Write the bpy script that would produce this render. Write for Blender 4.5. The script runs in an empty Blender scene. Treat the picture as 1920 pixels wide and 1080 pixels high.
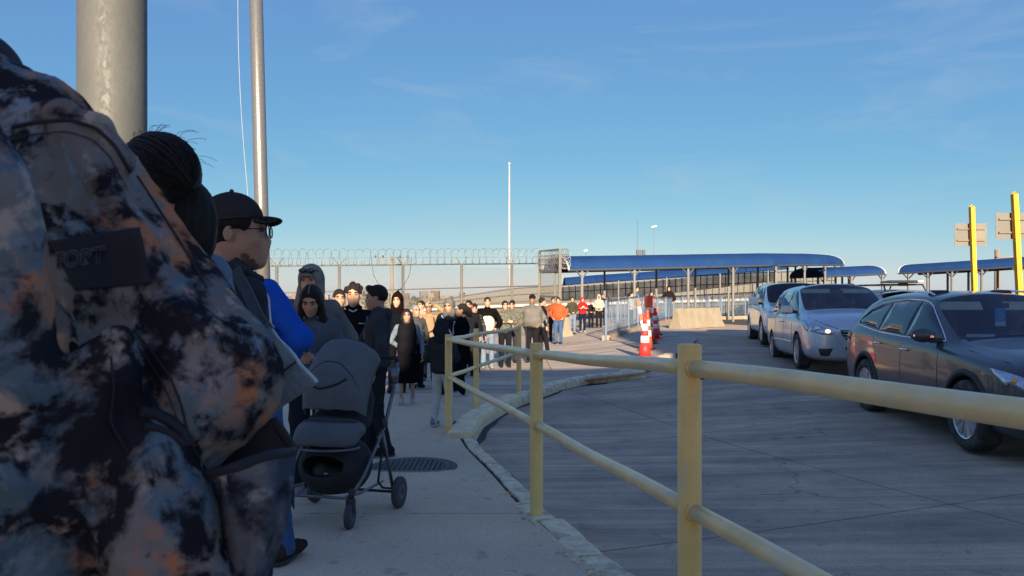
import bpy, bmesh, math, random
import numpy as np
from mathutils import Vector, Matrix
from mathutils.bvhtree import BVHTree
random.seed(7)
R = math.radians
SC = bpy.context.scene
COL = SC.collection

# ---------------------------------------------------------------- camera, sky, sun, exposure
FPX = 1387.0; CX = 960.0; HY = 557.0; EYE = 1.65
cd = bpy.data.cameras.new('camera'); cam = bpy.data.objects.new('camera', cd); COL.objects.link(cam)
cam.location = (0, 0, EYE); cam.rotation_euler = (R(90), 0, 0)
cd.sensor_width = 36.0; cd.lens = 36.0 * FPX / 1920.0
cd.shift_y = (HY - 540.0) / 1920.0
cd.clip_start = 0.05; cd.clip_end = 6000
cd.dof.use_dof = True; cd.dof.focus_distance = 7.0; cd.dof.aperture_fstop = 11.0
SC.camera = cam

SUN_EL, SUN_AZ = 17.0, -3.0          # the light travels towards +Y, slightly to -X
wd = bpy.data.worlds.new('World'); SC.world = wd; wd.use_nodes = True
nt = wd.node_tree; N = nt.nodes; L = nt.links
N.clear()
wout = N.new('ShaderNodeOutputWorld'); bg = N.new('ShaderNodeBackground')
sky = N.new('ShaderNodeTexSky'); sky.sky_type = 'NISHITA'; sky.sun_disc = False
sky.sun_elevation = R(SUN_EL); sky.sun_rotation = R(180 + 3)
sky.altitude = 1100; sky.air_density = 1.0; sky.dust_density = 0.7; sky.ozone_density = 2.2
bg.inputs['Strength'].default_value = 0.10
geo = N.new('ShaderNodeTexCoord')
# thin cirrus wisps in the sky
mp = N.new('ShaderNodeMapping'); mp.inputs['Scale'].default_value = (1.2, 1.2, 6.0); mp.inputs['Rotation'].default_value = (0, R(9), 0)
nz = N.new('ShaderNodeTexNoise'); nz.inputs['Scale'].default_value = 2.6; nz.inputs['Detail'].default_value = 9; nz.inputs['Roughness'].default_value = .62
nz.inputs['Distortion'].default_value = .8
L.new(geo.outputs['Generated'], mp.inputs['Vector']); L.new(mp.outputs['Vector'], nz.inputs['Vector'])
cr = N.new('ShaderNodeValToRGB'); cr.color_ramp.elements[0].position = .52; cr.color_ramp.elements[1].position = .80
cr.color_ramp.elements[0].color = (.23, .23, .23, 1); cr.color_ramp.elements[1].color = (.50, .50, .50, 1)
L.new(nz.outputs['Fac'], cr.inputs['Fac'])
sp_ = N.new('ShaderNodeSeparateColor'); cb_ = N.new('ShaderNodeCombineColor'); L.new(sky.outputs['Color'], sp_.inputs[0])
for i, (pw, k) in enumerate(((1.72, .0605), (.95, .282), (.36, 1.035))):      # a hazy winter sky: softer rolloff towards the horizon
    m1 = N.new('ShaderNodeMath'); m1.operation = 'POWER'; m1.inputs[1].default_value = pw; m2 = N.new('ShaderNodeMath'); m2.operation = 'MULTIPLY'; m2.inputs[1].default_value = k
    L.new(sp_.outputs[i], m1.inputs[0]); L.new(m1.outputs[0], m2.inputs[0]); L.new(m2.outputs[0], cb_.inputs[i])
cm = N.new('ShaderNodeMixRGB'); cm.blend_type = 'MIX'; cm.inputs[2].default_value = (1.34, 1.67, 1.93, 1)
L.new(cr.outputs['Color'], cm.inputs[0]); L.new(cb_.outputs[0], cm.inputs[1])
L.new(cm.outputs[0], bg.inputs['Color']); L.new(bg.outputs[0], wout.inputs['Surface'])

sl = bpy.data.lights.new('sun', 'SUN'); sl.energy = 3.4; sl.angle = R(.5); sl.color = (1.0, .80, .58)
so = bpy.data.objects.new('sun', sl); COL.objects.link(so)
SUND = Vector((math.sin(R(SUN_AZ)) * math.cos(R(SUN_EL)), math.cos(R(SUN_AZ)) * math.cos(R(SUN_EL)), -math.sin(R(SUN_EL))))
so.rotation_euler = SUND.to_track_quat('-Z', 'Y').to_euler(); so.location = (0, -30, 30)
vs = SC.view_settings; vs.view_transform = 'Standard'; vs.look = 'None'; vs.gamma = 1.0; vs.use_curve_mapping = False
vs.exposure = 1.82
SC.cycles.use_denoising = True
SC.cycles.max_bounces = 6; SC.cycles.diffuse_bounces = 5; SC.cycles.glossy_bounces = 3
SC.cycles.transparent_max_bounces = 12; SC.cycles.transmission_bounces = 4
SC.cycles.use_adaptive_sampling = True; SC.cycles.adaptive_threshold = 0.012
SC.cycles.caustics_reflective = False; SC.cycles.caustics_refractive = False

# ---------------------------------------------------------------- terrain: the ground falls away from the camera, the road rises to the right
def sstep(a, b, x):
    t = min(1.0, max(0.0, (x - a) / (b - a))); return t * t * (3 - 2 * t)
def base(X, Y):
    g = .05 * (9 - Y) if Y < 8 else (.05 * (10 - Y) ** 2 / 4 if Y < 10 else 0.0)
    rise = min(.40, max(.06, .095 + .03 * (Y - 7.5)))
    return g + sstep(1.0, 5.5, X) * rise
def roff(Y):
    return .12 if Y < 17 else max(.012, .12 - .012 * (Y - 17))
def road(X, Y): return base(X, Y) - roff(Y)
def P(px, py, Y): return Vector(((px - CX) / FPX * Y, Y, EYE - (py - HY) / FPX * Y))
def GP(px, py, f=base):
    lo, hi = .6, 200.0
    for _ in range(60):
        m = (lo + hi) / 2; X = (px - CX) / FPX * m
        if EYE - (py - HY) / FPX * m > f(X, m): lo = m
        else: hi = m
    return Vector(((px - CX) / FPX * lo, lo, f((px - CX) / FPX * lo, lo)))

# ---------------------------------------------------------------- materials
MATS = {}
def rgb(c): return (c[0], c[1], c[2], 1.0)
def mat(name, col, rough=.7, metal=0.0, var=.12, scale=8.0, bump=0.0, bscale=60.0, coat=0.0, spec=.5, dark=None, dscale=2.0, stretch=None, detail=6):
    """principled material: the colour breathes with noise, an optional second colour shows as wear, optional bump."""
    if name in MATS: return MATS[name]
    m = bpy.data.materials.new(name); m.use_nodes = True; t = m.node_tree; n = t.nodes; l = t.links
    b = n['Principled BSDF']; b.inputs['Roughness'].default_value = rough; b.inputs['Metallic'].default_value = metal
    b.inputs['Specular IOR Level'].default_value = spec; b.inputs['Coat Weight'].default_value = coat; b.inputs['Coat Roughness'].default_value = .05
    tc = n.new('ShaderNodeTexCoord'); src = tc.outputs['Object']
    if stretch:
        mpn = n.new('ShaderNodeMapping'); mpn.inputs['Scale'].default_value = stretch[0]; mpn.inputs['Rotation'].default_value = stretch[1]
        l.new(src, mpn.inputs['Vector']); src = mpn.outputs['Vector']
    nz = n.new('ShaderNodeTexNoise'); nz.inputs['Scale'].default_value = scale; nz.inputs['Detail'].default_value = detail
    l.new(src, nz.inputs['Vector'])
    rp = n.new('ShaderNodeValToRGB'); e = rp.color_ramp.elements
    e[0].position = .3; e[1].position = .7
    e[0].color = rgb([max(0, c * (1 - var)) for c in col]); e[1].color = rgb([min(1, c * (1 + var)) for c in col])
    l.new(nz.outputs['Fac'], rp.inputs['Fac']); out = rp.outputs['Color']
    if dark:
        nz2 = n.new('ShaderNodeTexNoise'); nz2.inputs['Scale'].default_value = dscale; nz2.inputs['Detail'].default_value = 10; nz2.inputs['Roughness'].default_value = .65
        l.new(src, nz2.inputs['Vector'])
        r2 = n.new('ShaderNodeValToRGB'); r2.color_ramp.elements[0].position = .50; r2.color_ramp.elements[1].position = .66
        l.new(nz2.outputs['Fac'], r2.inputs['Fac'])
        mx = n.new('ShaderNodeMixRGB'); mx.inputs[2].default_value = rgb(dark); l.new(r2.outputs['Color'], mx.inputs[0]); l.new(out, mx.inputs[1]); out = mx.outputs[0]
    l.new(out, b.inputs['Base Color'])
    if bump:
        nb = n.new('ShaderNodeTexNoise'); nb.inputs['Scale'].default_value = bscale; nb.inputs['Detail'].default_value = 5; l.new(src, nb.inputs['Vector'])
        bp = n.new('ShaderNodeBump'); bp.inputs['Strength'].default_value = bump; bp.inputs['Distance'].default_value = .02
        l.new(nb.outputs['Fac'], bp.inputs['Height']); l.new(bp.outputs['Normal'], b.inputs['Normal'])
    MATS[name] = m; return m
def fabric(name, col, rough=.92, var=.16, sc=7.0):
    return mat('fabric_' + name, col, rough, 0, var, sc, .45, 26.0, 0, 0.0)
def emis(name, col, s):
    m = bpy.data.materials.new(name); m.use_nodes = True; b = m.node_tree.nodes['Principled BSDF']
    b.inputs['Base Color'].default_value = rgb(col); b.inputs['Emission Color'].default_value = rgb(col); b.inputs['Emission Strength'].default_value = s
    return m
def glass_mat(name, tintc, dens):
    m = bpy.data.materials.new(name); m.use_nodes = True; t = m.node_tree; n = t.nodes; l = t.links; n.clear()
    o = n.new('ShaderNodeOutputMaterial'); tr = n.new('ShaderNodeBsdfTransparent'); tr.inputs[0].default_value = rgb([c * dens for c in tintc])
    g = n.new('ShaderNodeBsdfGlossy'); g.inputs['Roughness'].default_value = .02; g.inputs[0].default_value = (.95, .97, 1, 1)
    fr = n.new('ShaderNodeFresnel'); fr.inputs['IOR'].default_value = 1.55
    mx = n.new('ShaderNodeMixShader'); l.new(fr.outputs[0], mx.inputs[0]); l.new(tr.outputs[0], mx.inputs[1]); l.new(g.outputs[0], mx.inputs[2]); l.new(mx.outputs[0], o.inputs['Surface'])
    return m
def concrete(name, col, dark, streak=None, joints=0):
    """worn concrete: fine aggregate, blotches, spots of chewing gum and oil, optional long streaks: tyre / broom marks, painted shadow stripes."""
    m = bpy.data.materials.new(name); m.use_nodes = True; t = m.node_tree; n = t.nodes; l = t.links
    b = n['Principled BSDF']; b.inputs['Specular IOR Level'].default_value = .3
    tc = n.new('ShaderNodeTexCoord'); g = tc.outputs['Object']
    def noise(sc, det=6, ro=.6, vec=None, dis=0):
        z = n.new('ShaderNodeTexNoise'); z.inputs['Scale'].default_value = sc; z.inputs['Detail'].default_value = det; z.inputs['Roughness'].default_value = ro; z.inputs['Distortion'].default_value = dis
        l.new(vec or g, z.inputs['Vector']); return z.outputs['Fac']
    def ramp(f, a, c, ca, cb):
        r = n.new('ShaderNodeValToRGB'); r.color_ramp.elements[0].position = a; r.color_ramp.elements[1].position = c
        r.color_ramp.elements[0].color = rgb(ca); r.color_ramp.elements[1].color = rgb(cb); l.new(f, r.inputs['Fac']); return r.outputs['Color']
    def mix(a, c, f, mode='MIX'):
        x = n.new('ShaderNodeMixRGB'); x.blend_type = mode
        if isinstance(f, float): x.inputs[0].default_value = f
        else: l.new(f, x.inputs[0])
        l.new(a, x.inputs[1]); l.new(c, x.inputs[2]); return x.outputs[0]
    c1 = ramp(noise(1.1, 8, .68), .34, .68, dark, col)
    c2 = ramp(noise(90, 3), .35, .65, (.80, .80, .80), (1.12, 1.12, 1.12))
    out = mix(c1, c2, 1.0, 'MULTIPLY')
    sp = ramp(noise(9.0, 2, .4), .28, .335, (.55, .55, .55), (1, 1, 1)); out = mix(out, sp, .55, 'MULTIPLY')
    if streak:
        mp = n.new('ShaderNodeMapping'); mp.inputs['Rotation'].default_value = (0, 0, R(-streak)); mp.inputs['Scale'].default_value = (.20, 2.3, 1)
        l.new(g, mp.inputs['Vector'])
        s1 = ramp(noise(.8, 8, .62, mp.outputs[0], 1.2), .36, .64, (.66, .67, .69), (1.12, 1.10, 1.08)); out = mix(out, s1, 1.0, 'MULTIPLY')
        mp2 = n.new('ShaderNodeMapping'); mp2.inputs['Rotation'].default_value = (0, 0, R(-streak + 7)); mp2.inputs['Scale'].default_value = (.5, 16, 1)
        l.new(g, mp2.inputs['Vector'])
        s2 = ramp(noise(1.2, 6, .6, mp2.outputs[0], .6), .36, .66, (.89, .89, .90), (1.05, 1.05, 1.05)); out = mix(out, s2, 1.0, 'MULTIPLY')
    l.new(out, b.inputs['Base Color'])
    rr = n.new('ShaderNodeMapRange'); rr.inputs['To Min'].default_value = .62; rr.inputs['To Max'].default_value = .95; l.new(noise(3, 6), rr.inputs['Value']); l.new(rr.outputs[0], b.inputs['Roughness'])
    bp = n.new('ShaderNodeBump'); bp.inputs['Strength'].default_value = .35; bp.inputs['Distance'].default_value = .006
    l.new(noise(140, 4), bp.inputs['Height']); l.new(bp.outputs['Normal'], b.inputs['Normal'])
    return m
def specks(m, col, sc=40, thr=.70, amt=1.0, stretch=(1, 1, 1)):
    """chips and rust specks of a second colour scattered over an existing material."""
    t = m.node_tree; n = t.nodes; l = t.links; b = n['Principled BSDF']; src = b.inputs['Base Color'].links[0].from_socket
    tc = n.new('ShaderNodeTexCoord'); mp = n.new('ShaderNodeMapping'); mp.inputs['Scale'].default_value = stretch; l.new(tc.outputs['Object'], mp.inputs['Vector'])
    z = n.new('ShaderNodeTexNoise'); z.inputs['Scale'].default_value = sc; z.inputs['Detail'].default_value = 6; z.inputs['Roughness'].default_value = .7; l.new(mp.outputs[0], z.inputs['Vector'])
    r = n.new('ShaderNodeValToRGB'); r.color_ramp.elements[0].position = thr; r.color_ramp.elements[1].position = thr + .03; r.color_ramp.elements[1].color = (amt, amt, amt, 1); l.new(z.outputs['Fac'], r.inputs['Fac'])
    x = n.new('ShaderNodeMixRGB'); x.inputs[2].default_value = rgb(col); l.new(r.outputs['Color'], x.inputs[0]); l.new(src, x.inputs[1]); l.new(x.outputs[0], b.inputs['Base Color']); return m
def cracks(m, sc=.5, w=.006, col=(.10, .09, .08), amt=.8):
    t = m.node_tree; n = t.nodes; l = t.links; b = n['Principled BSDF']; src = b.inputs['Base Color'].links[0].from_socket
    tc = n.new('ShaderNodeTexCoord'); nz = n.new('ShaderNodeTexNoise'); nz.inputs['Scale'].default_value = 2.5; nz.inputs['Detail'].default_value = 6; l.new(tc.outputs['Object'], nz.inputs['Vector'])
    ad = n.new('ShaderNodeVectorMath'); ad.operation = 'MULTIPLY_ADD'; l.new(nz.outputs['Color'], ad.inputs[0]); ad.inputs[1].default_value = (.45, .45, .45); l.new(tc.outputs['Object'], ad.inputs[2])
    v = n.new('ShaderNodeTexVoronoi'); v.feature = 'DISTANCE_TO_EDGE'; v.inputs['Scale'].default_value = sc; l.new(ad.outputs[0], v.inputs['Vector'])
    z2 = n.new('ShaderNodeTexNoise'); z2.inputs['Scale'].default_value = .6; l.new(tc.outputs['Object'], z2.inputs['Vector'])
    r = n.new('ShaderNodeMapRange'); r.inputs['From Min'].default_value = 0; r.inputs['From Max'].default_value = w; r.inputs['To Min'].default_value = amt; r.inputs['To Max'].default_value = 0; l.new(v.outputs['Distance'], r.inputs['Value'])
    g = n.new('ShaderNodeMapRange'); g.inputs['From Min'].default_value = .48; g.inputs['From Max'].default_value = .56; l.new(z2.outputs['Fac'], g.inputs['Value'])
    mu = n.new('ShaderNodeMath'); mu.operation = 'MULTIPLY'; l.new(r.outputs[0], mu.inputs[0]); l.new(g.outputs[0], mu.inputs[1])
    x = n.new('ShaderNodeMixRGB'); x.inputs[2].default_value = rgb(col); l.new(mu.outputs[0], x.inputs[0]); l.new(src, x.inputs[1]); l.new(x.outputs[0], b.inputs['Base Color']); return m
def camo(name, scale, cols, blur=.06, rough=.88):
    """blurry all-over print: blobs of several colours laid over each other."""
    m = bpy.data.materials.new(name); m.use_nodes = True; t = m.node_tree; n = t.nodes; l = t.links
    b = n['Principled BSDF']; b.inputs['Roughness'].default_value = rough; b.inputs['Specular IOR Level'].default_value = 0.0
    tc = n.new('ShaderNodeTexCoord'); prev = None
    for i, (c, thr, *sf) in enumerate(cols):
        mp = n.new('ShaderNodeMapping'); mp.inputs['Location'].default_value = (i * 3.7, i * 1.9, i * 5.1); l.new(tc.outputs['Object'], mp.inputs['Vector'])
        z = n.new('ShaderNodeTexNoise'); z.inputs['Scale'].default_value = scale * (sf[0] if sf else (1 + .23 * i)); z.inputs['Detail'].default_value = 9; z.inputs['Roughness'].default_value = .62; z.inputs['Distortion'].default_value = .25
        l.new(mp.outputs[0], z.inputs['Vector'])
        if prev is None:
            r = n.new('ShaderNodeValToRGB'); r.color_ramp.elements[0].position = .35; r.color_ramp.elements[1].position = .65
            r.color_ramp.elements[0].color = rgb([x * .6 for x in c]); r.color_ramp.elements[1].color = rgb(c); l.new(z.outputs['Fac'], r.inputs['Fac']); prev = r.outputs['Color']; continue
        r = n.new('ShaderNodeValToRGB'); r.color_ramp.elements[0].position = thr - blur; r.color_ramp.elements[1].position = thr + blur
        l.new(z.outputs['Fac'], r.inputs['Fac'])
        x = n.new('ShaderNodeMixRGB'); x.inputs[2].default_value = rgb(c); l.new(r.outputs['Color'], x.inputs[0]); l.new(prev, x.inputs[1]); prev = x.outputs[0]
    l.new(prev, b.inputs['Base Color'])
    z = n.new('ShaderNodeTexNoise'); z.inputs['Scale'].default_value = 22; z.inputs['Detail'].default_value = 5; l.new(tc.outputs['Object'], z.inputs['Vector'])
    bp = n.new('ShaderNodeBump'); bp.inputs['Strength'].default_value = .5; bp.inputs['Distance'].default_value = .012; l.new(z.outputs['Fac'], bp.inputs['Height']); l.new(bp.outputs['Normal'], b.inputs['Normal'])
    return m

# ---------------------------------------------------------------- scene graph helpers
def tag(o, label=None, cat=None, group=None, kind=None):
    if label: o['label'] = label
    if cat: o['category'] = cat
    if group: o['group'] = group
    if kind: o['kind'] = kind
    return o
def thing(name, label, cat, loc=(0, 0, 0), rz=0, group=None):
    o = bpy.data.objects.new(name, None); o.empty_display_size = .1; COL.objects.link(o); o.location = loc; o.rotation_euler = (0, 0, rz)
    return tag(o, label, cat, group)
def link(name, me, m=None, parent=None, smooth=False):
    o = bpy.data.objects.new(name, me); COL.objects.link(o)
    if m is not None:
        for x in (m if isinstance(m, (list, tuple)) else [m]): me.materials.append(x)
    if smooth: me.polygons.foreach_set('use_smooth', [True] * len(me.polygons))
    if parent: o.parent = parent
    return o
def mesh(vs, fs, mi=None):
    me = bpy.data.meshes.new('m'); me.from_pydata([tuple(v) for v in vs], [], [tuple(f) for f in fs])
    if mi is not None: me.polygons.foreach_set('material_index', mi)
    me.update(); return me
class MB:
    def __init__(s): s.v = []; s.f = []; s.mi = []; s.cur = 0
    def add(s, vs, fs):
        k = len(s.v); s.v += [tuple(v) for v in vs]; s.f += [tuple(i + k for i in f) for f in fs]; s.mi += [s.cur] * len(fs); return s
    def box(s, c, d, M=None, bev=0):
        x, y, z = [q / 2 for q in d]; vs = [Vector((a * x, b * y, e * z)) for e in (-1, 1) for b in (-1, 1) for a in (-1, 1)]
        fs = [(0, 2, 3, 1), (4, 5, 7, 6), (0, 1, 5, 4), (2, 6, 7, 3), (0, 4, 6, 2), (1, 3, 7, 5)]
        if M is not None: vs = [M @ v for v in vs]
        return s.add([v + Vector(c) for v in vs], fs)
    def beam(s, a, b, w, h, up=(0, 0, 1)):
        a, b = Vector(a), Vector(b); d = (b - a); ln = d.length; d.normalize(); sd = d.cross(Vector(up))
        if sd.length < 1e-4: sd = d.cross(Vector((0, 1, 0)))
        sd.normalize(); u = sd.cross(d)
        vs = [p + sd * (i * w / 2) + u * (j * h / 2) for p in (a, b) for j in (-1, 1) for i in (-1, 1)]
        return s.add(vs, [(0, 2, 3, 1), (4, 5, 7, 6), (0, 1, 5, 4), (2, 6, 7, 3), (0, 4, 6, 2), (1, 3, 7, 5)])
    def tube(s, pts, r, n=8, cap=True, closed=False, sq=None):
        pts = [Vector(p) for p in pts]; m = len(pts); rs = r if isinstance(r, (list, tuple)) else [r] * m
        d0 = (pts[1] - pts[0]).normalized(); u = d0.orthogonal().normalized(); vs = []; 
        for i, p in enumerate(pts):
            if closed: d = (pts[(i + 1) % m] - pts[i - 1]).normalized()
            elif i == 0: d = d0
            elif i == m - 1: d = (pts[-1] - pts[-2]).normalized()
            else:
                d = ((pts[i + 1] - p).normalized() + (p - pts[i - 1]).normalized()).normalized()
            u = (u - d * u.dot(d)); u = u.normalized() if u.length > 1e-6 else d.orthogonal().normalized()
            w = d.cross(u)
            for k in range(n):
                a = 2 * math.pi * (k + .5) / n; vs.append(p + (u * math.cos(a) + w * math.sin(a)) * rs[i])
        fs = []
        for i in range(m if closed else m - 1):
            j = (i + 1) % m
            for k in range(n): fs.append((i * n + k, i * n + (k + 1) % n, j * n + (k + 1) % n, j * n + k))
        if cap and not closed: fs.append(tuple(range(n))[::-1]); fs.append(tuple((m - 1) * n + k for k in range(n)))
        return s.add(vs, fs)
    def lathe(s, prof, n=24, M=None, c=(0, 0, 0)):
        """profile of (radius, z) pairs round the z axis."""
        vs = []; c = Vector(c)
        for r, z in prof:
            for k in range(n):
                a = 2 * math.pi * k / n; v = Vector((r * math.cos(a), r * math.sin(a), z)); vs.append((M @ v if M is not None else v) + c)
        fs = []
        for i in range(len(prof) - 1):
            for k in range(n): fs.append((i * n + k, i * n + (k + 1) % n, (i + 1) * n + (k + 1) % n, (i + 1) * n + k))
        fs.append(tuple(range(n))[::-1]); fs.append(tuple((len(prof) - 1) * n + k for k in range(n)))
        return s.add(vs, fs)
    def sphere(s, c, r, n=10, m=7, M=None):
        if not isinstance(r, (list, tuple)): r = (r, r, r)
        vs = []; c = Vector(c)
        for i in range(m + 1):
            ph = math.pi * i / m
            for k in range(n):
                a = 2 * math.pi * k / n; v = Vector((r[0] * math.sin(ph) * math.cos(a), r[1] * math.sin(ph) * math.sin(a), r[2] * math.cos(ph)))
                vs.append((M @ v if M is not None else v) + c)
        fs = [(i * n + k, (i + 1) * n + k, (i + 1) * n + (k + 1) % n, i * n + (k + 1) % n) for i in range(m) for k in range(n)]
        return s.add(vs, fs)
    def grid(s, fn, nu, nv, cu=False):
        vs = [fn(i / nu, j / nv) for i in range(nu + 1) for j in range(nv + 1)]
        return s.add(vs, [(i * (nv + 1) + j, (i + 1) * (nv + 1) + j, (i + 1) * (nv + 1) + j + 1, i * (nv + 1) + j + 1) for i in range(nu) for j in range(nv)])
    def shell(s, fn, nu, nv, th):
        """closed sheet with thickness th (inwards along the grid normal)."""
        P0 = [[Vector(fn(i / nu, j / nv)) for j in range(nv + 1)] for i in range(nu + 1)]; P1 = []
        for i in range(nu + 1):
            row = []
            for j in range(nv + 1):
                a = P0[min(i + 1, nu)][j] - P0[max(i - 1, 0)][j]; b = P0[i][min(j + 1, nv)] - P0[i][max(j - 1, 0)]
                nn = a.cross(b); nn = nn.normalized() if nn.length > 1e-9 else Vector((0, 0, 1)); row.append(P0[i][j] - nn * th)
            P1.append(row)
        W = nv + 1; K = (nu + 1) * W
        vs = [p for r in P0 for p in r] + [p for r in P1 for p in r]; fs = []
        for i in range(nu):
            for j in range(nv):
                a, b, c, d = i * W + j, (i + 1) * W + j, (i + 1) * W + j + 1, i * W + j + 1
                fs += [(a, b, c, d), (K + a, K + d, K + c, K + b)]
        bd = [i * W for i in range(nu + 1)] + [nu * W + j for j in range(1, nv + 1)] + [i * W + nv for i in range(nu - 1, -1, -1)] + [j for j in range(nv - 1, 0, -1)]
        for q in range(len(bd)): a, b = bd[q], bd[(q + 1) % len(bd)]; fs.append((b, a, K + a, K + b))
        return s.add(vs, fs)
    def build(s, name, m, parent=None, smooth=False, fix=False):
        me = mesh(s.v, s.f, s.mi)
        if fix:
            bm = bmesh.new(); bm.from_mesh(me); bmesh.ops.recalc_face_normals(bm, faces=bm.faces); bm.to_mesh(me); bm.free()
        return link(name, me, m, parent, smooth)
def bevel_obj(o, w=.01, seg=2):
    bm = bmesh.new(); bm.from_mesh(o.data); bmesh.ops.bevel(bm, geom=bm.edges[:], offset=w, segments=seg, affect='EDGES', profile=.5); bm.to_mesh(o.data); bm.free(); return o
def children(o): return [c for c in bpy.data.objects if c.parent == o]
def copy_tree(o, parent=None, kids=None):
    if kids is None:
        kids = {}
        for c in bpy.data.objects:
            if c.parent: kids.setdefault(c.parent.name, []).append(c)
    c = o.copy(); COL.objects.link(c); c.parent = parent
    for ch in kids.get(o.name, []): copy_tree(ch, c, kids)
    return c
def rotz(v, a): c, s = math.cos(a), math.sin(a); return Vector((v[0] * c - v[1] * s, v[0] * s + v[1] * c, v[2]))
# ---------------------------------------------------------------- ground
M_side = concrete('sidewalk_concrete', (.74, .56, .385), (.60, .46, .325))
cracks(M_side, .3, .0025, (.16, .14, .12), .6); specks(M_side, (.20, .175, .15), 3.2, .66, .5); M_road = concrete('road_concrete', (.66, .495, .345), (.40, .315, .235), streak=22); cracks(M_road, .28, .004, (.10, .09, .08), .7); specks(M_road, (.12, .105, .09), 5, .66, .55)
M_joint = mat('joint_dirt', (.045, .043, .042), .95, var=.3, scale=30)
M_kerb = mat('kerb_concrete', (.80, .66, .43), .9, var=.22, scale=12, bump=.7, bscale=45, dark=(.40, .33, .24), dscale=5)
M_kyel = mat('kerb_yellow_paint', (.92, .72, .42), .85, var=.15, scale=9, bump=.6, bscale=40, dark=(.66, .56, .38), dscale=4)
M_dirt = mat('dry_ground', (.42, .34, .23), .95, var=.2, scale=.4, dark=(.16, .15, .10), dscale=.15)
KP = [(-12, 2.6), (-2, 2.0), (0, 1.6), (2, 1.25), (3, 1.05)]
for px, py in [(1190, 1080), (1100, 1010), (1022, 952), (960, 890), (905, 842)]:
    q = GP(px, py); KP.append((q.y, q.x))
for px, py in [(885, 815), (905, 785), (955, 755), (1010, 735), (1055, 719), (1110, 707), (1175, 700), (1235, 696)]:
    q = GP(px, py); KP.append((q.y, q.x))
KP += [(18.5, 4.5), (22, 5.6), (27, 6.8), (33, 8.2), (45, 10.0), (70, 12)]
KP.sort()
def kx(Y):
    if Y <= KP[0][0]: return KP[0][1]
    for (a, b), (c, d) in zip(KP, KP[1:]):
        if a <= Y <= c: return b + (d - b) * (Y - a) / (c - a)
    return KP[-1][1]
# the plain to the horizon
MB().grid(lambda u, v: (-3000 + 6000 * u, -60 + 3060 * v ** 2.5, -.9 if v > 0 else -.9), 12, 24).build('ground', M_dirt)['kind'] = 'structure'
# road bed (dark, shows in the joints)
ys = [-12 + i for i in range(30)] + [18 + 2 * i for i in range(26)] + [75, 90, 120]
def sheet(name, m, x0, x1, nx, dz, ylist):
    vs = []; fs = []
    for Y in ylist:
        for k in range(nx + 1):
            a, b = x0(Y), x1(Y); X = a + (b - a) * k / nx; vs.append((X, Y, dz(X, Y)))
    for i in range(len(ylist) - 1):
        for k in range(nx): a = i * (nx + 1) + k; fs.append((a, a + 1, a + nx + 2, a + nx + 1))
    o = link(name, mesh(vs, fs), m, None, True); o['kind'] = 'structure'; return o
roadbed = sheet('road', M_joint, lambda Y: -16 if Y < 46 else -2, lambda Y: 34, 40, lambda X, Y: road(X, Y) - .022 - (.10 if X < kx(Y) - .5 else 0), ys)
# concrete slabs of the road
LD = Vector((-.25, .97, 0)).normalized(); TD = Vector((1, .40, 0)).normalized(); O0 = Vector((3.47, 5.0, 0))
def slab(a0, a1, b0, b1, na, nb, f, gap=.009, th=.02, O=O0, D1=LD, D2=TD):
    vs = []; fs = []
    for i in range(na + 1):
        for j in range(nb + 1):
            a = a0 + gap + (a1 - a0 - 2 * gap) * i / na; b = b0 + gap + (b1 - b0 - 2 * gap) * j / nb
            q = O + D1 * a + D2 * b; vs.append((q.x, q.y, f(q.x, q.y)))
    W = nb + 1
    fs = [(i * W + j, i * W + j + 1, (i + 1) * W + j + 1, (i + 1) * W + j) for i in range(na) for j in range(nb)]
    bd = [i * W for i in range(na + 1)] + [na * W + j for j in range(1, nb + 1)] + [i * W + nb for i in range(na - 1, -1, -1)] + [j for j in range(nb - 1, 0, -1)]
    k = len(vs); vs += [(vs[i][0], vs[i][1], vs[i][2] - th) for i in bd]
    n = len(bd); fs += [(bd[(q + 1) % n], bd[q], k + q, k + (q + 1) % n) for q in range(n)]
    return mesh(vs, fs)
arow = [-8, -3.2, .62, 4.5, 8.9, 13.2, 18, 23, 29, 36]
brow = [-9.4, -4.6, 0, 4.6, 9.2, 13.8]
for i in range(len(arow) - 1):
    for j in range(len(brow) - 1):
        c = O0 + LD * ((arow[i] + arow[i + 1]) / 2) + TD * ((brow[j] + brow[j + 1]) / 2)
        if c.x < kx(c.y) - 4.2: continue
        me = slab(arow[i], arow[i + 1], brow[j], brow[j + 1], 10, 10, lambda x, y: road(x, y) - (.08 if x < kx(y) - .35 else 0))
        link('concrete_slab', me, M_road, roadbed)
# gutter strip beside the kerb: a dark narrow joint with dirt in it
vs = []; fs = []
yl = [0 + .08 * i for i in range(205)]
for Y in yl:
    X = kx(Y) + .02; w = .075 + .025 * math.sin(Y * 2.1) + .018 * math.sin(Y * 5.7) + .006 * math.sin(Y * 31)
    for q in (X, X + w * .5, X + w): vs.append((q, Y, road(q, Y) + .004))
for i in range(len(yl) - 1):
    for k in range(2): a = i * 3 + k; fs.append((a, a + 1, a + 4, a + 3))
link('gutter', mesh(vs, fs), mat('gutter_dirt', (.05, .047, .045), .95, var=.35, scale=14)).update_tag()
bpy.data.objects['gutter']['kind'] = 'structure'
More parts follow.
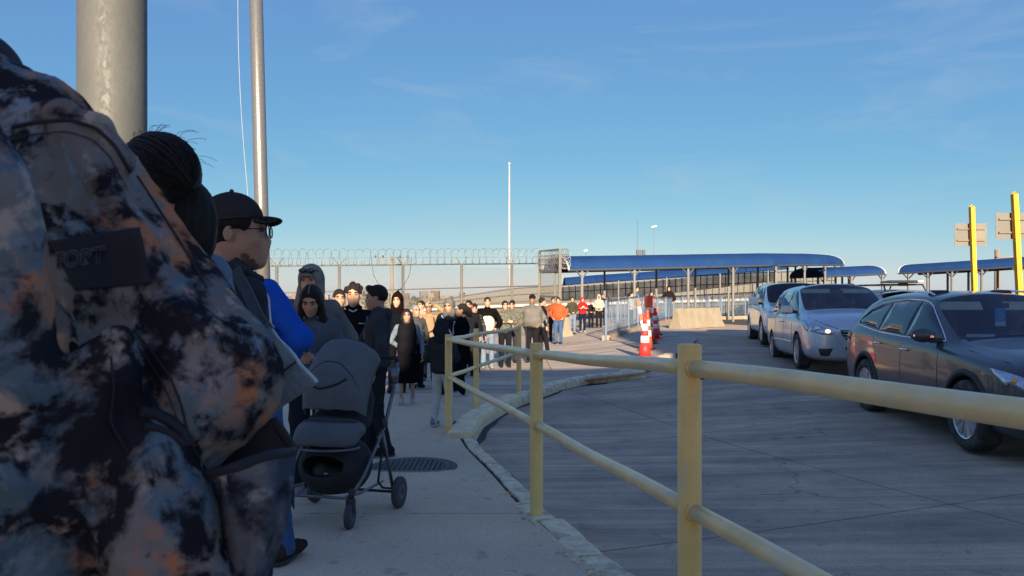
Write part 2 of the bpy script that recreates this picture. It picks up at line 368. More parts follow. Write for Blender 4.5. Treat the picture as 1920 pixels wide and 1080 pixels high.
# sidewalk: bed plus concrete slabs with recessed joints
KW = .17
yls = [-12 + .5 * i for i in range(60)] + [18 + 1.0 * i for i in range(32)]
side = sheet('sidewalk', M_joint, lambda Y: -16, lambda Y: kx(Y) - KW * .6, 30, lambda X, Y: base(X, Y) - .018, yls)
def kcell(y0, y1, xa, xb, nx=8):
    """one slab between two joints; xb None means up to the kerb."""
    ny = max(2, int((y1 - y0) / .4)); g = .007; vs = []; fs = []
    for i in range(ny + 1):
        Y = y0 + g + (y1 - y0 - 2 * g) * i / ny; b = (kx(Y) - (KW if Y < 15 else .1)) if xb is None else xb - g
        for k in range(nx + 1): X = xa + g + (b - xa - g) * k / nx; vs.append((X, Y, base(X, Y)))
    W = nx + 1; fs = [(i * W + k, i * W + k + 1, (i + 1) * W + k + 1, (i + 1) * W + k) for i in range(ny) for k in range(nx)]
    bd = [i * W for i in range(ny + 1)] + [ny * W + j for j in range(1, nx + 1)] + [i * W + nx for i in range(ny - 1, -1, -1)] + [j for j in range(nx - 1, 0, -1)]
    k = len(vs); vs += [(vs[i][0], vs[i][1], vs[i][2] - .03) for i in bd]; n = len(bd)
    fs += [(bd[(q + 1) % n], bd[q], k + q, k + (q + 1) % n) for q in range(n)]
    return mesh(vs, fs)
jy = [-4, 1.2, 4.95, 8.85, 12.7, 16.8, 21, 25.5, 30, 35, 40, 46]
M_pave = concrete('pavement_concrete', (.60, .50, .38), (.44, .37, .29), streak=6)  # light and dark streaks painted in for shadow stripes on the sunlit pavement
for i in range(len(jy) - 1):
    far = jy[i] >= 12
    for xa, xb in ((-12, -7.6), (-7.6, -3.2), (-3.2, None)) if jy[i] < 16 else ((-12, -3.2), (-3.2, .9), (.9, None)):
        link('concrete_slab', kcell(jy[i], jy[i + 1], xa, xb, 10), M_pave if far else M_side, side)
# kerb: stones swept along the edge
kerb = tag(thing('kerb', None, None), kind='structure')
def kstone(Y0, Y1, w, top, m, name='kerb_stone', jit=0.0, rnd=.03, bot=.16, round_=True):
    n = max(2, int((Y1 - Y0) / .12)); vs = []; prof = []
    if round_: prof = [(-w, -.05), (-w, top - rnd * .5), (-w + rnd, top), (-rnd * 1.5, top), (-rnd * .4, top - rnd * .5), (0, top - rnd * 1.6), (.02, -bot)]
    else: prof = [(-w, -.05), (-w, top), (0, top), (.01, -bot)]
    rs = random.Random(int(Y0 * 977)); jx, jz = rs.uniform(-jit, jit), rs.uniform(-jit, jit) * .5; tl = rs.uniform(-jit, jit) * .6
    for i in range(n + 1):
        Y = Y0 + (Y1 - Y0) * i / n; X = kx(Y); dx = (kx(Y + .1) - kx(Y - .1)) / .2; nl = math.hypot(1, dx); nx_, ny_ = 1 / nl, -dx / nl
        e = .005 * math.sin(Y * 17) + .004 * math.sin(Y * 41 + 1)
        for a, z in prof:
            aa = a + jx + (e if a > -w / 2 else -e); vs.append((X + nx_ * aa, Y + ny_ * aa, base(X, Y) + z + jz + tl * (i / n - .5) + (.0025 * math.sin(Y * 23 + a * 20))))
    W = len(prof); fs = [(i * W + k, (i + 1) * W + k, (i + 1) * W + k + 1, i * W + k + 1) for i in range(n) for k in range(W - 1)]
    fs += [tuple(range(W)), tuple((n * W + k) for k in range(W))[::-1]]
    o = link(name, mesh(vs, fs), m, kerb); 
    bm = bmesh.new(); bm.from_mesh(o.data); bmesh.ops.recalc_face_normals(bm, faces=bm.faces); bm.to_mesh(o.data); bm.free()
    return o
# broken stones close by
yb = [1.2, 2.1, 2.95, 3.6, 4.02, 4.35, 4.78, 5.2, 5.28]
for a, b in zip(yb, yb[1:]):
    kstone(a + .012, b - .012, KW, .012, M_kerb, jit=.022, rnd=.018)
yb = [5.3, 6.1, 6.7, 7.4, 8.0, 8.55]
for a, b in zip(yb, yb[1:]): kstone(a + .003, b - .003, .13, .004, M_kerb, jit=.003, rnd=.01)
yq = GP(868, 808).y
Ys = [8.58, 9.6, 10.8, 12.1]
for a, b in zip(Ys, Ys[1:]): kstone(a + .003, b - .003, .30, .055, M_kyel, rnd=.05, bot=.2)
for a, b in zip([12.1, 13.2, 14.3, 15.2, 16.2], [13.2, 14.3, 15.2, 16.2, 17.6]): kstone(a + .004, b - .004, .26, .035, M_kerb, rnd=.04, bot=.2)
# bits of broken concrete in the crack
rs = random.Random(5)
deb = MB()
for i in range(46):
    Y = rs.uniform(3.2, 5.6); X = kx(Y) - KW + rs.gauss(-.03, .03); r = rs.uniform(.004, .014)
    Mr = Matrix.Rotation(rs.uniform(0, 6), 3, 'Z') @ Matrix.Rotation(rs.uniform(0, 1), 3, 'X'); deb.box((X, Y, base(X, Y) + r * .35), (r * 2, r * 1.4, r), Mr)
deb.build('rubble', M_kerb)['kind'] = 'stuff'
# manhole cover with a waffle grid
q = GP(775, 876)
mc = thing('manhole_cover', 'round cast iron cover with a waffle grid set in the walkway beside the stroller', 'manhole cover', q)
M_iron = mat('cast_iron', (.13, .132, .135), .6, .6, .25, 20, .3, 90)
MB().lathe([(.40, .003), (.40, .006), (.335, .008), (.335, .003)], 40).build('surround', concrete('patch_concrete', (.15, .145, .14), (.10, .10, .10)), mc)
MB().lathe([(.33, .004), (.33, .0105), (.30, .0115), (.30, .007), (0.001, .007)], 40).build('rim', M_iron, mc)
g = MB()
for i in range(-6, 7):
    t = i * .044; w = math.sqrt(max(0, .285 ** 2 - t * t))
    if w > .05: g.beam((t, -w, .0095), (t, w, .0095), .014, .006); g.beam((-w, t, .010), (w, t, .010), .014, .006)
g.build('grid', M_iron, mc)['kind'] = 'stuff'

# ---------------------------------------------------------------- yellow pipe railing
M_yel = mat('railing_yellow_paint', (.98, .60, .17), .42, 0, .10, 5, .18, 120, dark=(.90, .56, .18), dscale=9)
M_worn = mat('railing_worn_paint', (.88, .64, .30), .30, .10, .12, 6, .15, 90, dark=(.78, .66, .44), dscale=5)
specks(M_yel, (.16, .07, .03), 34, .735, .9); specks(M_yel, (.70, .60, .42), 14, .60, .5, (1, 1, .35)); specks(M_worn, (.20, .09, .04), 30, .73, .9, (1, 1, 1)); specks(M_worn, (.55, .50, .42), 10, .60, .55)
M_rust = mat('rust', (.22, .07, .03), .9, var=.3, scale=60)
rail = thing('pipe_railing', 'yellow painted steel pipe railing along the kerb between walkway and road', 'railing')
def post(px, py_top, Y, r=.043, name='post'):
    X = (px - CX) / FPX * Y; z0 = base(X, Y); zt = EYE - (py_top - HY) / FPX * Y
    m = MB().lathe([(r + .012, z0 - .01), (r + .012, z0 + .004), (r, z0 + .006), (r, zt - .006), (r - .006, zt), (.001, zt)], 24, c=(X, Y, 0)); m.build(name, M_yel, rail, True)
    return X, Y, z0, zt
pA = post(1293, 645, 2.70); pB = post(1006, 643, GP(1006, 966).y); pC = post(841, 627, GP(841, 811).y); pD = post(893, 616, GP(893, 762).y, .042); pE = post(973, 611, GP(973, 736).y, .042)
def P3(px, py, p, off=.0): return P(px, py, p[1]) 
def railpipe(a, b, r=.030):
    a, b = Vector(a), Vector(b); m = MB(); d = b - a; n = 14; pts = []
    for i in range(n + 1): t = i / n; pts.append(a + d * t + Vector((0, 0, .004 * math.sin(t * 9) )))
    m.tube(pts, r, 18); m.build('rail', M_worn, rail, True)
    for q, s in ((a, 1), (b, -1)):       # weld collars
        k = MB(); u = d.normalized() * s; c = q + u * .035; k.tube([c, c + u * .012], [r + .007, r + .001], 14); k.build('weld', M_yel, rail, True)
aT = P(1293, 690, pA[1]); aL = P(1293, 955, pA[1]); bT = P(1006, 665, pB[1]); bL = P(1006, 797, pB[1]); cT = P(841, 637, pC[1]); cL = P(841, 706, pC[1])
dT = P(893, 627, pD[1]); dL = P(893, 688, pD[1]); eT = P(973, 616, pE[1]); eL = P(973, 660, pE[1])
railpipe(aT, bT); railpipe(aL, bL); railpipe(bT, cT, .029); railpipe(bL, cL, .029); railpipe(cT, dT, .028); railpipe(cL, dL, .028); railpipe(dT, eT, .028); railpipe(dL, eL, .028)
nT = P(1920, 762, 1.42); nL = Vector((nT.x, nT.y, nT.z - .57)); dd = (nT - aT); F2 = aT + dd * 2.05; F2.z = aT.z + dd.z * 1.6
fX, fY = F2.x, F2.y
railpipe(aT, (fX, fY, F2.z), .031); railpipe(aL, (fX, fY, F2.z - .58), .031)
m = MB(); z0 = base(fX, fY); m.lathe([(.045, z0), (.045, F2.z + .09), (.001, F2.z + .09)], 24, c=(fX, fY, 0)); m.build('post', M_yel, rail, True)
for (q, dv) in ((aT, (.04, -.028, -.033)), (bT, (.03, -.03, -.03))):
    MB().sphere(q + Vector(dv), (.010, .006, .007), 8, 5).build('rust_spot', M_rust, rail)

# ---------------------------------------------------------------- tall poles at the left
def galv(name, col, rough):
    m = mat(name, col, rough, 0, .10, 3, .08, 40); t = m.node_tree; n = t.nodes; l = t.links
    v = n.new('ShaderNodeTexVoronoi'); v.inputs['Scale'].default_value = 55; tc = n.new('ShaderNodeTexCoord'); mp = n.new('ShaderNodeMapping'); mp.inputs['Scale'].default_value = (1, 1, .55)
    l.new(tc.outputs['Object'], mp.inputs['Vector']); l.new(mp.outputs[0], v.inputs['Vector'])
    mr = n.new('ShaderNodeMapRange'); mr.inputs['To Min'].default_value = rough - .12; mr.inputs['To Max'].default_value = rough + .18; l.new(v.outputs['Color'], mr.inputs['Value']); l.new(mr.outputs[0], n['Principled BSDF'].inputs['Roughness'])
    return m
M_galv = galv('galvanised_steel', (.085, .092, .088), .62); M_alu = mat('brushed_aluminium', (.20, .20, .19), .32, .5, .1, 30, .1, 60)
Yp = 4.9; Xp = (211 - CX) / FPX * Yp; rp_ = 59 / FPX * Yp
t = thing('steel_mast', 'thick galvanised steel mast rising behind the queue at the left', 'pole', (Xp, Yp, base(Xp, Yp)))
MB().lathe([(rp_ * 1.6, 0), (rp_ * 1.6, .03), (rp_ * 1.04, .035), (rp_, 2.0), (rp_ * .97, 9.0), (.001, 9.0)], 40).build('shaft', M_galv, t, True)
Yq = 9.6; a = P(494, 530, Yq); b = P(480, 0, Yq); dv = (b - a) / (b.z - a.z); zb = base(a.x, Yq); foot = a - dv * (a.z - zb); top = a + dv * 7.5
r0 = 12.5 / FPX * Yq
t = thing('flagpole', 'slim polished aluminium flagpole leaning slightly behind the man in the cap', 'pole', foot)
MB().tube([(0, 0, 0), dv * 3, top - foot], [r0 * 1.04, r0, r0 * .93], 24).build('shaft', M_alu, t, True)
MB().lathe([(.16, 0), (.16, .02), (.11, .05), (.095, .10), (.001, .1)], 20).build('base_flange', M_alu, t, True)
# loose halyard
a = P(463, 345, Yq - .1); b = P(446, 0, Yq - .1); c = P(446, 170, Yq - .1); pts = []
for i in range(13):
    s = i / 12; pts.append(a * (1 - s) ** 2 + c * 2 * s * (1 - s) * 1 + b * s * s)
pts = [a + Vector((.15, 0, -2.0))] + pts + [b + Vector((0.05, 0, 3))]
MB().tube([p - foot for p in pts], .0028, 5).build('halyard', mat('rope', (.4, .42, .42), .8), t)
# ---------------------------------------------------------------- chain-link fence with razor wire (left background)
M_fence = mat('fence_galvanised', (.13, .125, .11), .7, .1, .12, 6)
M_wire = mat('razor_wire', (.17, .18, .19), .6, .2, .1, 10)
M_dkst = mat('dark_steel', (.06, .065, .08), .6, .3, .1, 10)
fA = P(470, 499, 27.0); fB = P(1012, 494, 31.5)
def fz(X): t = (X - fA.x) / (fB.x - fA.x); return fA.z + (fB.z - fA.z) * t
def fy(X): t = (X - fA.x) / (fB.x - fA.x); return fA.y + (fB.y - fA.y) * t
fen = thing('chain_link_fence', 'tall chain link fence topped with coils of razor wire behind the queue', 'fence')
posts_x = []
for px in (520, 638, 757, 866, 960):
    Y = 27 + (px - 470) / 542 * 4.5; posts_x.append((px - CX) / FPX * Y)
for X in posts_x:
    Y = fy(X); MB().tube([(X, Y, -.3), (X, Y, fz(X))], .055, 8).build('post', M_fence, fen, True)
    for s in (-1, 1): MB().beam((X, Y, fz(X) - .03), (X + s * .24, Y + s * .02, fz(X) + .30), .045, .03).build('outrigger', M_fence, fen)
x0, x1 = fA.x - 3, fB.x
MB().tube([(x0, fy(x0), fz(x0)), (x1, fy(x1), fz(x1))], .03, 8).build('rail', M_fence, fen, True)
MB().tube([(x0, fy(x0), fz(x0) - 1.02), (x1, fy(x1), fz(x1) - .95)], .024, 8).build('rail', M_fence, fen, True)
def mesh_wires(a, b, z0, z1, pitch=.11, w=.004, lean=1):
    """crossing wires of a chain link sheet between two ground points."""
    a, b = Vector(a), Vector(b); Ln = (b - a).length; d = (b - a) / Ln; H = z1 - z0; m = MB(); n = int((Ln + H) / pitch)
    for s in (1, -1):
        for i in range(n):
            u0 = i * pitch - (H if s > 0 else 0); u1 = u0 + H * s if s > 0 else u0 - H
            pa, pb = (u0, z0), (u1, z1)
            if s < 0: pa, pb = (i * pitch, z0), (i * pitch - H, z1)
            (ua, za), (ub, zb_) = pa, pb
            if max(ua, ub) < 0 or min(ua, ub) > Ln: continue
            def cl(u, z, u2, z2):
                if u < 0: t = (0 - u) / (u2 - u); return 0, z + (z2 - z) * t
                if u > Ln: t = (Ln - u) / (u2 - u); return Ln, z + (z2 - z) * t
                return u, z
            p1 = cl(ua, za, ub, zb_); p2 = cl(ub, zb_, ua, za)
            q1 = a + d * p1[0]; q2 = a + d * p2[0]; m.beam((q1.x, q1.y, p1[1]), (q2.x, q2.y, p2[1]), w, w)
    return m
k = mesh_wires((x0, fy(x0), 0), (x1, fy(x1), 0), -.2, (fz(x0) + fz(x1)) / 2 - .02, .13, .006); o = k.build('wire_mesh', M_fence, fen); o['kind'] = 'stuff'
def coil(a, b, r, pitch, th, name='razor_coil', parent=None, zoff=0):
    a, b = Vector(a), Vector(b); Ln = (b - a).length; turns = Ln / pitch; n = int(turns * 14); d = (b - a) / Ln; up = Vector((0, 0, 1)); sd = d.cross(up).normalized(); pts = []
    rs = random.Random(3)
    for i in range(n + 1):
        t = i / n; an = 2 * math.pi * turns * t; rr = r * (1 + .05 * math.sin(an * .37)); pts.append(a + d * (Ln * t + .20 * r * math.sin(an * 2)) + (up * math.cos(an) + sd * math.sin(an)) * rr)
    m = MB().tube(pts, th, 4); return m
o = coil((x0, fy(x0), fz(x0) + .31), (x1, fy(x1), fz(x1) + .33), .31, .30, .009).build('razor_coil', M_wire, fen)
brb = MB()
for i in range(600):
    t = i / 600; X = x0 + (x1 - x0) * t; an = t * 5310; z = fz(X) + .31 + .31 * math.cos(an); brb.box((X, fy(X) + .31 * math.sin(an), z), (.035, .012, .02))
o = brb.build('barb', M_wire, fen); o['kind'] = 'stuff'
for s, dz in ((-1, .28), (1, .28)):
    MB().tube([(x0, fy(x0) + s * .03, fz(x0) + dz), (x1, fy(x1) + s * .03, fz(x1) + dz)], .005, 4).build('barbed_strand', M_wire, fen)
# gate frame at the end of the fence with a tangled coil
gt = thing('gate_frame', 'tall steel gate frame with tangled razor wire between the fence and the blue canopy', 'gate')
g1 = P(1012, 470, 31.5); g2 = P(1050, 466, 29.5)
for g in (g1, g2): MB().beam((g.x, g.y, -.3), (g.x, g.y, g.z), .11, .11, (0, 1, 0)).build('post', M_fence, gt)
for dz in (0, -.85, -1.9): MB().beam((g1.x, g1.y, g1.z - .03 + dz), (g2.x, g2.y, g2.z - .03 + dz), .07, .07).build('crossbar', M_fence, gt)
for i in range(3):
    coil((g1.x, g1.y, g1.z - .2 - i * .22), (g2.x + .3, g2.y, g2.z - .2 - i * .2), .2, .17, .012).build('razor_coil', M_wire, gt)
mesh_wires((g1.x, g1.y, 0), (g2.x, g2.y, 0), 0, g1.z - .9, .12, .007).build('wire_mesh', M_fence, gt)['kind'] = 'stuff'

# ---------------------------------------------------------------- bridge approach with its fence (a long grey ramp rising to the right)
M_brg = mat('bridge_concrete', (.13, .12, .10), .9, var=.2, scale=.6, dark=(.09, .085, .08), dscale=.4)
M_bmesh = bpy.data.materials.new('woven_mesh'); M_bmesh.use_nodes = True
n_ = M_bmesh.node_tree.nodes; l_ = M_bmesh.node_tree.links; b_ = n_['Principled BSDF']; b_.inputs['Base Color'].default_value = (.15, .145, .135, 1); b_.inputs['Roughness'].default_value = .8
tc_ = n_.new('ShaderNodeTexCoord'); w_ = n_.new('ShaderNodeTexNoise'); w_.inputs['Scale'].default_value = 1.2; w_.inputs['Detail'].default_value = 6; l_.new(tc_.outputs['Object'], w_.inputs['Vector'])
mr_ = n_.new('ShaderNodeMapRange'); mr_.inputs['From Min'].default_value = .3; mr_.inputs['From Max'].default_value = .7; mr_.inputs['To Min'].default_value = .62; mr_.inputs['To Max'].default_value = .86; l_.new(w_.outputs['Fac'], mr_.inputs['Value']); l_.new(mr_.outputs[0], b_.inputs['Alpha'])
brg = tag(thing('bridge_ramp', 'long grey bridge ramp behind a tall mesh fence rising towards the right', 'bridge'))
prof_px = [(745, 578, 592), (800, 566, 592), (880, 553, 596), (960, 541, 600), (1060, 534, 602), (1180, 525, 603), (1300, 518, 603), (1420, 511, 603), (1565, 506, 603)]
def br(u, which):
    x = 745 + (1565 - 745) * u
    for (a, t0, b0), (c, t1, b1) in zip(prof_px, prof_px[1:]):
        if a <= x <= c: t = (x - a) / (c - a); y = (t0 + (t1 - t0) * t) if which else (b0 + (b1 - b0) * t); return P(x, y, 64 - 6 * u)
MB().grid(lambda u, v: br(u, 1) * (v * .42) + br(u, 0) * (1 - v * .42), 40, 1).build('retaining_wall', M_brg, brg)
dk = MB()
dk.grid(lambda u, v: br(u, 1) * .42 + br(u, 0) * .58 + Vector((0, v * 8, .02)), 40, 1); dk.build('deck', M_brg, brg)
MB().grid(lambda u, v: br(u, 0) * (1 - (.42 + .58 * v)) + br(u, 1) * (.42 + .58 * v), 40, 1).build('mesh_panel', M_bmesh, brg)
MB().grid(lambda u, v: br(u, 0) * (1 - (.42 + .55 * v)) + br(u, 1) * (.42 + .55 * v) + Vector((0, 7, 0)), 40, 1).build('mesh_panel', M_bmesh, brg)
for i in range(70):
    u = (i + .5) / 70; a = br(u, 0) * .6 + br(u, 1) * .4; b = br(u, 1); pp = MB().beam(a + Vector((0, -.1, 0)), b + Vector((0, -.1, .12)), .07, .07, (0, 1, 0)); pp.build('fence_post', M_fence, brg)
for f in (.58, .8, 1.0):
    pts = [br(i / 40, 0) * (1 - f) + br(i / 40, 1) * f + Vector((0, -.12, 0)) for i in range(41)]; MB().tube(pts, .035, 4).build('fence_rail', M_fence, brg)
pts = [br(i / 40, 0) * .55 + br(i / 40, 1) * .45 + Vector((0, -.25, 0)) for i in range(41)]
MB().tube(pts, .12, 6).build('pipe', mat('pale_pipe', (.55, .54, .5), .6), brg)

# ---------------------------------------------------------------- blue barrel canopies
M_blue = mat('blue_canopy_sheet', (.010, .042, .145), .7, .0, .12, .5, 0, 1, 0, .15, dark=(.014, .05, .14), dscale=1.2)
M_whi = mat('white_rim', (.42, .42, .42), .5)
M_cpost = mat('canopy_post_paint', (.13, .13, .125), .6, .1, .1, 3)
def canopy(name, label, pts, wid, rise, npan, posts, rot_side=(0, 1), rimw=.06, post_h=None, postpx=None, mp=None, gnd=None, cat='canopy', open_rim=(0,)):
    """barrel vault along the polyline pts (front springing line); wid goes away from the camera."""
    t = thing(name, label, cat)
    pts = [Vector(p) for p in pts]; seg = [0]
    for a, b in zip(pts, pts[1:]): seg.append(seg[-1] + (b - a).length)
    def at(s):
        for i in range(len(pts) - 1):
            if s <= seg[i + 1] or i == len(pts) - 2:
                f = (s - seg[i]) / (seg[i + 1] - seg[i]); p = pts[i].lerp(pts[i + 1], f); d = (pts[i + 1] - pts[i]); d.z = 0; return p, d.normalized()
    Lt = seg[-1]
    def arc(s, v, k=1.0, dz=0):
        p, d = at(s); sd = Vector((-d.y, d.x, 0)); an = math.pi * (1 - v); return p + sd * (wid / 2 * (1 + k * math.cos(an))) + Vector((0, 0, rise * k * math.sin(an) ** .85 + dz))
    for i in range(npan):
        s0, s1 = Lt * i / npan + .012, Lt * (i + 1) / npan - .012
        MB().shell(lambda u, v: arc(s0 + (s1 - s0) * u, v), 3, 14, -.03).build('roof_panel', M_blue, t, False)
    for i in range(npan + 1):
        s = min(Lt - .01, max(.01, Lt * i / npan)); r = .045 if i in (0, npan) else .022
        MB().tube([arc(s, v / 14, 1.012) for v in range(15)], rimw if i in open_rim else r, 6).build('rib', M_whi if i in open_rim or i == npan else M_blue, t, True)
    for v in (0, 1): MB().tube([arc(Lt * i / 20, v) for i in range(21)], .06, 6).build('eave_beam', M_dkst, t)
    for k, s in enumerate(posts):
        for v in (0, 1):
            q = arc(Lt * s, v); g = base(q.x, q.y) if gnd is None else gnd
            MB().beam((q.x, q.y, g - .3), (q.x, q.y, q.z - .05), .10, .10, (0, 1, 0)).build('post', mp or M_cpost, t)
            if v == 0:
                for sg in (-1, 1):
                    p2, d2 = at(Lt * s); MB().beam((q.x, q.y, q.z - .38), q + d2 * sg * .32 + Vector((0, 0, -.04)), .06, .06, (0, 1, 0)).build('bracket', M_dkst, t)
    return t
canopy('walkway_canopy', 'long blue barrel vaulted canopy over the walkway in the centre distance', [P(1066, 507, 34.5), P(1200, 504, 36), P(1330, 501, 37.5), P(1450, 498, 39.5), P(1540, 497, 43), P(1582, 497, 48)], 2.9, .70, 9, [.03, .15, .28, .4, .53, .66, .78, .9, .98], gnd=.2)
canopy('walkway_canopy', 'low blue canopy of four bays between the long canopy and the yellow posts', [P(1543, 519, 44), P(1600, 517, 45), P(1660, 514, 46)], 2.6, .55, 3, [.02, .45, .95], gnd=.2, open_rim=(3,))
canopy('walkway_canopy', 'blue vaulted canopy receding behind the yellow posts at the right edge', [P(1684, 513, 47), P(1760, 509, 45), P(1850, 504, 43), P(1960, 497, 41), P(2080, 490, 39)], 2.6, .58, 6, [.06, .17, .3, .45, .62, .8, .95], gnd=.2)
# the far canopy that follows the bridge
cn = thing('bridge_canopy', 'thin blue canopy roof following the bridge ramp beneath the long canopy', 'canopy')
pts = [P(1060, 534, 57.5), P(1120, 529, 57), P(1200, 524, 56.5), P(1300, 517, 56), P(1400, 510, 56), P(1480, 505, 56)]
for a, b in zip(pts, pts[1:]):
    MB().shell(lambda u, v: a.lerp(b, .004 + .992 * u) + Vector((0, 3 * v, .55 * math.sin(math.pi * v) ** .8)), 2, 10, -.04).build('roof_panel', M_blue, cn)
    c = a.lerp(b, .5); MB().beam((c.x, c.y, .3), (c.x, c.y, c.z + .02), .1, .1, (0, 1, 0)).build('post', M_cpost, cn)

# ---------------------------------------------------------------- light blue picket railing on its kerb
M_lb = mat('blue_railing_paint', (.055, .10, .17), .5, .1, .12, 3)
M_lowk = mat('low_wall_concrete', (.32, .25, .175), .9, var=.15, scale=3, bump=.4, dark=(.36, .30, .22), dscale=1.5)
def picket(name, label, a, b, h, npick, nposts, wall=.16):
    t = thing(name, label, 'railing'); a, b = Vector(a), Vector(b); d = (b - a); Ln = Vector((d.x, d.y, 0)).length; u = d / Ln; 
    MB().beam(a + Vector((0, 0, wall / 2 - .1)), b + Vector((0, 0, wall / 2 - .1)), .28, wall + .2).build('kerb', M_lowk, t)
    for z in (wall + .1, h): MB().beam(a + Vector((0, 0, z)), b + Vector((0, 0, z)), .055, .05).build('rail', M_lb, t)
    m = MB()
    for i in range(npick): q = a.lerp(b, (i + .5) / npick); m.beam(q + Vector((0, 0, wall + .12)), q + Vector((0, 0, h - .02)), .022, .022, (0, 1, 0))
    m.build('pickets', M_lb, t)['kind'] = 'stuff'
    for i in range(nposts): q = a.lerp(b, i / (nposts - 1)); MB().beam(q, q + Vector((0, 0, h + .04)), .08, .08, (0, 1, 0)).build('post', M_lb, t)
    return t
r1 = GP(1136, 638); r2 = GP(1212, 613); r3 = GP(1262, 603)
picket('picket_railing', 'light blue picket railing beside the person in the white hoodie', r1, r2, 1.32, 34, 5)
picket('picket_railing', 'light blue picket railing just behind the traffic cones', r2 + Vector((.1, .2, 0)), r3, 1.22, 26, 4)
picket('picket_railing', 'light blue picket railing between the concrete barrier and the white vehicle', r3 + Vector((.2, 2.0, 0)), GP(1440, 596) + Vector((0, 0, 0)), 1.25, 80, 9)
w = thing('picket_railing', 'pale blue inner railing far behind the people leaning on the walkway', 'railing')
a, b = P(1136, 588, 41), P(1420, 570, 46)
for dz in (.0, .75): MB().beam(a + Vector((0, 0, dz)), b + Vector((0, 0, dz)), .05, .05).build('rail', M_lb, w)
m = MB()
for i in range(90): q = a.lerp(b, i / 90); m.beam(q + Vector((0, 0, -.3)), q + Vector((0, 0, .75)), .025, .025, (0, 1, 0))
m.build('pickets', M_lb, w)['kind'] = 'stuff'
# raised walkway slab the far people stand on
M_walk = concrete('walkway_concrete', (.30, .28, .24), (.22, .21, .18))
m = MB(); qa = r1 + Vector((1.0, .35, 0)); qb = GP(1440, 596) + Vector((0, .4, 0))
vs = [(qa.x, qa.y, .12), (qb.x, qb.y + .6, .44), (qb.x + 3, qb.y + 9, .44), (qa.x + .5, qa.y + 14, .16)]
vs += [(x, y, z - .5) for x, y, z in vs]
o = link('walkway', mesh(vs, [(0, 1, 2, 3), (0, 4, 5, 1), (1, 5, 6, 2), (3, 7, 4, 0)]), M_walk); o['kind'] = 'structure'

# ---------------------------------------------------------------- concrete barrier
M_bar = mat('barrier_concrete', (.27, .235, .17), .92, var=.13, scale=2.5, bump=.5, bscale=30, dark=(.27, .215, .155), dscale=1.6)
def jersey(label, a, b, h):
    a, b = Vector(a), Vector(b); d = (b - a); Ln = d.length; an = math.atan2(d.y, d.x); t = thing('concrete_barrier', label, 'barrier', a, an)
    pr = [(-.30, 0), (-.30, .08), (-.17, .33), (-.09, h), (.09, h), (.17, .33), (.30, .08), (.30, 0)]; vs = []
    for i in range(13):
        x = Ln * i / 12
        for y, z in pr: vs.append((x + (.05 * z if i == 0 else -.05 * z if i == 12 else 0), y + .008 * math.sin(i * 3 + z * 9), z * (1 + .012 * math.sin(i * 2.1))))
    W = 8; fs = [(i * W + k, i * W + k + 1, (i + 1) * W + k + 1, (i + 1) * W + k) for i in range(12) for k in range(7)] + [tuple(range(8))[::-1], tuple(12 * 8 + k for k in range(8))]
    o = link('body', mesh(vs, fs), M_bar, t); bevel_obj(o, .012, 1)
    m = MB(); m.tube([(Ln * .3, 0, h - .02), (Ln * .3, 0, h + .06), (Ln * .36, 0, h + .06), (Ln * .36, 0, h - .02)], .012, 6); m.build('lifting_loop', M_dkst, t)
jersey('tan concrete jersey barrier standing between road and walkway right of the cones', GP(1266, 616), GP(1347, 612), .80)
jersey('short tan concrete block between the orange hoodie and the olive sweatshirt', GP(1050, 631), GP(1064, 631), .80)

# ---------------------------------------------------------------- traffic cones and delineators
M_org = mat('cone_orange', (.85, .10, .03), .55, var=.12, scale=6); M_ref = mat('cone_reflective_white', (.85, .82, .76), .4, var=.06); M_rub = mat('black_rubber', (.03, .03, .032), .8, var=.2)
M_red = mat('drum_red', (.75, .035, .03), .5, var=.12, scale=6)
def cone(px, py, h, label, dark=False, kind=0):
    q = GP(px, py); t = thing('traffic_cone', label, 'traffic cone', q, random.uniform(-.6, .6), 'orange traffic cones at the end of the walkway')
    mo = M_red if kind else M_org
    MB().box((0, 0, .02), (.40, .40, .04)).build('base', M_rub if not kind else mo, t)
    r = lambda z: .155 + (.035 - .155) * (z / h)
    cuts = [.04, .36 * h, .36 * h, .52 * h, .52 * h, .64 * h, .64 * h, .80 * h, .80 * h, h]
    nm = ['cone_body', 'reflective_band', 'cone_body', 'reflective_band', 'cone_body']
    for i in range(5):
        a, b = cuts[2 * i] , cuts[2 * i + 1]; e = .004 if i % 2 else 0
        MB().lathe([(r(a) + e, a), (r(b) + e, b)], 16).build(nm[i], M_ref if i % 2 else mo, t, True)
    MB().lathe([(.042, h), (.045, h + .05), (.001, h + .05)], 12).build('grip', mo, t)
cone(1209, 671, 1.02, 'nearest red traffic cone with a tall plain lower part', kind=1)
cone(1214, 656, 1.0, 'orange traffic cone just behind the nearest red one')
cone(1218, 645, .95, 'orange traffic cone third from the camera in the row')
cone(1228, 636, .92, 'weathered dark red traffic cone standing on its own at the right of the row', kind=1)
cone(1222, 634, .9, 'orange traffic cone half hidden behind the weathered one')
cone(1230, 628, .88, 'farthest orange traffic cone near the low kerb')
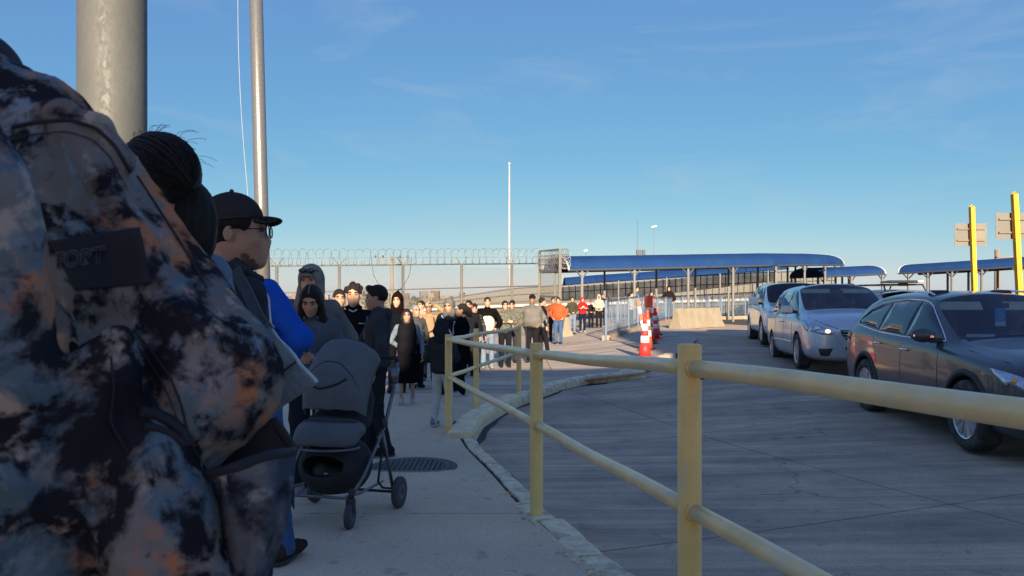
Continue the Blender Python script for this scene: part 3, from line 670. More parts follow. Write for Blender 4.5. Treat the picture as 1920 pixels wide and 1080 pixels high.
# tall red water barrier panel behind the cones
q = GP(1216, 641); t = thing('channelizer_post', 'tall orange square channelizer standing in the middle of the cones', 'traffic post', q)
o = MB().box((0, 0, .72), (.22, .22, 1.34)).build('body', M_org, t); bevel_obj(o, .03, 2)
for z in (.55, .95): MB().box((0, 0, z), (.232, .232, .16)).build('reflective_band', M_ref, t)
MB().box((0, 0, .025), (.45, .45, .05)).build('base', M_rub, t)
q = GP(1207, 650); t = thing('barrier_board', 'slanted red and white striped barrier pole leaning over the cones', 'barrier board', q)
a = P(1196, 562, q.y) - q; b = P(1210, 640, q.y) - q
for i in range(6):
    MB().beam(a.lerp(b, i / 6 + .004), a.lerp(b, (i + 1) / 6 - .004), .075, .03, (0, 1, 0)).build('stripe', M_org if i % 2 == 0 else M_ref, t)
MB().beam((b.x, b.y + .06, b.z), (b.x, b.y + .06, 0.0), .03, .03, (0, 1, 0)).build('support', M_lowk, t)

# ---------------------------------------------------------------- sign posts at the right
M_sy = mat('signpost_yellow', (.72, .34, .008), .5, var=.08); M_sb = mat('sign_back_aluminium', (.16, .155, .14), .6, .2, .10, 3, dark=(.19, .175, .14), dscale=3)
def signpost(label, px, ptop, pbot, Y, sx0, sx1, sy0, sy1, lean):
    a = P(px, ptop, Y); bt = P(pbot[0], pbot[1], Y); z0 = road(a.x, Y); d = (bt - a); foot = a + d * ((a.z - z0) / (a.z - bt.z)); t = thing('sign_post', label, 'sign', foot)
    MB().beam((0, 0, 0), a - foot, .095, .095, (0, 1, 0)).build('post', M_sy, t)
    MB().lathe([(.068, 0), (.001, .06)], 4, c=a - foot).build('post_cap', M_sy, t)
    p0 = P(sx0, sy0, Y + .09) - foot; p1 = P(sx1, sy1, Y + .09) - foot; c = (p0 + p1) / 2
    o = MB().box(c, (abs(p1.x - p0.x), .006, abs(p0.z - p1.z))).build('sign_panel', M_sb, t)
    for f in (.25, .76): MB().box((c.x, c.y - .022, p0.z + (p1.z - p0.z) * f), (abs(p1.x - p0.x) * .88, .03, .035)).build('stiffener', M_sb, t)
signpost('yellow square post with a small grey sign seen from the back', 1822, 388, (1827, 540), 17.5, 1790, 1850, 419, 461, 0)
signpost('taller yellow post at the right edge with a wide grey sign seen from the back', 1902, 364, (1911, 543), 14.5, 1867, 1945, 399, 448, 0)

# ---------------------------------------------------------------- distant things
M_white = mat('white_paint', (.36, .37, .38), .5)
def pole_thing(name, label, cat, px, ptop, Y, r, m, zb=-.9):
    a = P(px, ptop, Y); t = thing(name, label, cat, (a.x, Y, zb)); MB().tube([(0, 0, 0), (0, 0, a.z - zb)], [r * 1.25, r * .75], 10).build('shaft', m, t, True); return t, a
t, a = pole_thing('flagpole', 'very tall white flagpole standing far away beyond the fence', 'flagpole', 955, 308, 150, .22, M_white)
MB().sphere((0, 0, a.z + .9 + .1), .3).build('finial', M_white, t)
t, a = pole_thing('street_lamp', 'thin pale lamp mast with a camera box above the long blue canopy', 'street lamp', 1195, 412, 75, .03, mat('lamp_mast', (.10, .135, .165), .7))
MB().box((.15, 0, a.z + .9 - 3.3), (.5, .3, .5)).build('camera_box', M_dkst, t); MB().box((.65, 0, a.z + .9 - 3.3), (.3, .3, .5)).build('camera_box', M_dkst, t)
M_mast = mat('lamp_mast', (.10, .135, .165), .7); M_lamp = mat('lamp_head', (.8, .84, .88), .3, .3)
def lamphead(label, px, py, Y, w):
    a = P(px, py, Y); t = thing('street_lamp', label, 'street lamp', (a.x - w * .0, Y, -.9)); M1 = Matrix.Rotation(R(-14), 3, 'Y')
    MB().tube([(0, 0, 0), (0, 0, a.z + .9 - .1)], [.03, .02], 6).build('mast', M_mast, t)
    o = MB().box((0, 0, a.z + .9), (w, .35, .16), M1).build('lamp_head', M_lamp, t); bevel_obj(o, .05, 2)
lamphead('street lamp with a wide flat head high over the canopy', 1226, 425, 80, .62)
lamphead('small far street lamp just left of the canopy crown', 1098, 470, 90, .5)
M_wood = mat('weathered_wood', (.20, .175, .14), .9, var=.2, scale=2, stretch=((4, 4, .4), (0, 0, 0)))
a = P(735, 480, 70); t = thing('utility_pole', 'pale wooden utility pole with crossarms and hanging cables behind the fence', 'utility pole', (a.x, 70, -.9))
MB().tube([(0, 0, 0), (0, 0, a.z + .9)], [.20, .14], 10).build('shaft', M_wood, t, True)
for dz in (-.25, -.75): MB().box((0, -.25, a.z + .9 + dz), (3.6 - abs(dz), .10, .09)).build('crossarm', M_wood, t)
for s in (-1, 1):
    pts = [(s * 1.9, -.25, a.z + .65), (s * 1.7, -.25, a.z - .9), (s * 1.1, -.25, a.z - 2.0), (s * .2, -.25, a.z - 2.7)]; MB().tube(pts, .03, 5).build('cable', M_dkst, t)
for s in (-1.5, -.8, .8, 1.5): MB().lathe([(.06, 0), (.09, .1), (.05, .22), (.001, .24)], 8, c=(s, -.25, a.z + .72)).build('insulator', M_dkst, t)
a = P(1870, 468, 60); t = thing('utility_pole', 'brown wooden utility pole behind the canopy at the right', 'utility pole', (a.x, 60, -.9))
MB().tube([(0, 0, 0), (0, 0, a.z + .9)], [.26, .2], 10).build('shaft', M_wood, t, True); MB().box((.9, -.2, a.z + .3), (2.2, .1, .1)).build('arm', M_wood, t)
# low town on the horizon
rs = random.Random(11); wallc = [(.17, .15, .12), (.22, .21, .19), (.12, .10, .08), (.14, .13, .115), (.20, .18, .15), (.13, .085, .065)]
M_win = mat('far_window', (.05, .06, .07), .3)
for i in range(38):
    px = 500 + i * 11.4 + rs.uniform(-4, 4) if i < 34 else 1545 + (i - 34) * 40 + rs.uniform(-9, 9); Y = rs.uniform(150, 330); h = rs.uniform(2.0, 4.0) * Y / 230; wdt = rs.uniform(5, 13) / FPX * Y * 1.3
    X = (px - CX) / FPX * Y; k = rs.randrange(6); c = wallc[k]; t = thing('town_building', None, 'building', (X, Y, -.9), rs.uniform(-.3, .3), 'low town buildings on the horizon')
    t['label'] = 'small flat roofed town building low on the hazy horizon'
    mw = mat('town_wall_%d' % k, c, .9, var=.1, scale=.5)
    MB().box((0, 0, h / 2), (wdt, wdt * .8, h)).build('wall', mw, t); MB().box((0, 0, h + .11), (wdt * 1.03, wdt * .83, .2)).build('roof', mw, t)
    nwin = rs.randrange(2, 4)
    for j in range(nwin): MB().box(((j + .5 - nwin / 2) * wdt / nwin, -wdt * .4 - .02, h * .55), (wdt / nwin * .4, .06, h * .3)).build('window', M_win, t)
M_leaf = mat('dusty_foliage', (.055, .065, .03), .9, var=.35, scale=1.5); M_trunk = mat('bark', (.12, .09, .07), .95)
for i in range(12):
    px = [690, 716, 705, 812, 822, 830, 848, 780, 1010, 640, 560, 870][i]; Y = 60 + 9 * (i % 5) + 20; X = (px - CX) / FPX * Y; h = rs.uniform(1.6, 2.6) + (1.2 if i < 3 else 0)
    t = thing('scrub_tree', 'small dusty green tree beyond the fence', 'tree', (X, Y, -.9), 0, 'small dusty trees beyond the fence')
    MB().tube([(0, 0, 0), (.05, 0, h * .5), (0, .1, h * .8)], [.10, .07, .03], 6).build('trunk', M_trunk, t)
    m = MB()
    for k in range(420):
        v = Vector((rs.gauss(0, 1), rs.gauss(0, 1), rs.gauss(0, 1))); v.normalize(); rr = rs.uniform(.5, 1) ** .5 * (1 + .25 * math.sin(v.x * 5 + i) * math.cos(v.z * 4)); p = Vector((v.x * rr * .75, v.y * rr * .75, h * .72 + v.z * rr * h * .36))
        Mr = Matrix.Rotation(rs.uniform(0, 6), 3, (rs.random(), rs.random(), rs.random() + .01)); s = rs.uniform(.06, .12); m.add([p + Mr @ Vector((-s, 0, 0)), p + Mr @ Vector((0, -s * .6, 0)), p + Mr @ Vector((s, 0, 0)), p + Mr @ Vector((0, s * .6, 0))], [(0, 1, 2, 3)])
    m.build('crown', M_leaf, t)
# ---------------------------------------------------------------- unseen roofs added behind the camera, stepped to shape the shade ahead
M_shade = mat('shade_roof_panel', (.78, .72, .62), .85, var=.08, scale=.6, bump=.2); M_sill = mat('shade_roof_trim', (.6, .58, .54), .6)
def occl(label, x0, x1, y, depth, h, ncol):
    """added sun blocker out of view: a wide flat roof on columns."""
    t = thing('shade_roof', label, 'canopy', ((x0 + x1) / 2, y, -.9)); w = x1 - x0
    MB().box((0, -depth / 2, h + .9 - .25), (w, depth, .5)).build('roof', M_shade, t); MB().box((0, .03, h + .9 - .28), (w + .02, .1, .62)).build('fascia', M_sill, t)
    for i in range(ncol):
        for j in range(3):
            MB().box((-w / 2 + w * (i + .5) / ncol, -1.2 - (depth - 2.4) * j / 2, (h + .4) / 2), (.45, .45, h + .4)).build('column', M_sill, t)
T12 = math.tan(R(SUN_EL)); shY = -9.0
occl('wide flat shade roof added behind the viewer', -.40, 5.6, shY, 15, (16.9 - shY) * T12 - .05, 2)
occl('lower flat shade roof added behind the viewer to the left', -3.2, -.42, shY, 13, (13.2 - shY) * T12 - .05, 2)
occl('taller flat shade roof added behind the viewer to the right', 5.62, 10.6, shY - .5, 26, (27.5 - shY + .5) * T12 + .35, 3)
# ================================================================ vehicles (local frame: nose towards -Y, x to the car's left... seen side = -x)
def carpaint(name, col, metal=.75, rough=.28):
    m = mat(name, col, rough, metal, .05, 2, 0, 1, .55, .4, dark=[c * .93 for c in col], dscale=1.0); return m
M_tyre = mat('tyre_rubber', (.035, .034, .033), .85, var=.3, scale=9, bump=.2, bscale=80, dark=(.09, .08, .07), dscale=6)
M_rim = mat('alloy_rim', (.55, .56, .58), .28, .9, .06, 8); M_chrome = mat('chrome', (.75, .76, .78), .12, 1.0, .03, 5)
M_plast = mat('black_plastic', (.025, .026, .028), .6, var=.2); M_blackgl = mat('gloss_black', (.01, .01, .012), .12, 0, .1, 5, coat=.6)
M_under = mat('wheel_well_black', (.008, .008, .009), .95)
M_pglass = mat('privacy_glass', (.012, .016, .020), .04, 0, .1, 2, spec=.9); M_wsh = glass_mat('windscreen_glass', (.92, .97, .97), .97)
M_lens = glass_mat('headlight_lens', (.95, .97, 1), .97); M_seat = mat('seat_fabric', (.05, .05, .055), .9); M_visor = mat('sun_visor', (.80, .66, .44), .8); M_cabin = mat('cabin_plastic', (.02, .02, .022), .8)
M_amber = mat('amber_lens', (.85, .35, .08), .3); M_skinf = mat('driver_skin', (.45, .25, .16), .6)
def subsurf(me, lv):
    o = bpy.data.objects.new('tmp', me); COL.objects.link(o); md = o.modifiers.new('s', 'SUBSURF'); md.levels = lv; md.render_levels = lv; md.subdivision_type = 'CATMULL_CLARK'
    dg = bpy.context.evaluated_depsgraph_get(); r = bpy.data.meshes.new_from_object(o.evaluated_get(dg)); bpy.data.objects.remove(o); return r
def boolcut(me, cutters):
    o = bpy.data.objects.new('tmp', me); COL.objects.link(o); tmp = []
    for c in cutters:
        co = bpy.data.objects.new('cut', c); COL.objects.link(co); md = o.modifiers.new('b', 'BOOLEAN'); md.object = co; md.operation = 'DIFFERENCE'; md.solver = 'EXACT'; tmp.append(co)
    dg = bpy.context.evaluated_depsgraph_get(); r = bpy.data.meshes.new_from_object(o.evaluated_get(dg)); bpy.data.objects.remove(o)
    for c in tmp: bpy.data.objects.remove(c)
    return r
def crease_ring(): pass
def project(bvh, pts, plane, off, sgn=-1):
    """plane 'side': pts are (y, z) cast along x from the sgn side; 'front': pts are (x, z) cast along +y; 'top': (x, y) cast down."""
    out = []; last = None
    for a, b in pts:
        if plane == 'side': o = Vector((sgn * 3, a, b)); d = Vector((-sgn, 0, 0))
        elif plane == 'front': o = Vector((a, -6, b)); d = Vector((0, 1, 0))
        else: o = Vector((a, b, 4)); d = Vector((0, 0, -1))
        h = bvh.ray_cast(o, d)
        if h[0] is None:
            q = last if last is not None else o + d * 2.1
            if plane == 'side': q = Vector((q.x, a, b))
            elif plane == 'front': q = Vector((a, q.y, b))
            out.append(q); continue
        nrm = h[1] if h[1].dot(d) < 0 else -h[1]
        q = h[0] - d * off * .6 + nrm * off * .4; out.append(q); last = q
    return out
def patch(bvh, poly, plane, name, m, parent, off=.004, sgn=-1, cuts=2, th=.006):
    bm = bmesh.new(); P2 = []
    n = len(poly)
    for i in range(n):
        a, b = poly[i], poly[(i + 1) % n]; ln = math.hypot(b[0] - a[0], b[1] - a[1]); k = max(1, int(ln / .07))
        for j in range(k): P2.append((a[0] + (b[0] - a[0]) * j / k, a[1] + (b[1] - a[1]) * j / k))
    vs = [bm.verts.new((p[0], p[1], 0)) for p in P2]; es = [bm.edges.new((vs[i], vs[(i + 1) % len(vs)])) for i in range(len(vs))]
    bmesh.ops.triangle_fill(bm, edges=es, use_beauty=True); bmesh.ops.subdivide_edges(bm, edges=bm.edges[:], cuts=cuts, use_grid_fill=True)
    co = project(bvh, [(v.co.x, v.co.y) for v in bm.verts], plane, off, sgn)
    for v, c in zip(bm.verts, co): v.co = c
    bmesh.ops.recalc_face_normals(bm, faces=bm.faces)
    d = {'side': Vector((sgn, 0, 0)), 'front': Vector((0, -1, 0)), 'top': Vector((0, 0, 1))}[plane]
    if sum((f.normal.dot(d) * f.calc_area() for f in bm.faces)) < 0: bmesh.ops.reverse_faces(bm, faces=bm.faces)
    g = bmesh.ops.extrude_face_region(bm, geom=bm.faces[:]); 
    # the original sheet stays outside, the copy goes inwards
    for v in [e for e in g['geom'] if isinstance(e, bmesh.types.BMVert)]: v.co -= d * th * 1.0
    bmesh.ops.recalc_face_normals(bm, faces=bm.faces)
    me = bpy.data.meshes.new(name); bm.to_mesh(me); bm.free(); return link(name, me, m, parent, True)
def ribbon(bvh, pts, plane, w, name, m, parent, off=.004, sgn=-1, r=None):
    P2 = []
    for a, b in zip(pts, pts[1:]):
        ln = math.hypot(b[0] - a[0], b[1] - a[1]); k = max(1, int(ln / .06)); P2 += [(a[0] + (b[0] - a[0]) * j / k, a[1] + (b[1] - a[1]) * j / k) for j in range(k)]
    P2.append(pts[-1]); co = project(bvh, P2, plane, off, sgn)
    k = MB(); k.tube(co, w / 2, 6); return k.build(name, m, parent, True)
def ring(hw, zb, zm, zs, g, zg, r, zr, mxx, zmx, zc):
    return [(0, zb), (hw * .80, zb), (hw * .975, zb + .10), (hw, zm), (hw * .975, zs), (g, zg), (r, zr), (mxx, zmx), (0, zc)]
def car_body(sts, creaseset=()):
    """sts: list of (y, ring). half-rings mirrored; caps quads. returns mesh; material 0 paint, 1 windscreen."""
    NR = 9; full = []
    for y, rg in sts:
        row = [(x, y, z) for x, z in rg] + [(-x, y, z) for x, z in rg[-2:0:-1]]; full.append(row)
    W = len(full[0]); vs = [v for r in full for v in r]; fs = []; mi = []
    for i in range(len(full) - 1):
        for k in range(W):
            fs.append((i * W + k, i * W + (k + 1) % W, (i + 1) * W + (k + 1) % W, (i + 1) * W + k)); mi.append(0)
    def cap(i, rev):
        b = i * W; m_ = lambda k: b + (W - k) % W
        # strips between k and mirror k
        for k in range(0, NR - 1):
            if k == 0: q = (b, b + 1, m_(1)); 
            elif k == NR - 2: q = (b + k, b + k + 1, m_(k))
            else: q = (b + k, b + k + 1, m_(k + 1), m_(k))
            if k == 0: q = (b + 0, b + 1, m_(1))
            fs.append(q[::-1] if rev else q); mi.append(0)
    cap(0, False); cap(len(full) - 1, True)
    return vs, fs, mi, W
def wheel(parent, x, y, r, w, side, spokes=10, zoff=0, cap=M_rim, style=0):
    """side -1: visible face looks to -x."""
    t = bpy.data.objects.new('wheel', None); COL.objects.link(t); t.parent = parent; t.location = (x, y, r); t.rotation_euler = (0, R(90) * side, 0)
    ri = r * .665
    MB().lathe([(ri, -w / 2 + .01), (r * .93, -w / 2), (r * .985, -w / 2 + .025), (r, -w * .2), (r, w * .2), (r * .985, w / 2 - .025), (r * .93, w / 2), (r * .8, w / 2 + .004), (ri, w / 2 - .012), (ri, -w / 2 + .02)], 48).build('tyre', M_tyre, t, True)
    m = MB(); m.lathe([(ri + .004, w / 2 - .02), (ri - .004, w / 2 - .004), (ri - .022, w / 2 - .012), (ri - .03, w / 2 - .10), (ri - .03, -w / 2 + .03), (ri, -w / 2 + .02), (ri + .004, w / 2 - .03)], 40)
    for k in range(spokes):
        a = 2 * math.pi * k / spokes + .15; wd_ = .030 if style == 0 else .05; pair = (-.055, .055) if style == 0 else (0,)
        for q in pair:
            ca = a + q * .35; cb = a + q * 1.6; m.beam((.045 * math.cos(ca), .045 * math.sin(ca), w / 2 - .03), ((ri - .012) * math.cos(cb), (ri - .012) * math.sin(cb), w / 2 - .022), wd_ * .72, .028)
    m.lathe([(.065, w / 2 - .05), (.065, w / 2 - .028), (.045, w / 2 - .016), (.001, w / 2 - .014)], 20); m.build('rim', cap, t, False)
    MB().lathe([(ri - .04, w / 2 - .10), (.001, w / 2 - .10)], 24).build('brake_disc', M_under, t)
    return t
def cyl_x(y, z, r, x0, x1, n=40):
    m = MB(); vs = []
    for x in (x0, x1):
        for k in range(n): a = 2 * math.pi * k / n; vs.append((x, y + r * math.cos(a), z + r * math.sin(a)))
    fs = [(k, (k + 1) % n, n + (k + 1) % n, n + k) for k in range(n)] + [tuple(range(n))[::-1], tuple(n + k for k in range(n))]
    me = mesh(vs, fs); bm = bmesh.new(); bm.from_mesh(me); bmesh.ops.recalc_face_normals(bm, faces=bm.faces); bm.to_mesh(me); bm.free(); return me
def finish_body(sts, windscreen, paint, parent, axf, axr, rw, hw, lv=3):
    vs, fs, mi, W = car_body(sts)
    for (i, ks) in windscreen:
        for k in ks: mi[i * W + k] = 1
    me = mesh(vs, fs, mi); bm = bmesh.new(); bm.from_mesh(me); bmesh.ops.recalc_face_normals(bm, faces=bm.faces)
    cl = bm.edges.layers.float.new('crease_edge')
    # a light crease along belt line, sill and windscreen border
    for e in bm.edges:
        fm = [f.material_index for f in e.link_faces]
        if len(fm) == 2 and fm[0] != fm[1]: e[cl] = .75
    vidx = {v.index: v for v in bm.verts}
    for e in bm.edges:
        a, b = e.verts[0].index, e.verts[1].index
        if a // W != b // W and a % W == b % W and (a % W in (4, W - 4)): e[cl] = max(e[cl], .35)
        if a // W != b // W and a % W == b % W and (a % W in (6, W - 6)): e[cl] = max(e[cl], .35)
        if a // W != b // W and a % W == b % W and (a % W in (5, W - 5)): e[cl] = max(e[cl], .5)
    bm.to_mesh(me); bm.free()
    s = subsurf(me, lv); bv = bmesh.new(); bv.from_mesh(s); BV = BVHTree.FromBMesh(bv); bv.free()
    # wheel wells
    cut = []
    for y in (axf, axr):
        for sd in (-1, 1): cut.append(cyl_x(y, rw, rw + .045, sd * (hw - .30), sd * (hw + .2)))
    for m_ in (paint, M_wsh, M_under): s.materials.append(m_)
    for c in cut:
        for m_ in (paint, M_wsh, M_under): c.materials.append(m_)
        c.polygons.foreach_set('material_index', [2] * len(c.polygons))
    r = boolcut(s, cut)
    mid = [p.material_index for p in r.polygons]
    body = bmesh.new(); body.from_mesh(r); body.faces.ensure_lookup_table()
    bmesh.ops.delete(body, geom=[f for f in body.faces if f.material_index == 1], context='FACES')
    b1 = bpy.data.meshes.new('body'); body.to_mesh(b1); body.free()
    for m_ in (paint, M_wsh, M_under): b1.materials.append(m_)
    o = bpy.data.objects.new('body', b1); COL.objects.link(o); o.parent = parent; b1.polygons.foreach_set('use_smooth', [p.material_index == 0 for p in b1.polygons])
    gl = bmesh.new(); gl.from_mesh(r); bmesh.ops.delete(gl, geom=[f for f in gl.faces if f.material_index != 1], context='FACES')
    for f in gl.faces: f.material_index = 0
    g1 = bpy.data.meshes.new('windscreen'); gl.to_mesh(g1); gl.free(); link('windscreen', g1, M_wsh, parent, True)
    for y in (axf, axr):                      # dark liner shells and arch cladding
        for sd in (-1, 1):
            k = MB(); n = 18; R0 = rw + .045
            k.grid(lambda u, v: (sd * (hw - .31 + .2 * v), y + (R0 - .006) * math.cos(math.pi * (-.05 + 1.1 * u)), rw + (R0 - .006) * math.sin(math.pi * (-.05 + 1.1 * u))), n, 1); k.build('wheel_liner', M_under, parent)
    return BV
def arch(bvh, y, rw, m, parent, w=.07, sgn=-1, flat=0):
    pts_o = []; pts_i = []
    for i in range(25):
        a = math.pi * (-.02 + 1.04 * i / 24); pts_i.append((y + (rw + .048) * math.cos(a), rw + (rw + .048) * math.sin(a))); pts_o.append((y + (rw + .048 + w) * math.cos(a), rw + (rw + .048 + w) * math.sin(a)))
    A = project(bvh, pts_i, 'side', .012, sgn); B = project(bvh, pts_o, 'side', .008, sgn)
    k = MB(); k.add([*A, *B, *[a - Vector((sgn * .03, 0, 0)) for a in A], *[b - Vector((sgn * .02, 0, 0)) for b in B]], [(i, i + 1, 26 + i, 25 + i) for i in range(24)] + [(i, 50 + i, 51 + i, i + 1) for i in range(24)] + [(25 + i, 26 + i, 76 + i, 75 + i) for i in range(24)])
    return k.build('wheel_arch', m, parent, True)
def seat_and_driver(parent, x, y, z, driver=None, name='seat'):
    o = MB().box((x, y + .12, z + .28), (.46, .12, .62)).box((x, y + .06, z + .68), (.24, .09, .18)).box((x, y - .12, z - .02), (.46, .5, .14)).build(name, M_seat, parent); bevel_obj(o, .03, 2)
def headlamp(bvh, poly, parent, m_in=None, amber=None, name='headlight', lens=None):
    patch(bvh, poly, 'front', name, mat('lamp_reflector', (.55, .58, .62), .18, .85, .25, 25), parent, .004)

def make_suv():
    t = thing('suv', 'dark grey sport utility vehicle with a blue placard behind its windscreen', 'car', (0, 0, 0))
    pt = carpaint('dark_grey_paint', (.050, .056, .068), .10, .34); S = []
    def st(y, *a): S.append((y, ring(*a)))
    #      y     hw   zb  zm  zs    g   zg    r   zr   mx  zmx  zc
    st(-2.36, .55, .34, .50, .60, .50, .66, .38, .69, .20, .70, .70)
    st(-2.31, .78, .24, .52, .70, .68, .78, .52, .82, .28, .84, .84)
    st(-2.12, .88, .20, .55, .84, .76, .92, .58, .97, .30, 1.00, 1.00)
    st(-1.80, .92, .19, .60, .92, .79, .98, .60, 1.03, .32, 1.055, 1.06)
    st(-1.35, .935, .19, .62, .97, .80, 1.02, .62, 1.07, .34, 1.10, 1.105)
    st(-.93, .94, .19, .63, 1.00, .83, 1.05, .74, 1.10, .40, 1.145, 1.15)
    st(-.10, .945, .19, .64, 1.03, .88, 1.08, .64, 1.56, .36, 1.635, 1.65)
    st(.45, .945, .19, .64, 1.05, .88, 1.10, .64, 1.60, .36, 1.675, 1.69)
    st(1.30, .94, .19, .66, 1.09, .87, 1.13, .64, 1.60, .36, 1.68, 1.69)
    st(1.98, .93, .22, .68, 1.11, .86, 1.16, .62, 1.55, .35, 1.65, 1.66)
    st(2.30, .90, .28, .68, 1.08, .82, 1.14, .64, 1.34, .35, 1.40, 1.41)
    st(2.41, .78, .36, .66, .98, .68, 1.03, .50, 1.07, .28, 1.08, 1.08)
    axf, axr, rw = -1.39, 1.39, .37
    B = finish_body(S, [(5, (6, 7, 8, 9))], pt, t, axf, axr, rw, .94)
    for sg in (-1, 1):
        for y in (axf, axr): arch(B, y, rw, M_plast, t, .06, sg)
        # side glass
        win = [(-.62, 1.135), (-.60, 1.15), (.04, 1.555), (.08, 1.57), (.16, 1.575), (.16, 1.135), (-.5, 1.115)]
        G = lambda poly, nm='window': patch(B, poly, 'side', nm, M_pglass, t, .004, sg)
        G([(-.70, 1.12), (-.12, 1.47), (.02, 1.515), (.16, 1.53), (.16, 1.125)]); G([(.205, 1.13), (.205, 1.535), (.60, 1.55), (.98, 1.52), (1.03, 1.155)]); G([(1.09, 1.165), (1.045, 1.52), (1.35, 1.49), (1.66, 1.42), (1.94, 1.27), (1.90, 1.235)], 'quarter_window')
        ribbon(B, [(-.74, 1.105), (-.12, 1.49), (.02, 1.535), (.20, 1.56), (.60, 1.575), (1.05, 1.55), (1.38, 1.515), (1.70, 1.435), (1.985, 1.26), (1.88, 1.205), (1.06, 1.135), (.18, 1.105), (-.74, 1.10)], 'side', .016, 'window_trim', M_chrome, t, .006, sg)
        for pts in ([(-.78, 1.04), (-.80, .62), (-.74, .36)], [(.18, 1.08), (.19, .7), (.16, .34)], [(1.07, 1.13), (1.10, .98), (.99, .82), (.93, .6), (.90, .36)]): ribbon(B, pts, 'side', .008, 'door_seam', M_under, t, -.001, sg)
        patch(B, [(-.95, .30), (.95, .30), (.95, .205), (-.95, .205)], 'side', 'sill_cladding', M_plast, t, .006, sg)
        for y, z in ((-.02 + .10, .955), (.93, .985)):
            q = project(B, [(y, z)], 'side', .03, sg)[0]; k = MB().tube([q + Vector((-sg * .03, -.10, 0)), q + Vector((0, -.07, .004)), q + Vector((0, .07, .004)), q + Vector((-sg * .03, .10, 0))], .014, 8); k.build('door_handle', M_chrome, t, True)
        # mirror
        q = project(B, [(-.62, 1.13)], 'side', 0, sg)[0]; mm = bpy.data.objects.new('door_mirror', None); COL.objects.link(mm); mm.parent = t
        MB().sphere(q + Vector((sg * .21, -.02, .035)), (.135, .075, .085), 14, 9).build('housing', pt, mm, True); MB().box(q + Vector((sg * .06, 0, -.03)), (.14, .06, .05)).build('arm', M_plast, mm)
        MB().beam(q + Vector((sg * .12, -.085, .02)), q + Vector((sg * .33, -.055, .03)), .012, .02).build('indicator', M_lens if 0 else M_chrome, mm); MB().sphere(q + Vector((sg * .21, .045, .03)), (.115, .012, .07), 12, 6).build('mirror_glass', M_pglass, mm, True)
        ribbon(B, [(-.05, 1.61), (.4, 1.64), (1.2, 1.62), (1.75, 1.545)], 'side', .0, 'x', M_plast, t, .0, sg) if 0 else None
        MB().tube([(sg * .60, -.0, 1.625), (sg * .60, .12, 1.66), (sg * .60, .9, 1.69), (sg * .58, 1.6, 1.665), (sg * .575, 1.8, 1.63)], .014, 6).build('roof_rail', M_chrome, t, True)
        # headlight wraps round the corner
        hl = [(sg * .44, .735), (sg * .60, .765), (sg * .80, .855), (sg * .885, .90), (sg * .875, .80), (sg * .80, .72), (sg * .62, .665), (sg * .46, .665)]
        lamp = patch(B, hl, 'front', 'headlight', mat('lamp_reflector', (.50, .54, .60), .2, .8, .3, 22), t, .006)
        patch(B, [(-2.12, .80), (-2.0, .86), (-1.83, .905), (-1.90, .83), (-2.06, .74)], 'side', 'headlight_corner', mat('lamp_reflector', (.5, .5, .5)), t, .008, sg)
        for x in (.58, .72):
            q = project(B, [(sg * x, .765)], 'front', .006)[0]; MB().sphere(q + Vector((0, .012, 0)), (.045, .03, .04), 12, 8).build('lamp_bulb', M_chrome, t, True)
        q = project(B, [(sg * .83, .80)], 'front', .004)[0]; MB().sphere(q + Vector((0, .01, 0)), (.03, .03, .03), 10, 6).build('turn_signal', M_amber, t, True)
        patch(B, [(2.05, .98), (2.22, .99), (2.30, 1.10), (2.2, 1.13), (1.98, 1.08)], 'side', 'tail_light', mat('tail_red', (.35, .02, .02), .25), t, .006, sg)
        patch(B, [(sg * .56, .47), (sg * .78, .50), (sg * .80, .38), (sg * .58, .33)], 'front', 'fog_lamp_recess', M_plast, t, .005)
    ribbon(B, [(-.80, 1.03), (-.77, .96), (-.66, .86), (-.5, .80)], 'front', .01, 'bonnet_seam', M_under, t, 0); ribbon(B, [(.80, 1.03), (.77, .96), (.66, .86), (.5, .80)], 'front', .01, 'bonnet_seam', M_under, t, 0)
    patch(B, [(-.36, .72), (.36, .72), (.40, .66), (.34, .56), (-.34, .56), (-.40, .66)], 'front', 'grille', M_blackgl, t, .006)
    patch(B, [(-.5, .42), (.5, .42), (.42, .30), (-.42, .30)], 'front', 'lower_grille', M_plast, t, .006)
    for x, s in ((-.935, -1), (.935, 1)):
        for y in (axf, axr): wheel(t, x - s * .12, y, rw, .235, s, 10)
    ribbon(B, [(-.68, 1.115), (-.3, 1.17), (0, 1.18), (.3, 1.17), (.68, 1.115)], 'front', .012, 'wiper', M_plast, t, 0)
    # cabin
    MB().box((0, .6, .98), (1.55, 2.9, .06)).build('cabin_floor', M_cabin, t); o = MB().box((0, -.62, 1.07), (1.45, .5, .14)).build('dashboard', M_cabin, t)
    for x in (-.37, .37): seat_and_driver(t, x, .35, .92)
    for x in (-.37, .37):
        o = MB().box((x, -.12, 1.49), (.50, .03, .13), Matrix.Rotation(R(-38), 3, 'X')).build('sun_visor', M_visor, t); bevel_obj(o, .012, 2)
    MB().box((0, -.24, 1.50), (.24, .03, .06)).build('rear_view_mirror', M_plast, t)
    # placard hanging from the mirror, with the wheelchair figure
    M_pb = mat('placard_blue', (.03, .42, .85), .5, var=.04); M_pw = mat('placard_white', (.9, .9, .9), .5, var=.03)
    pl = MB().box((-.02, -.33, 1.385), (.115, .004, .17)).build('parking_placard', M_pb, t)
    MB().box((-.02, -.334, 1.285), (.115, .004, .05)).build('placard_strip', M_pw, pl)
    sy = MB(); cx_, cz = -.02, 1.385; yy = -.3345; sc = .9
    ring_ = [(cx_ - .004 + .024 * sc * math.cos(a), yy, cz - .024 + .024 * sc * math.sin(a)) for a in [R(150 + i * 22) for i in range(12)]]
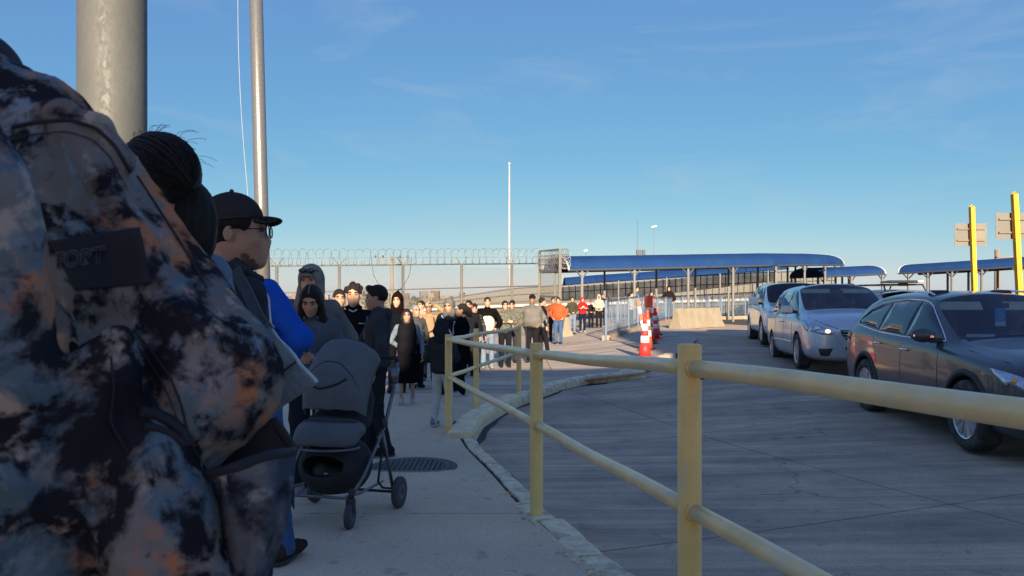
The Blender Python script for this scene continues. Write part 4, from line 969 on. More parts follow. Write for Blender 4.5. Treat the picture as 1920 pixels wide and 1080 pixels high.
    sy.tube(ring_, .0035, 5); sy.tube([(cx_ - .006, yy, cz + .035), (cx_ - .004, yy, cz - .002), (cx_ + .018, yy, cz - .002), (cx_ + .026, yy, cz - .032)], .0045, 5); sy.sphere((cx_ - .007, yy, cz + .048), .008, 8, 6); sy.tube([(cx_ - .005, yy, cz + .018), (cx_ + .014, yy, cz + .016)], .0035, 5)
    sy.build('wheelchair_symbol', M_pw, pl)
    MB().box((-.42, -.70, 1.165), (.30, .006, .032)).build('dash_strip', M_pw, t)
    dr = MB().sphere((.37, .2, 1.36), (.085, .1, .12), 12, 9).build('x', M_skinf, t) if 0 else None
    return t
def place(t, X, Y, heading, pitch=0.0, f=road, L_=1.39):
    """heading: angle so the nose points along rotz((0,-1))."""
    d = rotz((0, -1, 0), heading); a = f(X + d.x * L_, Y + d.y * L_); b = f(X - d.x * L_, Y - d.y * L_); t.location = (X, Y, (a + b) / 2 - .004)
    pt = math.asin((a - b) / (2 * L_)); t.rotation_euler = (pt, 0, heading); return t
suv = make_suv()
place(suv, 5.75, 8.95, R(-6))

def make_van():
    t = thing('minivan', 'silver minivan with lit headlight and two people behind the windscreen', 'car'); pt = carpaint('silver_paint', (.52, .56, .61), .45, .3); S = []
    def st(y, *a): S.append((y, ring(*a)))
    st(-2.50, .58, .32, .48, .62, .52, .70, .40, .73, .2, .74, .74)
    st(-2.44, .80, .22, .50, .74, .68, .83, .52, .87, .28, .89, .89)
    st(-2.22, .92, .19, .55, .86, .78, .95, .60, 1.0, .3, 1.03, 1.03)
    st(-1.65, .965, .18, .60, .95, .82, 1.03, .64, 1.09, .34, 1.12, 1.125)
    st(-1.30, .97, .18, .62, .97, .84, 1.06, .76, 1.11, .40, 1.16, 1.165)
    st(-.42, .975, .18, .64, 1.0, .90, 1.06, .70, 1.60, .38, 1.685, 1.70)
    st(.5, .975, .18, .64, 1.02, .90, 1.07, .70, 1.66, .38, 1.735, 1.75)
    st(1.7, .97, .18, .65, 1.03, .89, 1.08, .69, 1.65, .38, 1.72, 1.735)
    st(2.3, .955, .2, .66, 1.03, .87, 1.08, .66, 1.58, .36, 1.67, 1.68)
    st(2.52, .92, .28, .66, 1.0, .83, 1.06, .70, 1.2, .38, 1.23, 1.24)
    st(2.6, .80, .34, .62, .92, .70, .98, .52, 1.02, .28, 1.03, 1.03)
    axf, axr, rw = -1.54, 1.54, .345
    B = finish_body(S, [(4, (6, 7, 8, 9))], pt, t, axf, axr, rw, .97)
    for sg in (-1, 1):
        G = lambda poly, nm='window': patch(B, poly, 'side', nm, M_pglass, t, .004, sg)
        G([(-1.02, 1.12), (-.50, 1.49), (-.38, 1.55), (-.12, 1.57), (-.12, 1.11)]); G([(-.05, 1.11), (-.05, 1.575), (.95, 1.60), (.98, 1.12)]); G([(1.06, 1.12), (1.04, 1.60), (1.9, 1.57), (2.15, 1.50), (2.3, 1.14)], 'rear_side_window')
        for pts in ([(-1.02, 1.06), (-1.06, .62), (-1.0, .34)], [(-.09, 1.09), (-.08, .6), (-.10, .32)], [(1.02, 1.1), (1.0, .6), (.98, .32)], [(1.02, 1.02), (1.6, 1.02), (2.3, 1.01)]): ribbon(B, pts, 'side', .009, 'door_seam', M_under, t, -.001, sg)
        ribbon(B, [(-1.05, .52), (0, .53), (1.1, .53)], 'side', .028, 'side_moulding', M_chrome, t, .008, sg)
        for y in (.02, .16):
            q = project(B, [(y, .92)], 'side', .03, sg)[0]; MB().tube([q + Vector((0, -.05, 0)), q + Vector((0, .05, 0))], .014, 6).build('door_handle', pt, t, True)
        q = project(B, [(-.98, 1.10)], 'side', 0, sg)[0]; mm = bpy.data.objects.new('door_mirror', None); COL.objects.link(mm); mm.parent = t
        o = MB().box(q + Vector((sg * .19, 0, .05)), (.22, .11, .17)).build('housing', pt, mm); bevel_obj(o, .04, 3); MB().box(q + Vector((sg * .05, 0, -.0)), (.12, .05, .05)).build('arm', M_plast, mm)
        hl = [(sg * .47, .745), (sg * .62, .80), (sg * .86, .93), (sg * .895, .86), (sg * .84, .74), (sg * .66, .68), (sg * .50, .68)]
        patch(B, hl, 'front', 'headlight', mat('lamp_reflector', (.5, .5, .5)), t, .006); patch(B, [(-2.25, .80), (-2.1, .90), (-1.86, .96), (-1.95, .86), (-2.2, .74)], 'side', 'headlight_corner', mat('lamp_reflector', (.5, .5, .5)), t, .008, sg)
        for x in (.74,): q = project(B, [(sg * x, .79)], 'front', .006)[0]; MB().sphere(q + Vector((0, .01, 0)), (.055, .03, .05), 12, 8).build('lamp_bulb', M_chrome, t, True)
        q = project(B, [(sg * .58, .745)], 'front', .008)[0]; MB().sphere(q, (.045, .03, .035), 12, 8).build('lit_lamp', emis('lit_lamp', (1, .72, .40), .8), t, True)
        patch(B, [(sg * .50, .44), (sg * .74, .43), (sg * .70, .30), (sg * .56, .30)], 'front', 'fog_lamp_recess', M_plast, t, .005)
        ribbon(B, [(sg * .84, 1.06), (sg * .80, .98), (sg * .60, .86), (sg * .40, .79)], 'front', .011, 'bonnet_seam', M_under, t, 0)
    patch(B, [(-.38, .77), (.38, .77), (.34, .67), (.28, .60), (-.28, .60), (-.34, .67)], 'front', 'grille', M_blackgl, t, .006)
    for z in (.64, .69, .74): ribbon(B, [(-.33, z), (0, z), (.33, z)], 'front', .012, 'grille_bar', M_chrome, t, .012)
    patch(B, [(-.30, .47), (.30, .47), (.24, .30), (-.24, .30)], 'front', 'lower_grille', M_plast, t, .006)
    for z in (.35, .41): ribbon(B, [(-.24, z), (0, z), (.24, z)], 'front', .01, 'grille_bar', M_chrome, t, .012)
    ribbon(B, [(-.45, .74), (-.40, .6), (-.30, .42), (-.24, .28)], 'front', .02, 'grille_frame', pt, t, .01); ribbon(B, [(.45, .74), (.40, .6), (.30, .42), (.24, .28)], 'front', .02, 'grille_frame', pt, t, .01)
    MB().lathe([(.055, 0), (.055, .012), (.001, .012)], 20, Matrix.Rotation(R(90), 3, 'X'), project(B, [(0, .69)], 'front', .015)[0]).build('badge', M_chrome, t)
    for x, s in ((-.965, -1), (.965, 1)):
        for y in (axf, axr): wheel(t, x - s * .115, y, rw, .225, s, 9, style=1)
    MB().box((0, .5, 1.0), (1.6, 3.2, .06)).build('cabin_floor', M_cabin, t); MB().box((0, -1.0, 1.08), (1.5, .5, .12)).build('dashboard', M_cabin, t)
    for x in (-.38, .38):
        seat_and_driver(t, x, .0, .95); o = MB().box((x, -.42, 1.545), (.56, .03, .12), Matrix.Rotation(R(-38), 3, 'X')).build('sun_visor', M_visor, t); bevel_obj(o, .012, 2)
    MB().box((0, -.55, 1.53), (.24, .03, .06)).build('rear_view_mirror', M_plast, t)
    MB().tube([(-.38 + .17 * math.cos(a), -.62, 1.17 + .17 * math.sin(a)) for a in [R(i * 20) for i in range(18)]], .013, 6, closed=True).build('steering_wheel', M_plast, t) 
    return t
van = make_van(); place(van, 6.72, 15.6, R(-11), L_=1.54)

def make_white():
    t = thing('pickup_suv', 'white full size sport utility vehicle partly hidden behind the silver minivan', 'car'); pt = mat('white_car_paint', (.85, .82, .76), .3, .0, .04, 2, coat=1.0); S = []
    def st(y, *a): S.append((y, ring(*a)))
    st(-2.60, .70, .40, .58, .78, .62, .90, .48, .94, .24, .95, .95)
    st(-2.52, .90, .28, .60, .90, .76, 1.02, .60, 1.06, .3, 1.07, 1.07)
    st(-2.2, .98, .26, .66, 1.0, .82, 1.10, .66, 1.14, .34, 1.16, 1.16)
    st(-1.3, 1.0, .26, .70, 1.06, .86, 1.16, .78, 1.20, .40, 1.23, 1.23)
    st(-.62, 1.0, .26, .70, 1.1, .92, 1.17, .74, 1.74, .40, 1.82, 1.83)
    st(.6, 1.0, .26, .70, 1.12, .92, 1.19, .74, 1.80, .40, 1.875, 1.88)
    st(2.1, .99, .26, .70, 1.12, .91, 1.20, .72, 1.79, .40, 1.86, 1.87)
    st(2.5, .95, .32, .70, 1.1, .86, 1.2, .68, 1.6, .38, 1.66, 1.67)
    st(2.6, .85, .4, .66, 1.0, .76, 1.08, .60, 1.3, .3, 1.32, 1.32)
    axf, axr, rw = -1.55, 1.55, .41
    B = finish_body(S, [(3, (6, 7, 8, 9))], pt, t, axf, axr, rw, .99, 2)
    for sg in (-1, 1):
        G = lambda poly, nm='window': patch(B, poly, 'side', nm, M_pglass, t, .004, sg)
        G([(-1.0, 1.24), (-.62, 1.62), (-.5, 1.68), (-.1, 1.70), (-.1, 1.23)]); G([(0, 1.23), (0, 1.70), (.9, 1.72), (.95, 1.24)]); G([(1.05, 1.24), (1.02, 1.72), (2.1, 1.70), (2.2, 1.26)])
        for y in (axf, axr): arch(B, y, rw, pt, t, .06, sg)
        q = project(B, [(-.95, 1.2)], 'side', 0, sg)[0]; mm = bpy.data.objects.new('door_mirror', None); COL.objects.link(mm); mm.parent = t
        o = MB().box(q + Vector((sg * .24, 0, .08)), (.26, .12, .24)).build('housing', pt, mm); bevel_obj(o, .04, 3); MB().box(q + Vector((sg * .07, 0, -.0)), (.16, .06, .06)).build('arm', M_plast, mm)
        patch(B, [(sg * .58, .98), (sg * .88, 1.0), (sg * .92, .84), (sg * .86, .72), (sg * .60, .74)], 'front', 'headlight', mat('lamp_reflector', (.5, .5, .5)), t, .006)
        q = project(B, [(sg * .72, .86)], 'front', .008)[0]; MB().sphere(q, (.05, .03, .05), 10, 6).build('lamp_bulb', M_amber, t, True)
    patch(B, [(-.52, .96), (.52, .96), (.46, .70), (-.46, .70)], 'front', 'grille', M_chrome, t, .006)
    patch(B, [(-.9, .56), (.9, .56), (.84, .34), (-.84, .34)], 'front', 'bumper', M_plast, t, .03)
    for x, s in ((-.99, -1), (.99, 1)):
        for y in (axf, axr): wheel(t, x - s * .13, y, rw, .26, s, 6, style=1)
    MB().box((0, .5, 1.1), (1.7, 3.2, .06)).build('cabin_floor', M_cabin, t); MB().box((0, -.95, 1.16), (1.5, .5, .12)).build('dashboard', M_cabin, t)
    for x in (-.4, .4): seat_and_driver(t, x, .0, 1.02)
    return t
wht = make_white(); wht.scale = (1, 1, .94); place(wht, 8.05, 21.4, R(-12), L_=1.55)
# a car behind with a roof rack: only its roof shows
def make_rack():
    t = thing('car', 'dark car with a roof rack showing just above the silver and grey vehicles', 'car'); pt = carpaint('blue_grey_paint', (.20, .23, .28), .6, .3); S = []
    def st(y, *a): S.append((y, ring(*a)))
    st(-2.1, .60, .32, .48, .62, .52, .72, .40, .75, .2, .76, .76); st(-1.9, .84, .2, .52, .8, .72, .9, .56, .94, .3, .96, .96); st(-1.0, .88, .19, .6, .94, .78, 1.02, .70, 1.06, .38, 1.09, 1.09)
    st(-.3, .88, .19, .6, .98, .80, 1.04, .60, 1.46, .34, 1.53, 1.54); st(.8, .88, .19, .6, 1.0, .80, 1.05, .60, 1.5, .34, 1.57, 1.58); st(1.7, .87, .22, .6, 1.0, .78, 1.05, .58, 1.40, .33, 1.48, 1.49); st(2.05, .8, .3, .6, .95, .7, 1.0, .55, 1.1, .3, 1.12, 1.12)
    axf, axr, rw = -1.28, 1.28, .33
    B = finish_body(S, [(2, (6, 7, 8, 9))], pt, t, axf, axr, rw, .88, 2)
    for sg in (-1, 1): patch(B, [(-.7, 1.1), (-.3, 1.36), (-.1, 1.42), (.8, 1.45), (1.5, 1.36), (1.7, 1.1)], 'side', 'window', M_pglass, t, .004, sg)
    for x, s in ((-.88, -1), (.88, 1)):
        for y in (axf, axr): wheel(t, x - s * .1, y, rw, .2, s, 7, style=1)
    M_tan = mat('rack_beige', (.50, .44, .34), .6)
    rk = bpy.data.objects.new('roof_rack', None); COL.objects.link(rk); rk.parent = t
    for x in (-.52, .52):
        MB().tube([(x, -.45, 1.50), (x * .96, -.35, 1.66), (x * .96, 1.1, 1.68), (x, 1.25, 1.52)], .02, 8).build('side_bar', M_plast, rk, True)
    for y in (-.2, .4, 1.0): MB().tube([(-.5, y, 1.67), (.5, y, 1.67)], .016, 6).build('crossbar', M_plast, rk)
    o = MB().box((0, -.28, 1.735), (.86, .5, .06)).build('load_board', M_tan, rk); bevel_obj(o, .02, 2); MB().box((0, -.34, 1.66), (.22, .06, .07)).build('bracket', M_plast, rk)
    return t
q = P(1680, 546, 19.0); rk_ = make_rack(); place(rk_, q.x, 19.0, R(2), L_=1.28)
# ================================================================ people
def vnoise(p, sc, seed=0, n=9):
    """smooth pseudo noise for (N,3) points, about -1..1."""
    rg = np.random.RandomState(seed); out = np.zeros(len(p)); q = p * sc
    w = np.stack([np.sin(q[:, 1] * 1.7 + seed), np.sin(q[:, 2] * 1.3 + seed * 2.1), np.sin(q[:, 0] * 1.9 + seed * .7)], 1) * .8
    for i in range(n):
        d = rg.normal(size=3); d /= np.linalg.norm(d); f = 1.0 * 1.35 ** (i % 5); out += np.sin((q + w) @ d * f + rg.uniform(0, 6.28)) / f ** .7
    return out / n * 1.6
class SDF:
    """body and clothing volumes: tapered capsules and ellipsoids melted together, meshed with surface nets."""
    def __init__(s, h): s.h = h; s.ops = []
    def cap(s, a, b, ra, rb, k=.03, sub=False, sc=(1, 1, 1)): s.ops.append(('c', np.array(a, float), np.array(b, float), ra, rb, k, sub, np.array(sc, float))); return s
    def chain(s, pts, rs, k=.03, sc=(1, 1, 1)):
        for (a, b), (r, q) in zip(zip(pts, pts[1:]), zip(rs, rs[1:])): s.cap(a, b, r, q, k, False, sc)
        return s
    def ell(s, c, r, k=.03, sub=False): s.ops.append(('e', np.array(c, float), np.array(r, float), 0, 0, k, sub, None)); return s
    def cut(s, n, d): s.ops.append(('p', np.array(n, float), d, 0, 0, 0, True, None)); return s   # keep n.x <= d
    def mesh(s, disp=None):
        h = s.h; lo = np.full(3, 1e9); hi = -lo
        for o in s.ops:
            if o[6]: continue
            if o[0] == 'c': m = max(o[3], o[4]) * o[7].max(); lo = np.minimum(lo, np.minimum(o[1], o[2]) - m); hi = np.maximum(hi, np.maximum(o[1], o[2]) + m)
            else: lo = np.minimum(lo, o[1] - o[2]); hi = np.maximum(hi, o[1] + o[2])
        lo -= 3 * h; hi += 3 * h; n = np.ceil((hi - lo) / h).astype(int) + 1
        F = np.full(n, 1.0); ax = [lo[i] + h * np.arange(n[i]) for i in range(3)]
        for o in s.ops:
            ty, k, sub = o[0], o[5], o[6]
            if ty == 'p':
                nn, d = o[1], o[2]; D = (ax[0][:, None, None] * nn[0] + ax[1][None, :, None] * nn[1] + ax[2][None, None, :] * nn[2]) - d; F = np.maximum(F, D); continue
            if ty == 'c': m = max(o[3], o[4]) * o[7].max(); a, b = np.minimum(o[1], o[2]) - m, np.maximum(o[1], o[2]) + m
            else: a, b = o[1] - o[2], o[1] + o[2]
            pad = 4 * h + 2 * k; i0 = np.maximum(0, np.floor((a - pad - lo) / h).astype(int)); i1 = np.minimum(n, np.ceil((b + pad - lo) / h).astype(int) + 1)
            if (i1 <= i0).any(): continue
            sl = tuple(slice(i0[j], i1[j]) for j in range(3)); X = ax[0][sl[0]][:, None, None]; Y = ax[1][sl[1]][None, :, None]; Z = ax[2][sl[2]][None, None, :]
            if ty == 'c':
                sc = o[7]; A = o[1] / sc; Bv = o[2] / sc - A; L2 = max(1e-9, float(Bv @ Bv)); px, py, pz = X / sc[0] - A[0], Y / sc[1] - A[1], Z / sc[2] - A[2]
                t = np.clip((px * Bv[0] + py * Bv[1] + pz * Bv[2]) / L2, 0, 1); D = (np.sqrt((px - Bv[0] * t) ** 2 + (py - Bv[1] * t) ** 2 + (pz - Bv[2] * t) ** 2) - (o[3] + (o[4] - o[3]) * t)) * sc.min()
            else:
                c, r = o[1], o[2]; q = np.sqrt(((X - c[0]) / r[0]) ** 2 + ((Y - c[1]) / r[1]) ** 2 + ((Z - c[2]) / r[2]) ** 2); g = np.sqrt(((X - c[0]) / r[0] ** 2) ** 2 + ((Y - c[1]) / r[1] ** 2) ** 2 + ((Z - c[2]) / r[2] ** 2) ** 2); D = q * (q - 1) / np.maximum(g, 1e-6)
            S = F[sl]
            if sub:
                D = -D; kk = max(k, 1e-5); hh = np.clip(.5 - .5 * (S - D) / kk, 0, 1) if k > 0 else (D > S).astype(float); F[sl] = S * (1 - hh) + D * hh + (kk * hh * (1 - hh) if k > 0 else 0)
            else:
                kk = max(k, 1e-5); hh = np.clip(.5 + .5 * (S - D) / kk, 0, 1); F[sl] = S * (1 - hh) + D * hh - kk * hh * (1 - hh)
        V, Q = nets(F, lo, h)
        if disp is not None and len(V): V = disp(V)
        return V, Q
def nets(F, lo, h):
    s = F < 0; n = F.shape; c = np.zeros([x - 1 for x in n], int); 
    for i in (0, 1):
        for j in (0, 1):
            for k in (0, 1): c += s[i:n[0] - 1 + i, j:n[1] - 1 + j, k:n[2] - 1 + k]
    act = (c > 0) & (c < 8); idx = -np.ones(act.shape, int); ijk = np.argwhere(act); idx[act] = np.arange(len(ijk)); acc = np.zeros((len(ijk), 3)); cnt = np.zeros(len(ijk)); I, J, K = ijk.T
    for axs in range(3):
        o1, o2 = [a for a in range(3) if a != axs]
        for u in (0, 1):
            for v in (0, 1):
                of = [0, 0, 0]; of[o1] = u; of[o2] = v; p = F[I + of[0], J + of[1], K + of[2]]; q_ = list(of); q_[axs] = 1; q = F[I + q_[0], J + q_[1], K + q_[2]]
                m = (p < 0) != (q < 0); t = np.where(m, p / np.where(m, p - q, 1), 0); pt = np.zeros((len(ijk), 3)); pt[:, o1] = u; pt[:, o2] = v; pt[:, axs] = t; acc += pt * m[:, None]; cnt += m
    V = lo + h * (ijk + acc / np.maximum(cnt, 1)[:, None]); Q = []
    for axs in range(3):
        o1, o2 = [a for a in range(3) if a != axs]
        sl0 = [slice(None)] * 3; sl1 = [slice(None)] * 3; sl0[axs] = slice(0, n[axs] - 1); sl1[axs] = slice(1, n[axs]); a = s[tuple(sl0)]; b = s[tuple(sl1)]; ch = a != b; e = np.argwhere(ch)
        e = e[(e[:, o1] > 0) & (e[:, o1] < n[o1] - 1) & (e[:, o2] > 0) & (e[:, o2] < n[o2] - 1)]
        if not len(e): continue
        q = []
        for du, dv in ((1, 1), (0, 1), (0, 0), (1, 0)):
            w = e.copy(); w[:, o1] -= du; w[:, o2] -= dv; q.append(idx[w[:, 0], w[:, 1], w[:, 2]])
        q = np.stack(q, 1); ins = a[e[:, 0], e[:, 1], e[:, 2]]; flip = ins if axs != 1 else ~ins; q[~flip] = q[~flip][:, ::-1]; Q.append(q[(q >= 0).all(1)])
    return V, (np.concatenate(Q) if Q else np.zeros((0, 4), int))
def relax(V, Q, it=2, f=.5):
    for _ in range(it):
        acc = np.zeros_like(V); cnt = np.zeros(len(V))
        for a, b in ((0, 1), (1, 2), (2, 3), (3, 0)):
            for x, y in ((a, b), (b, a)): np.add.at(acc, Q[:, x], V[Q[:, y]]); np.add.at(cnt, Q[:, x], 1)
        V = V * (1 - f) + f * acc / np.maximum(cnt, 1)[:, None]
    return V
def normals(V, Q):
    nrm = np.cross(V[Q[:, 2]] - V[Q[:, 0]], V[Q[:, 3]] - V[Q[:, 1]]); N_ = np.zeros_like(V)
    for i in range(4): np.add.at(N_, Q[:, i], nrm)
    return N_ / np.maximum(np.linalg.norm(N_, axis=1), 1e-9)[:, None]
def fastmesh(V, Q, name='m'):
    me = bpy.data.meshes.new(name); me.vertices.add(len(V)); me.vertices.foreach_set('co', np.asarray(V, 'f').ravel()); me.loops.add(len(Q) * 4); me.loops.foreach_set('vertex_index', Q.astype('i').ravel())
    me.polygons.add(len(Q)); me.polygons.foreach_set('loop_start', np.arange(0, len(Q) * 4, 4, dtype='i')); me.polygons.foreach_set('loop_total', np.full(len(Q), 4, 'i')); me.polygons.foreach_set('use_smooth', np.ones(len(Q), bool)); me.update(); me.validate(); return me
def sdfobj(s, name, m, parent, wr=0.0, wsc=14, seed=1, it=2, xf=None, stretch=(1, 1, .45), fold=0.0):
    V, Q = s.mesh(); V = relax(V, Q, it)
    if wr:
        N_ = normals(V, Q); D_ = vnoise(V * np.array(stretch), wsc, seed) * wr + vnoise(V * np.array(stretch), wsc * 2.3, seed + 5) * wr * .4
        if fold: D_ = D_ + (.35 - np.abs(vnoise(V * np.array((.9, .9, 1.25)) + V[:, [2, 2, 0]] * .5, wsc * .8, seed + 9)) ** .7) * fold
        V = V + N_ * D_[:, None]
    if xf is not None: V = xf(V)
    return link(name, fastmesh(V, Q), m, parent)
SKIN = {}
def skin(tone):
    t = {'tan': (.44, .245, .16), 'light': (.50, .30, .205), 'brown': (.27, .145, .09), 'pale': (.52, .34, .24)}[tone]; return mat('skin_' + tone, t, .55, 0, .10, 18, .15, 70, 0, .35)
M_hair = mat('hair_black', (.020, .016, .015), .62, 0, .5, 8, .6, 60, stretch=((9, 9, 1.2), (0, 0, 0)), spec=.18); M_hairb = mat('hair_brown', (.026, .016, .012), .62, 0, .5, 8, .6, 60, stretch=((9, 9, 1.2), (0, 0, 0)), spec=.18)
M_hairg = mat('hair_grey', (.25, .24, .23), .6, 0, .3, 8, .5, 60); M_eye = mat('eye', (.10, .07, .06), .3); M_lip = mat('lips', (.27, .10, .08), .5); M_beard = mat('beard_stubble', (.13, .078, .055), .8, 0, .4, 60)
ARMS = {'down': ((.27, .035, 1.15), (.29, -.05, .90)), 'pockets': ((.32, .06, 1.16), (.20, -.12, .98)), 'phone': ((.26, -.02, 1.16), (.06, -.28, 1.15)), 'front': ((.27, .02, 1.14), (.07, -.19, 1.02)),
        'fold': ((.28, -.06, 1.17), (-.06, -.21, 1.20)), 'raise': ((.42, -.10, 1.50), (.13, -.12, 1.70)), 'rest': ((.34, -.06, 1.18), (.34, -.24, 1.05)), 'push': ((.27, -.10, 1.16), (.22, -.36, 1.02)), 'back': ((.30, .10, 1.16), (.10, .22, 1.0)), 'hip': ((.42, .06, 1.16), (.22, -.05, 1.02))}
HX = {}; HC = np.array((0, -.01, 1.625))
def person(label, hx, ytop, Y, yaw, top, bottom, shoes=(.04, .04, .045), hairs=('short', None), sk='tan', arm=('down', 'down'), walk=0.0, hyaw=0, hpitch=0, fat=1.0, H=None, hood=None, hat=None, glasses=False, beard=False, sleeve=True, skirt=None, vox=None, X=None, eyes=True, puff=.0, hem=.86, group='people waiting in the queue', feet=None, hstr=(1, 1, .2), zbase=None, collar=False, child=False):
    """one standing figure; everything is built for a 1.75 m adult facing -Y, then scaled."""
    X = (hx - CX) / FPX * Y if X is None else X; zt = EYE - (ytop - HY) / FPX * Y; zb = base(X, Y) if zbase is None else zbase
    Hh = (zt - zb) if H is None else H; extra = .02 + (.03 if hood else 0) + (.02 if hat else 0); sc = Hh / (1.745 + extra)
    t = thing('person', label, 'person', (X, Y, zb), R(yaw), group); t.scale = (sc, sc, sc)
    if vox is None: vox = .011 if Y < 6 else (.014 if Y < 10 else (.019 if Y < 20 else .026))
    hv = .006 if Y < 6 else (.008 if Y < 10 else (.012 if Y < 20 else .017)); fine = Y < 10
    seed = int(hx * 7 + ytop) % 1000; ms = skin(sk)
    def mfab(c, nm='cloth', k=None):
        if not isinstance(c, tuple): return c
        c = tuple(q * .6 for q in c); return fabric('%s_%d_%d_%d' % (nm, *[int(q * 900) for q in c[:3]]), c)
    mt, mb = mfab(top), mfab(bottom); hp = np.array((0, .0, 1.50)); hc = np.array((0, -.01, 1.625)); hs = 1.0 if not child else 1.12
    # head transform (about the neck)
    cy, sy_ = math.cos(R(hyaw)), math.sin(R(hyaw)); cp, sp = math.cos(R(hpitch)), math.sin(R(hpitch)); Rz = np.array([[cy, -sy_, 0], [sy_, cy, 0], [0, 0, 1]]); Rx = np.array([[1, 0, 0], [0, cp, -sp], [0, sp, cp]]); HM = Rz @ Rx
    def hx_(V): return (np.asarray(V) - hp) * hs @ HM.T + hp
    HX[t.name] = hx_
    # ---- arms
    sh = [np.array((s * .175, .01, 1.41)) for s in (-1, 1)]; el = []; ha = []
    for i, s in enumerate((-1, 1)):
        a = ARMS[arm[i]] if isinstance(arm[i], str) else arm[i]; el.append(np.array(a[0]) * (s, 1, 1)); ha.append(np.array(a[1]) * (s, 1, 1))
    w = walk; ft = [np.array((-.10, -.22 * w, .075)), np.array((.10, .24 * w, .075 + .05 * abs(w)))]; kn = [np.array((-.10, -.10 * w - .02, .50)), np.array((.10, .05 * w - .03, .49))]; hipj = [np.array((-.09, 0, .92)), np.array((.09, 0, .92))]
    if feet:
        for i in (0, 1): ft[i] = np.array((feet[i][0], feet[i][1], .075)); kn[i] = np.array((feet[i][0] * .65, feet[i][1] * .5 - .02, .5))
    fx = fat
    # ---- body: head, neck, trunk, arms with hands, legs as one skin
    b = SDF(hv)
    b.ell(hc + (0, .018, .028), (.074, .094, .098), .02).ell(hc + (0, -.022, -.055), (.056, .064, .066), .035).ell(hc + (0, -.050, -.098), (.026, .026, .022), .03)
    b.ell(hc + (0, -.040, -.018), (.056, .054, .080), .025).cap(hc + (0, -.086, .014), hc + (0, -.104, -.024), .0075, .0095, .014).ell(hc + (0, -.094, -.033), (.016, .011, .008), .010).cap(hc + (0, -.085, -.05), hc + (0, -.078, -.10), .018, .016, .03).cap(hc + (-.038, -.074, .034), hc + (.038, -.074, .034), .011, .011, .02)
    b.ell(hc + (-.034, -.062, -.022), (.024, .022, .022), .02).ell(hc + (.034, -.062, -.022), (.024, .022, .022), .02)
    for s in (-1, 1):
        b.ell(hc + (s * .032, -.094, .012), (.016, .010, .010), .010, True); b.ell(hc + (s * .078, .014, -.006), (.008, .018, .029), .004); b.ell(hc + (s * .087, .009, -.002), (.005, .009, .014), .003, True)
    b.cap(hc + (-.018, -.088, -.062), hc + (.018, -.088, -.062), .0085, .0085, .008).cap(hc + (-.015, -.085, -.076), hc + (.015, -.085, -.076), .009, .009, .008)
    b.cap(hc + (0, .025, -.06), (0, .02, 1.44), .054, .060, .03)
    Vh, Qh = b.mesh(); Vh = relax(Vh, Qh, 1); z = np.clip((Vh[:, 2] - 1.44) / .08, 0, 1)[:, None]; Vh = Vh * (1 - z) + hx_(Vh) * z
    bb = SDF(max(vox, .012)); bb.cap((0, .015, 1.50), (0, .01, 1.36), .052, .06, .03).cap((-.13, .01, 1.36), (.13, .01, 1.36), .06, .06, .05).ell((0, 0, 1.22), (.14, .10, .20), .05).ell((0, 0, 1.0), (.14, .10, .14), .05)
    for i in (0, 1):
        bb.cap(sh[i], el[i], .045, .036, .03).cap(el[i], ha[i], .036, .024, .02); bb.cap(hipj[i], kn[i], .075, .050, .04).cap(kn[i], ft[i], .048, .034, .03).cap(ft[i] + (0, .02, -.02), ft[i] + (0, -.11, -.035), .032, .026, .02)
    Vb, Qb = bb.mesh(); Vb = relax(Vb, Qb, 2); parts = [(Vh, Qh), (Vb, Qb)]
    # hands: palm, four unequal bent fingers and a thumb
    for i, s in enumerate((-1, 1)):
        hd = ha[i]; d = hd - el[i]; d /= np.linalg.norm(d); up = np.array((0, 0, 1.)); inn = np.array((-s, 0, 0)) ; nrm = inn - d * (inn @ d); nrm /= max(1e-6, np.linalg.norm(nrm)); sd = np.cross(d, nrm)
        if sd @ np.array((0, -1, .3)) < 0: sd = -sd
        hvx = .0048 if fine else (.009 if Y < 20 else .014); g = SDF(hvx); g.cap(hd - d * .02, hd + d * .075, .021, .019, .01, False, (1, 1, 1)); fr = .0085 if fine else .010
        for f, (o, ln) in enumerate(((.030, .066), (.010, .075), (-.010, .070), (-.029, .055))):
            p0 = hd + d * .045 + sd * o * .8; p1 = hd + d * (.078) + sd * o; p2 = p1 + (d * .85 + nrm * .5) * ln * .5; p3 = p2 + (d * .35 + nrm * .93) * ln * .5; g.chain([p0, p1, p2, p3], [.013, .0105, fr, fr * .85], .004)
        g.chain([hd + d * .0 + sd * .015, hd + d * .03 + sd * .042 + nrm * .012, hd + d * .065 + sd * .050 + nrm * .030], [.014, .0115, .009], .006); Vg, Qg = g.mesh()
        if len(Qg): parts.append((relax(Vg, Qg, 1, .3), Qg))
    vv = []; qq = []; k = 0
    for V, Q in parts: vv.append(V); qq.append(Q + k); k += len(V)
    body = link('body', fastmesh(np.concatenate(vv), np.concatenate(qq)), ms, t)
    # ---- face details
    if eyes:
        for s in (-1, 1):
            c = hx_([hc + np.array((s * .032, -.087, .012))])[0]; e = MB().sphere(c, (.0125, .009, .0075 if fine else .010), 10, 6, Matrix(HM.tolist())); e.build('eye', M_eye, t, True)
            q = hx_([hc + np.array((s * .014, -.101, .031)), hc + np.array((s * .034, -.100, .038)), hc + np.array((s * .052, -.086, .032))]); MB().tube([Vector(v) for v in q], [.004, .0055, .003] if fine else .007, 5).build('eyebrow', M_hair, t, True)
        q = hx_([hc + np.array((-.021, -.092, -.070)), hc + np.array((0, -.099, -.068)), hc + np.array((.021, -.092, -.070))]); MB().tube([Vector(v) for v in q], .0042 if fine else .006, 6).build('lips', M_lip, t, True)
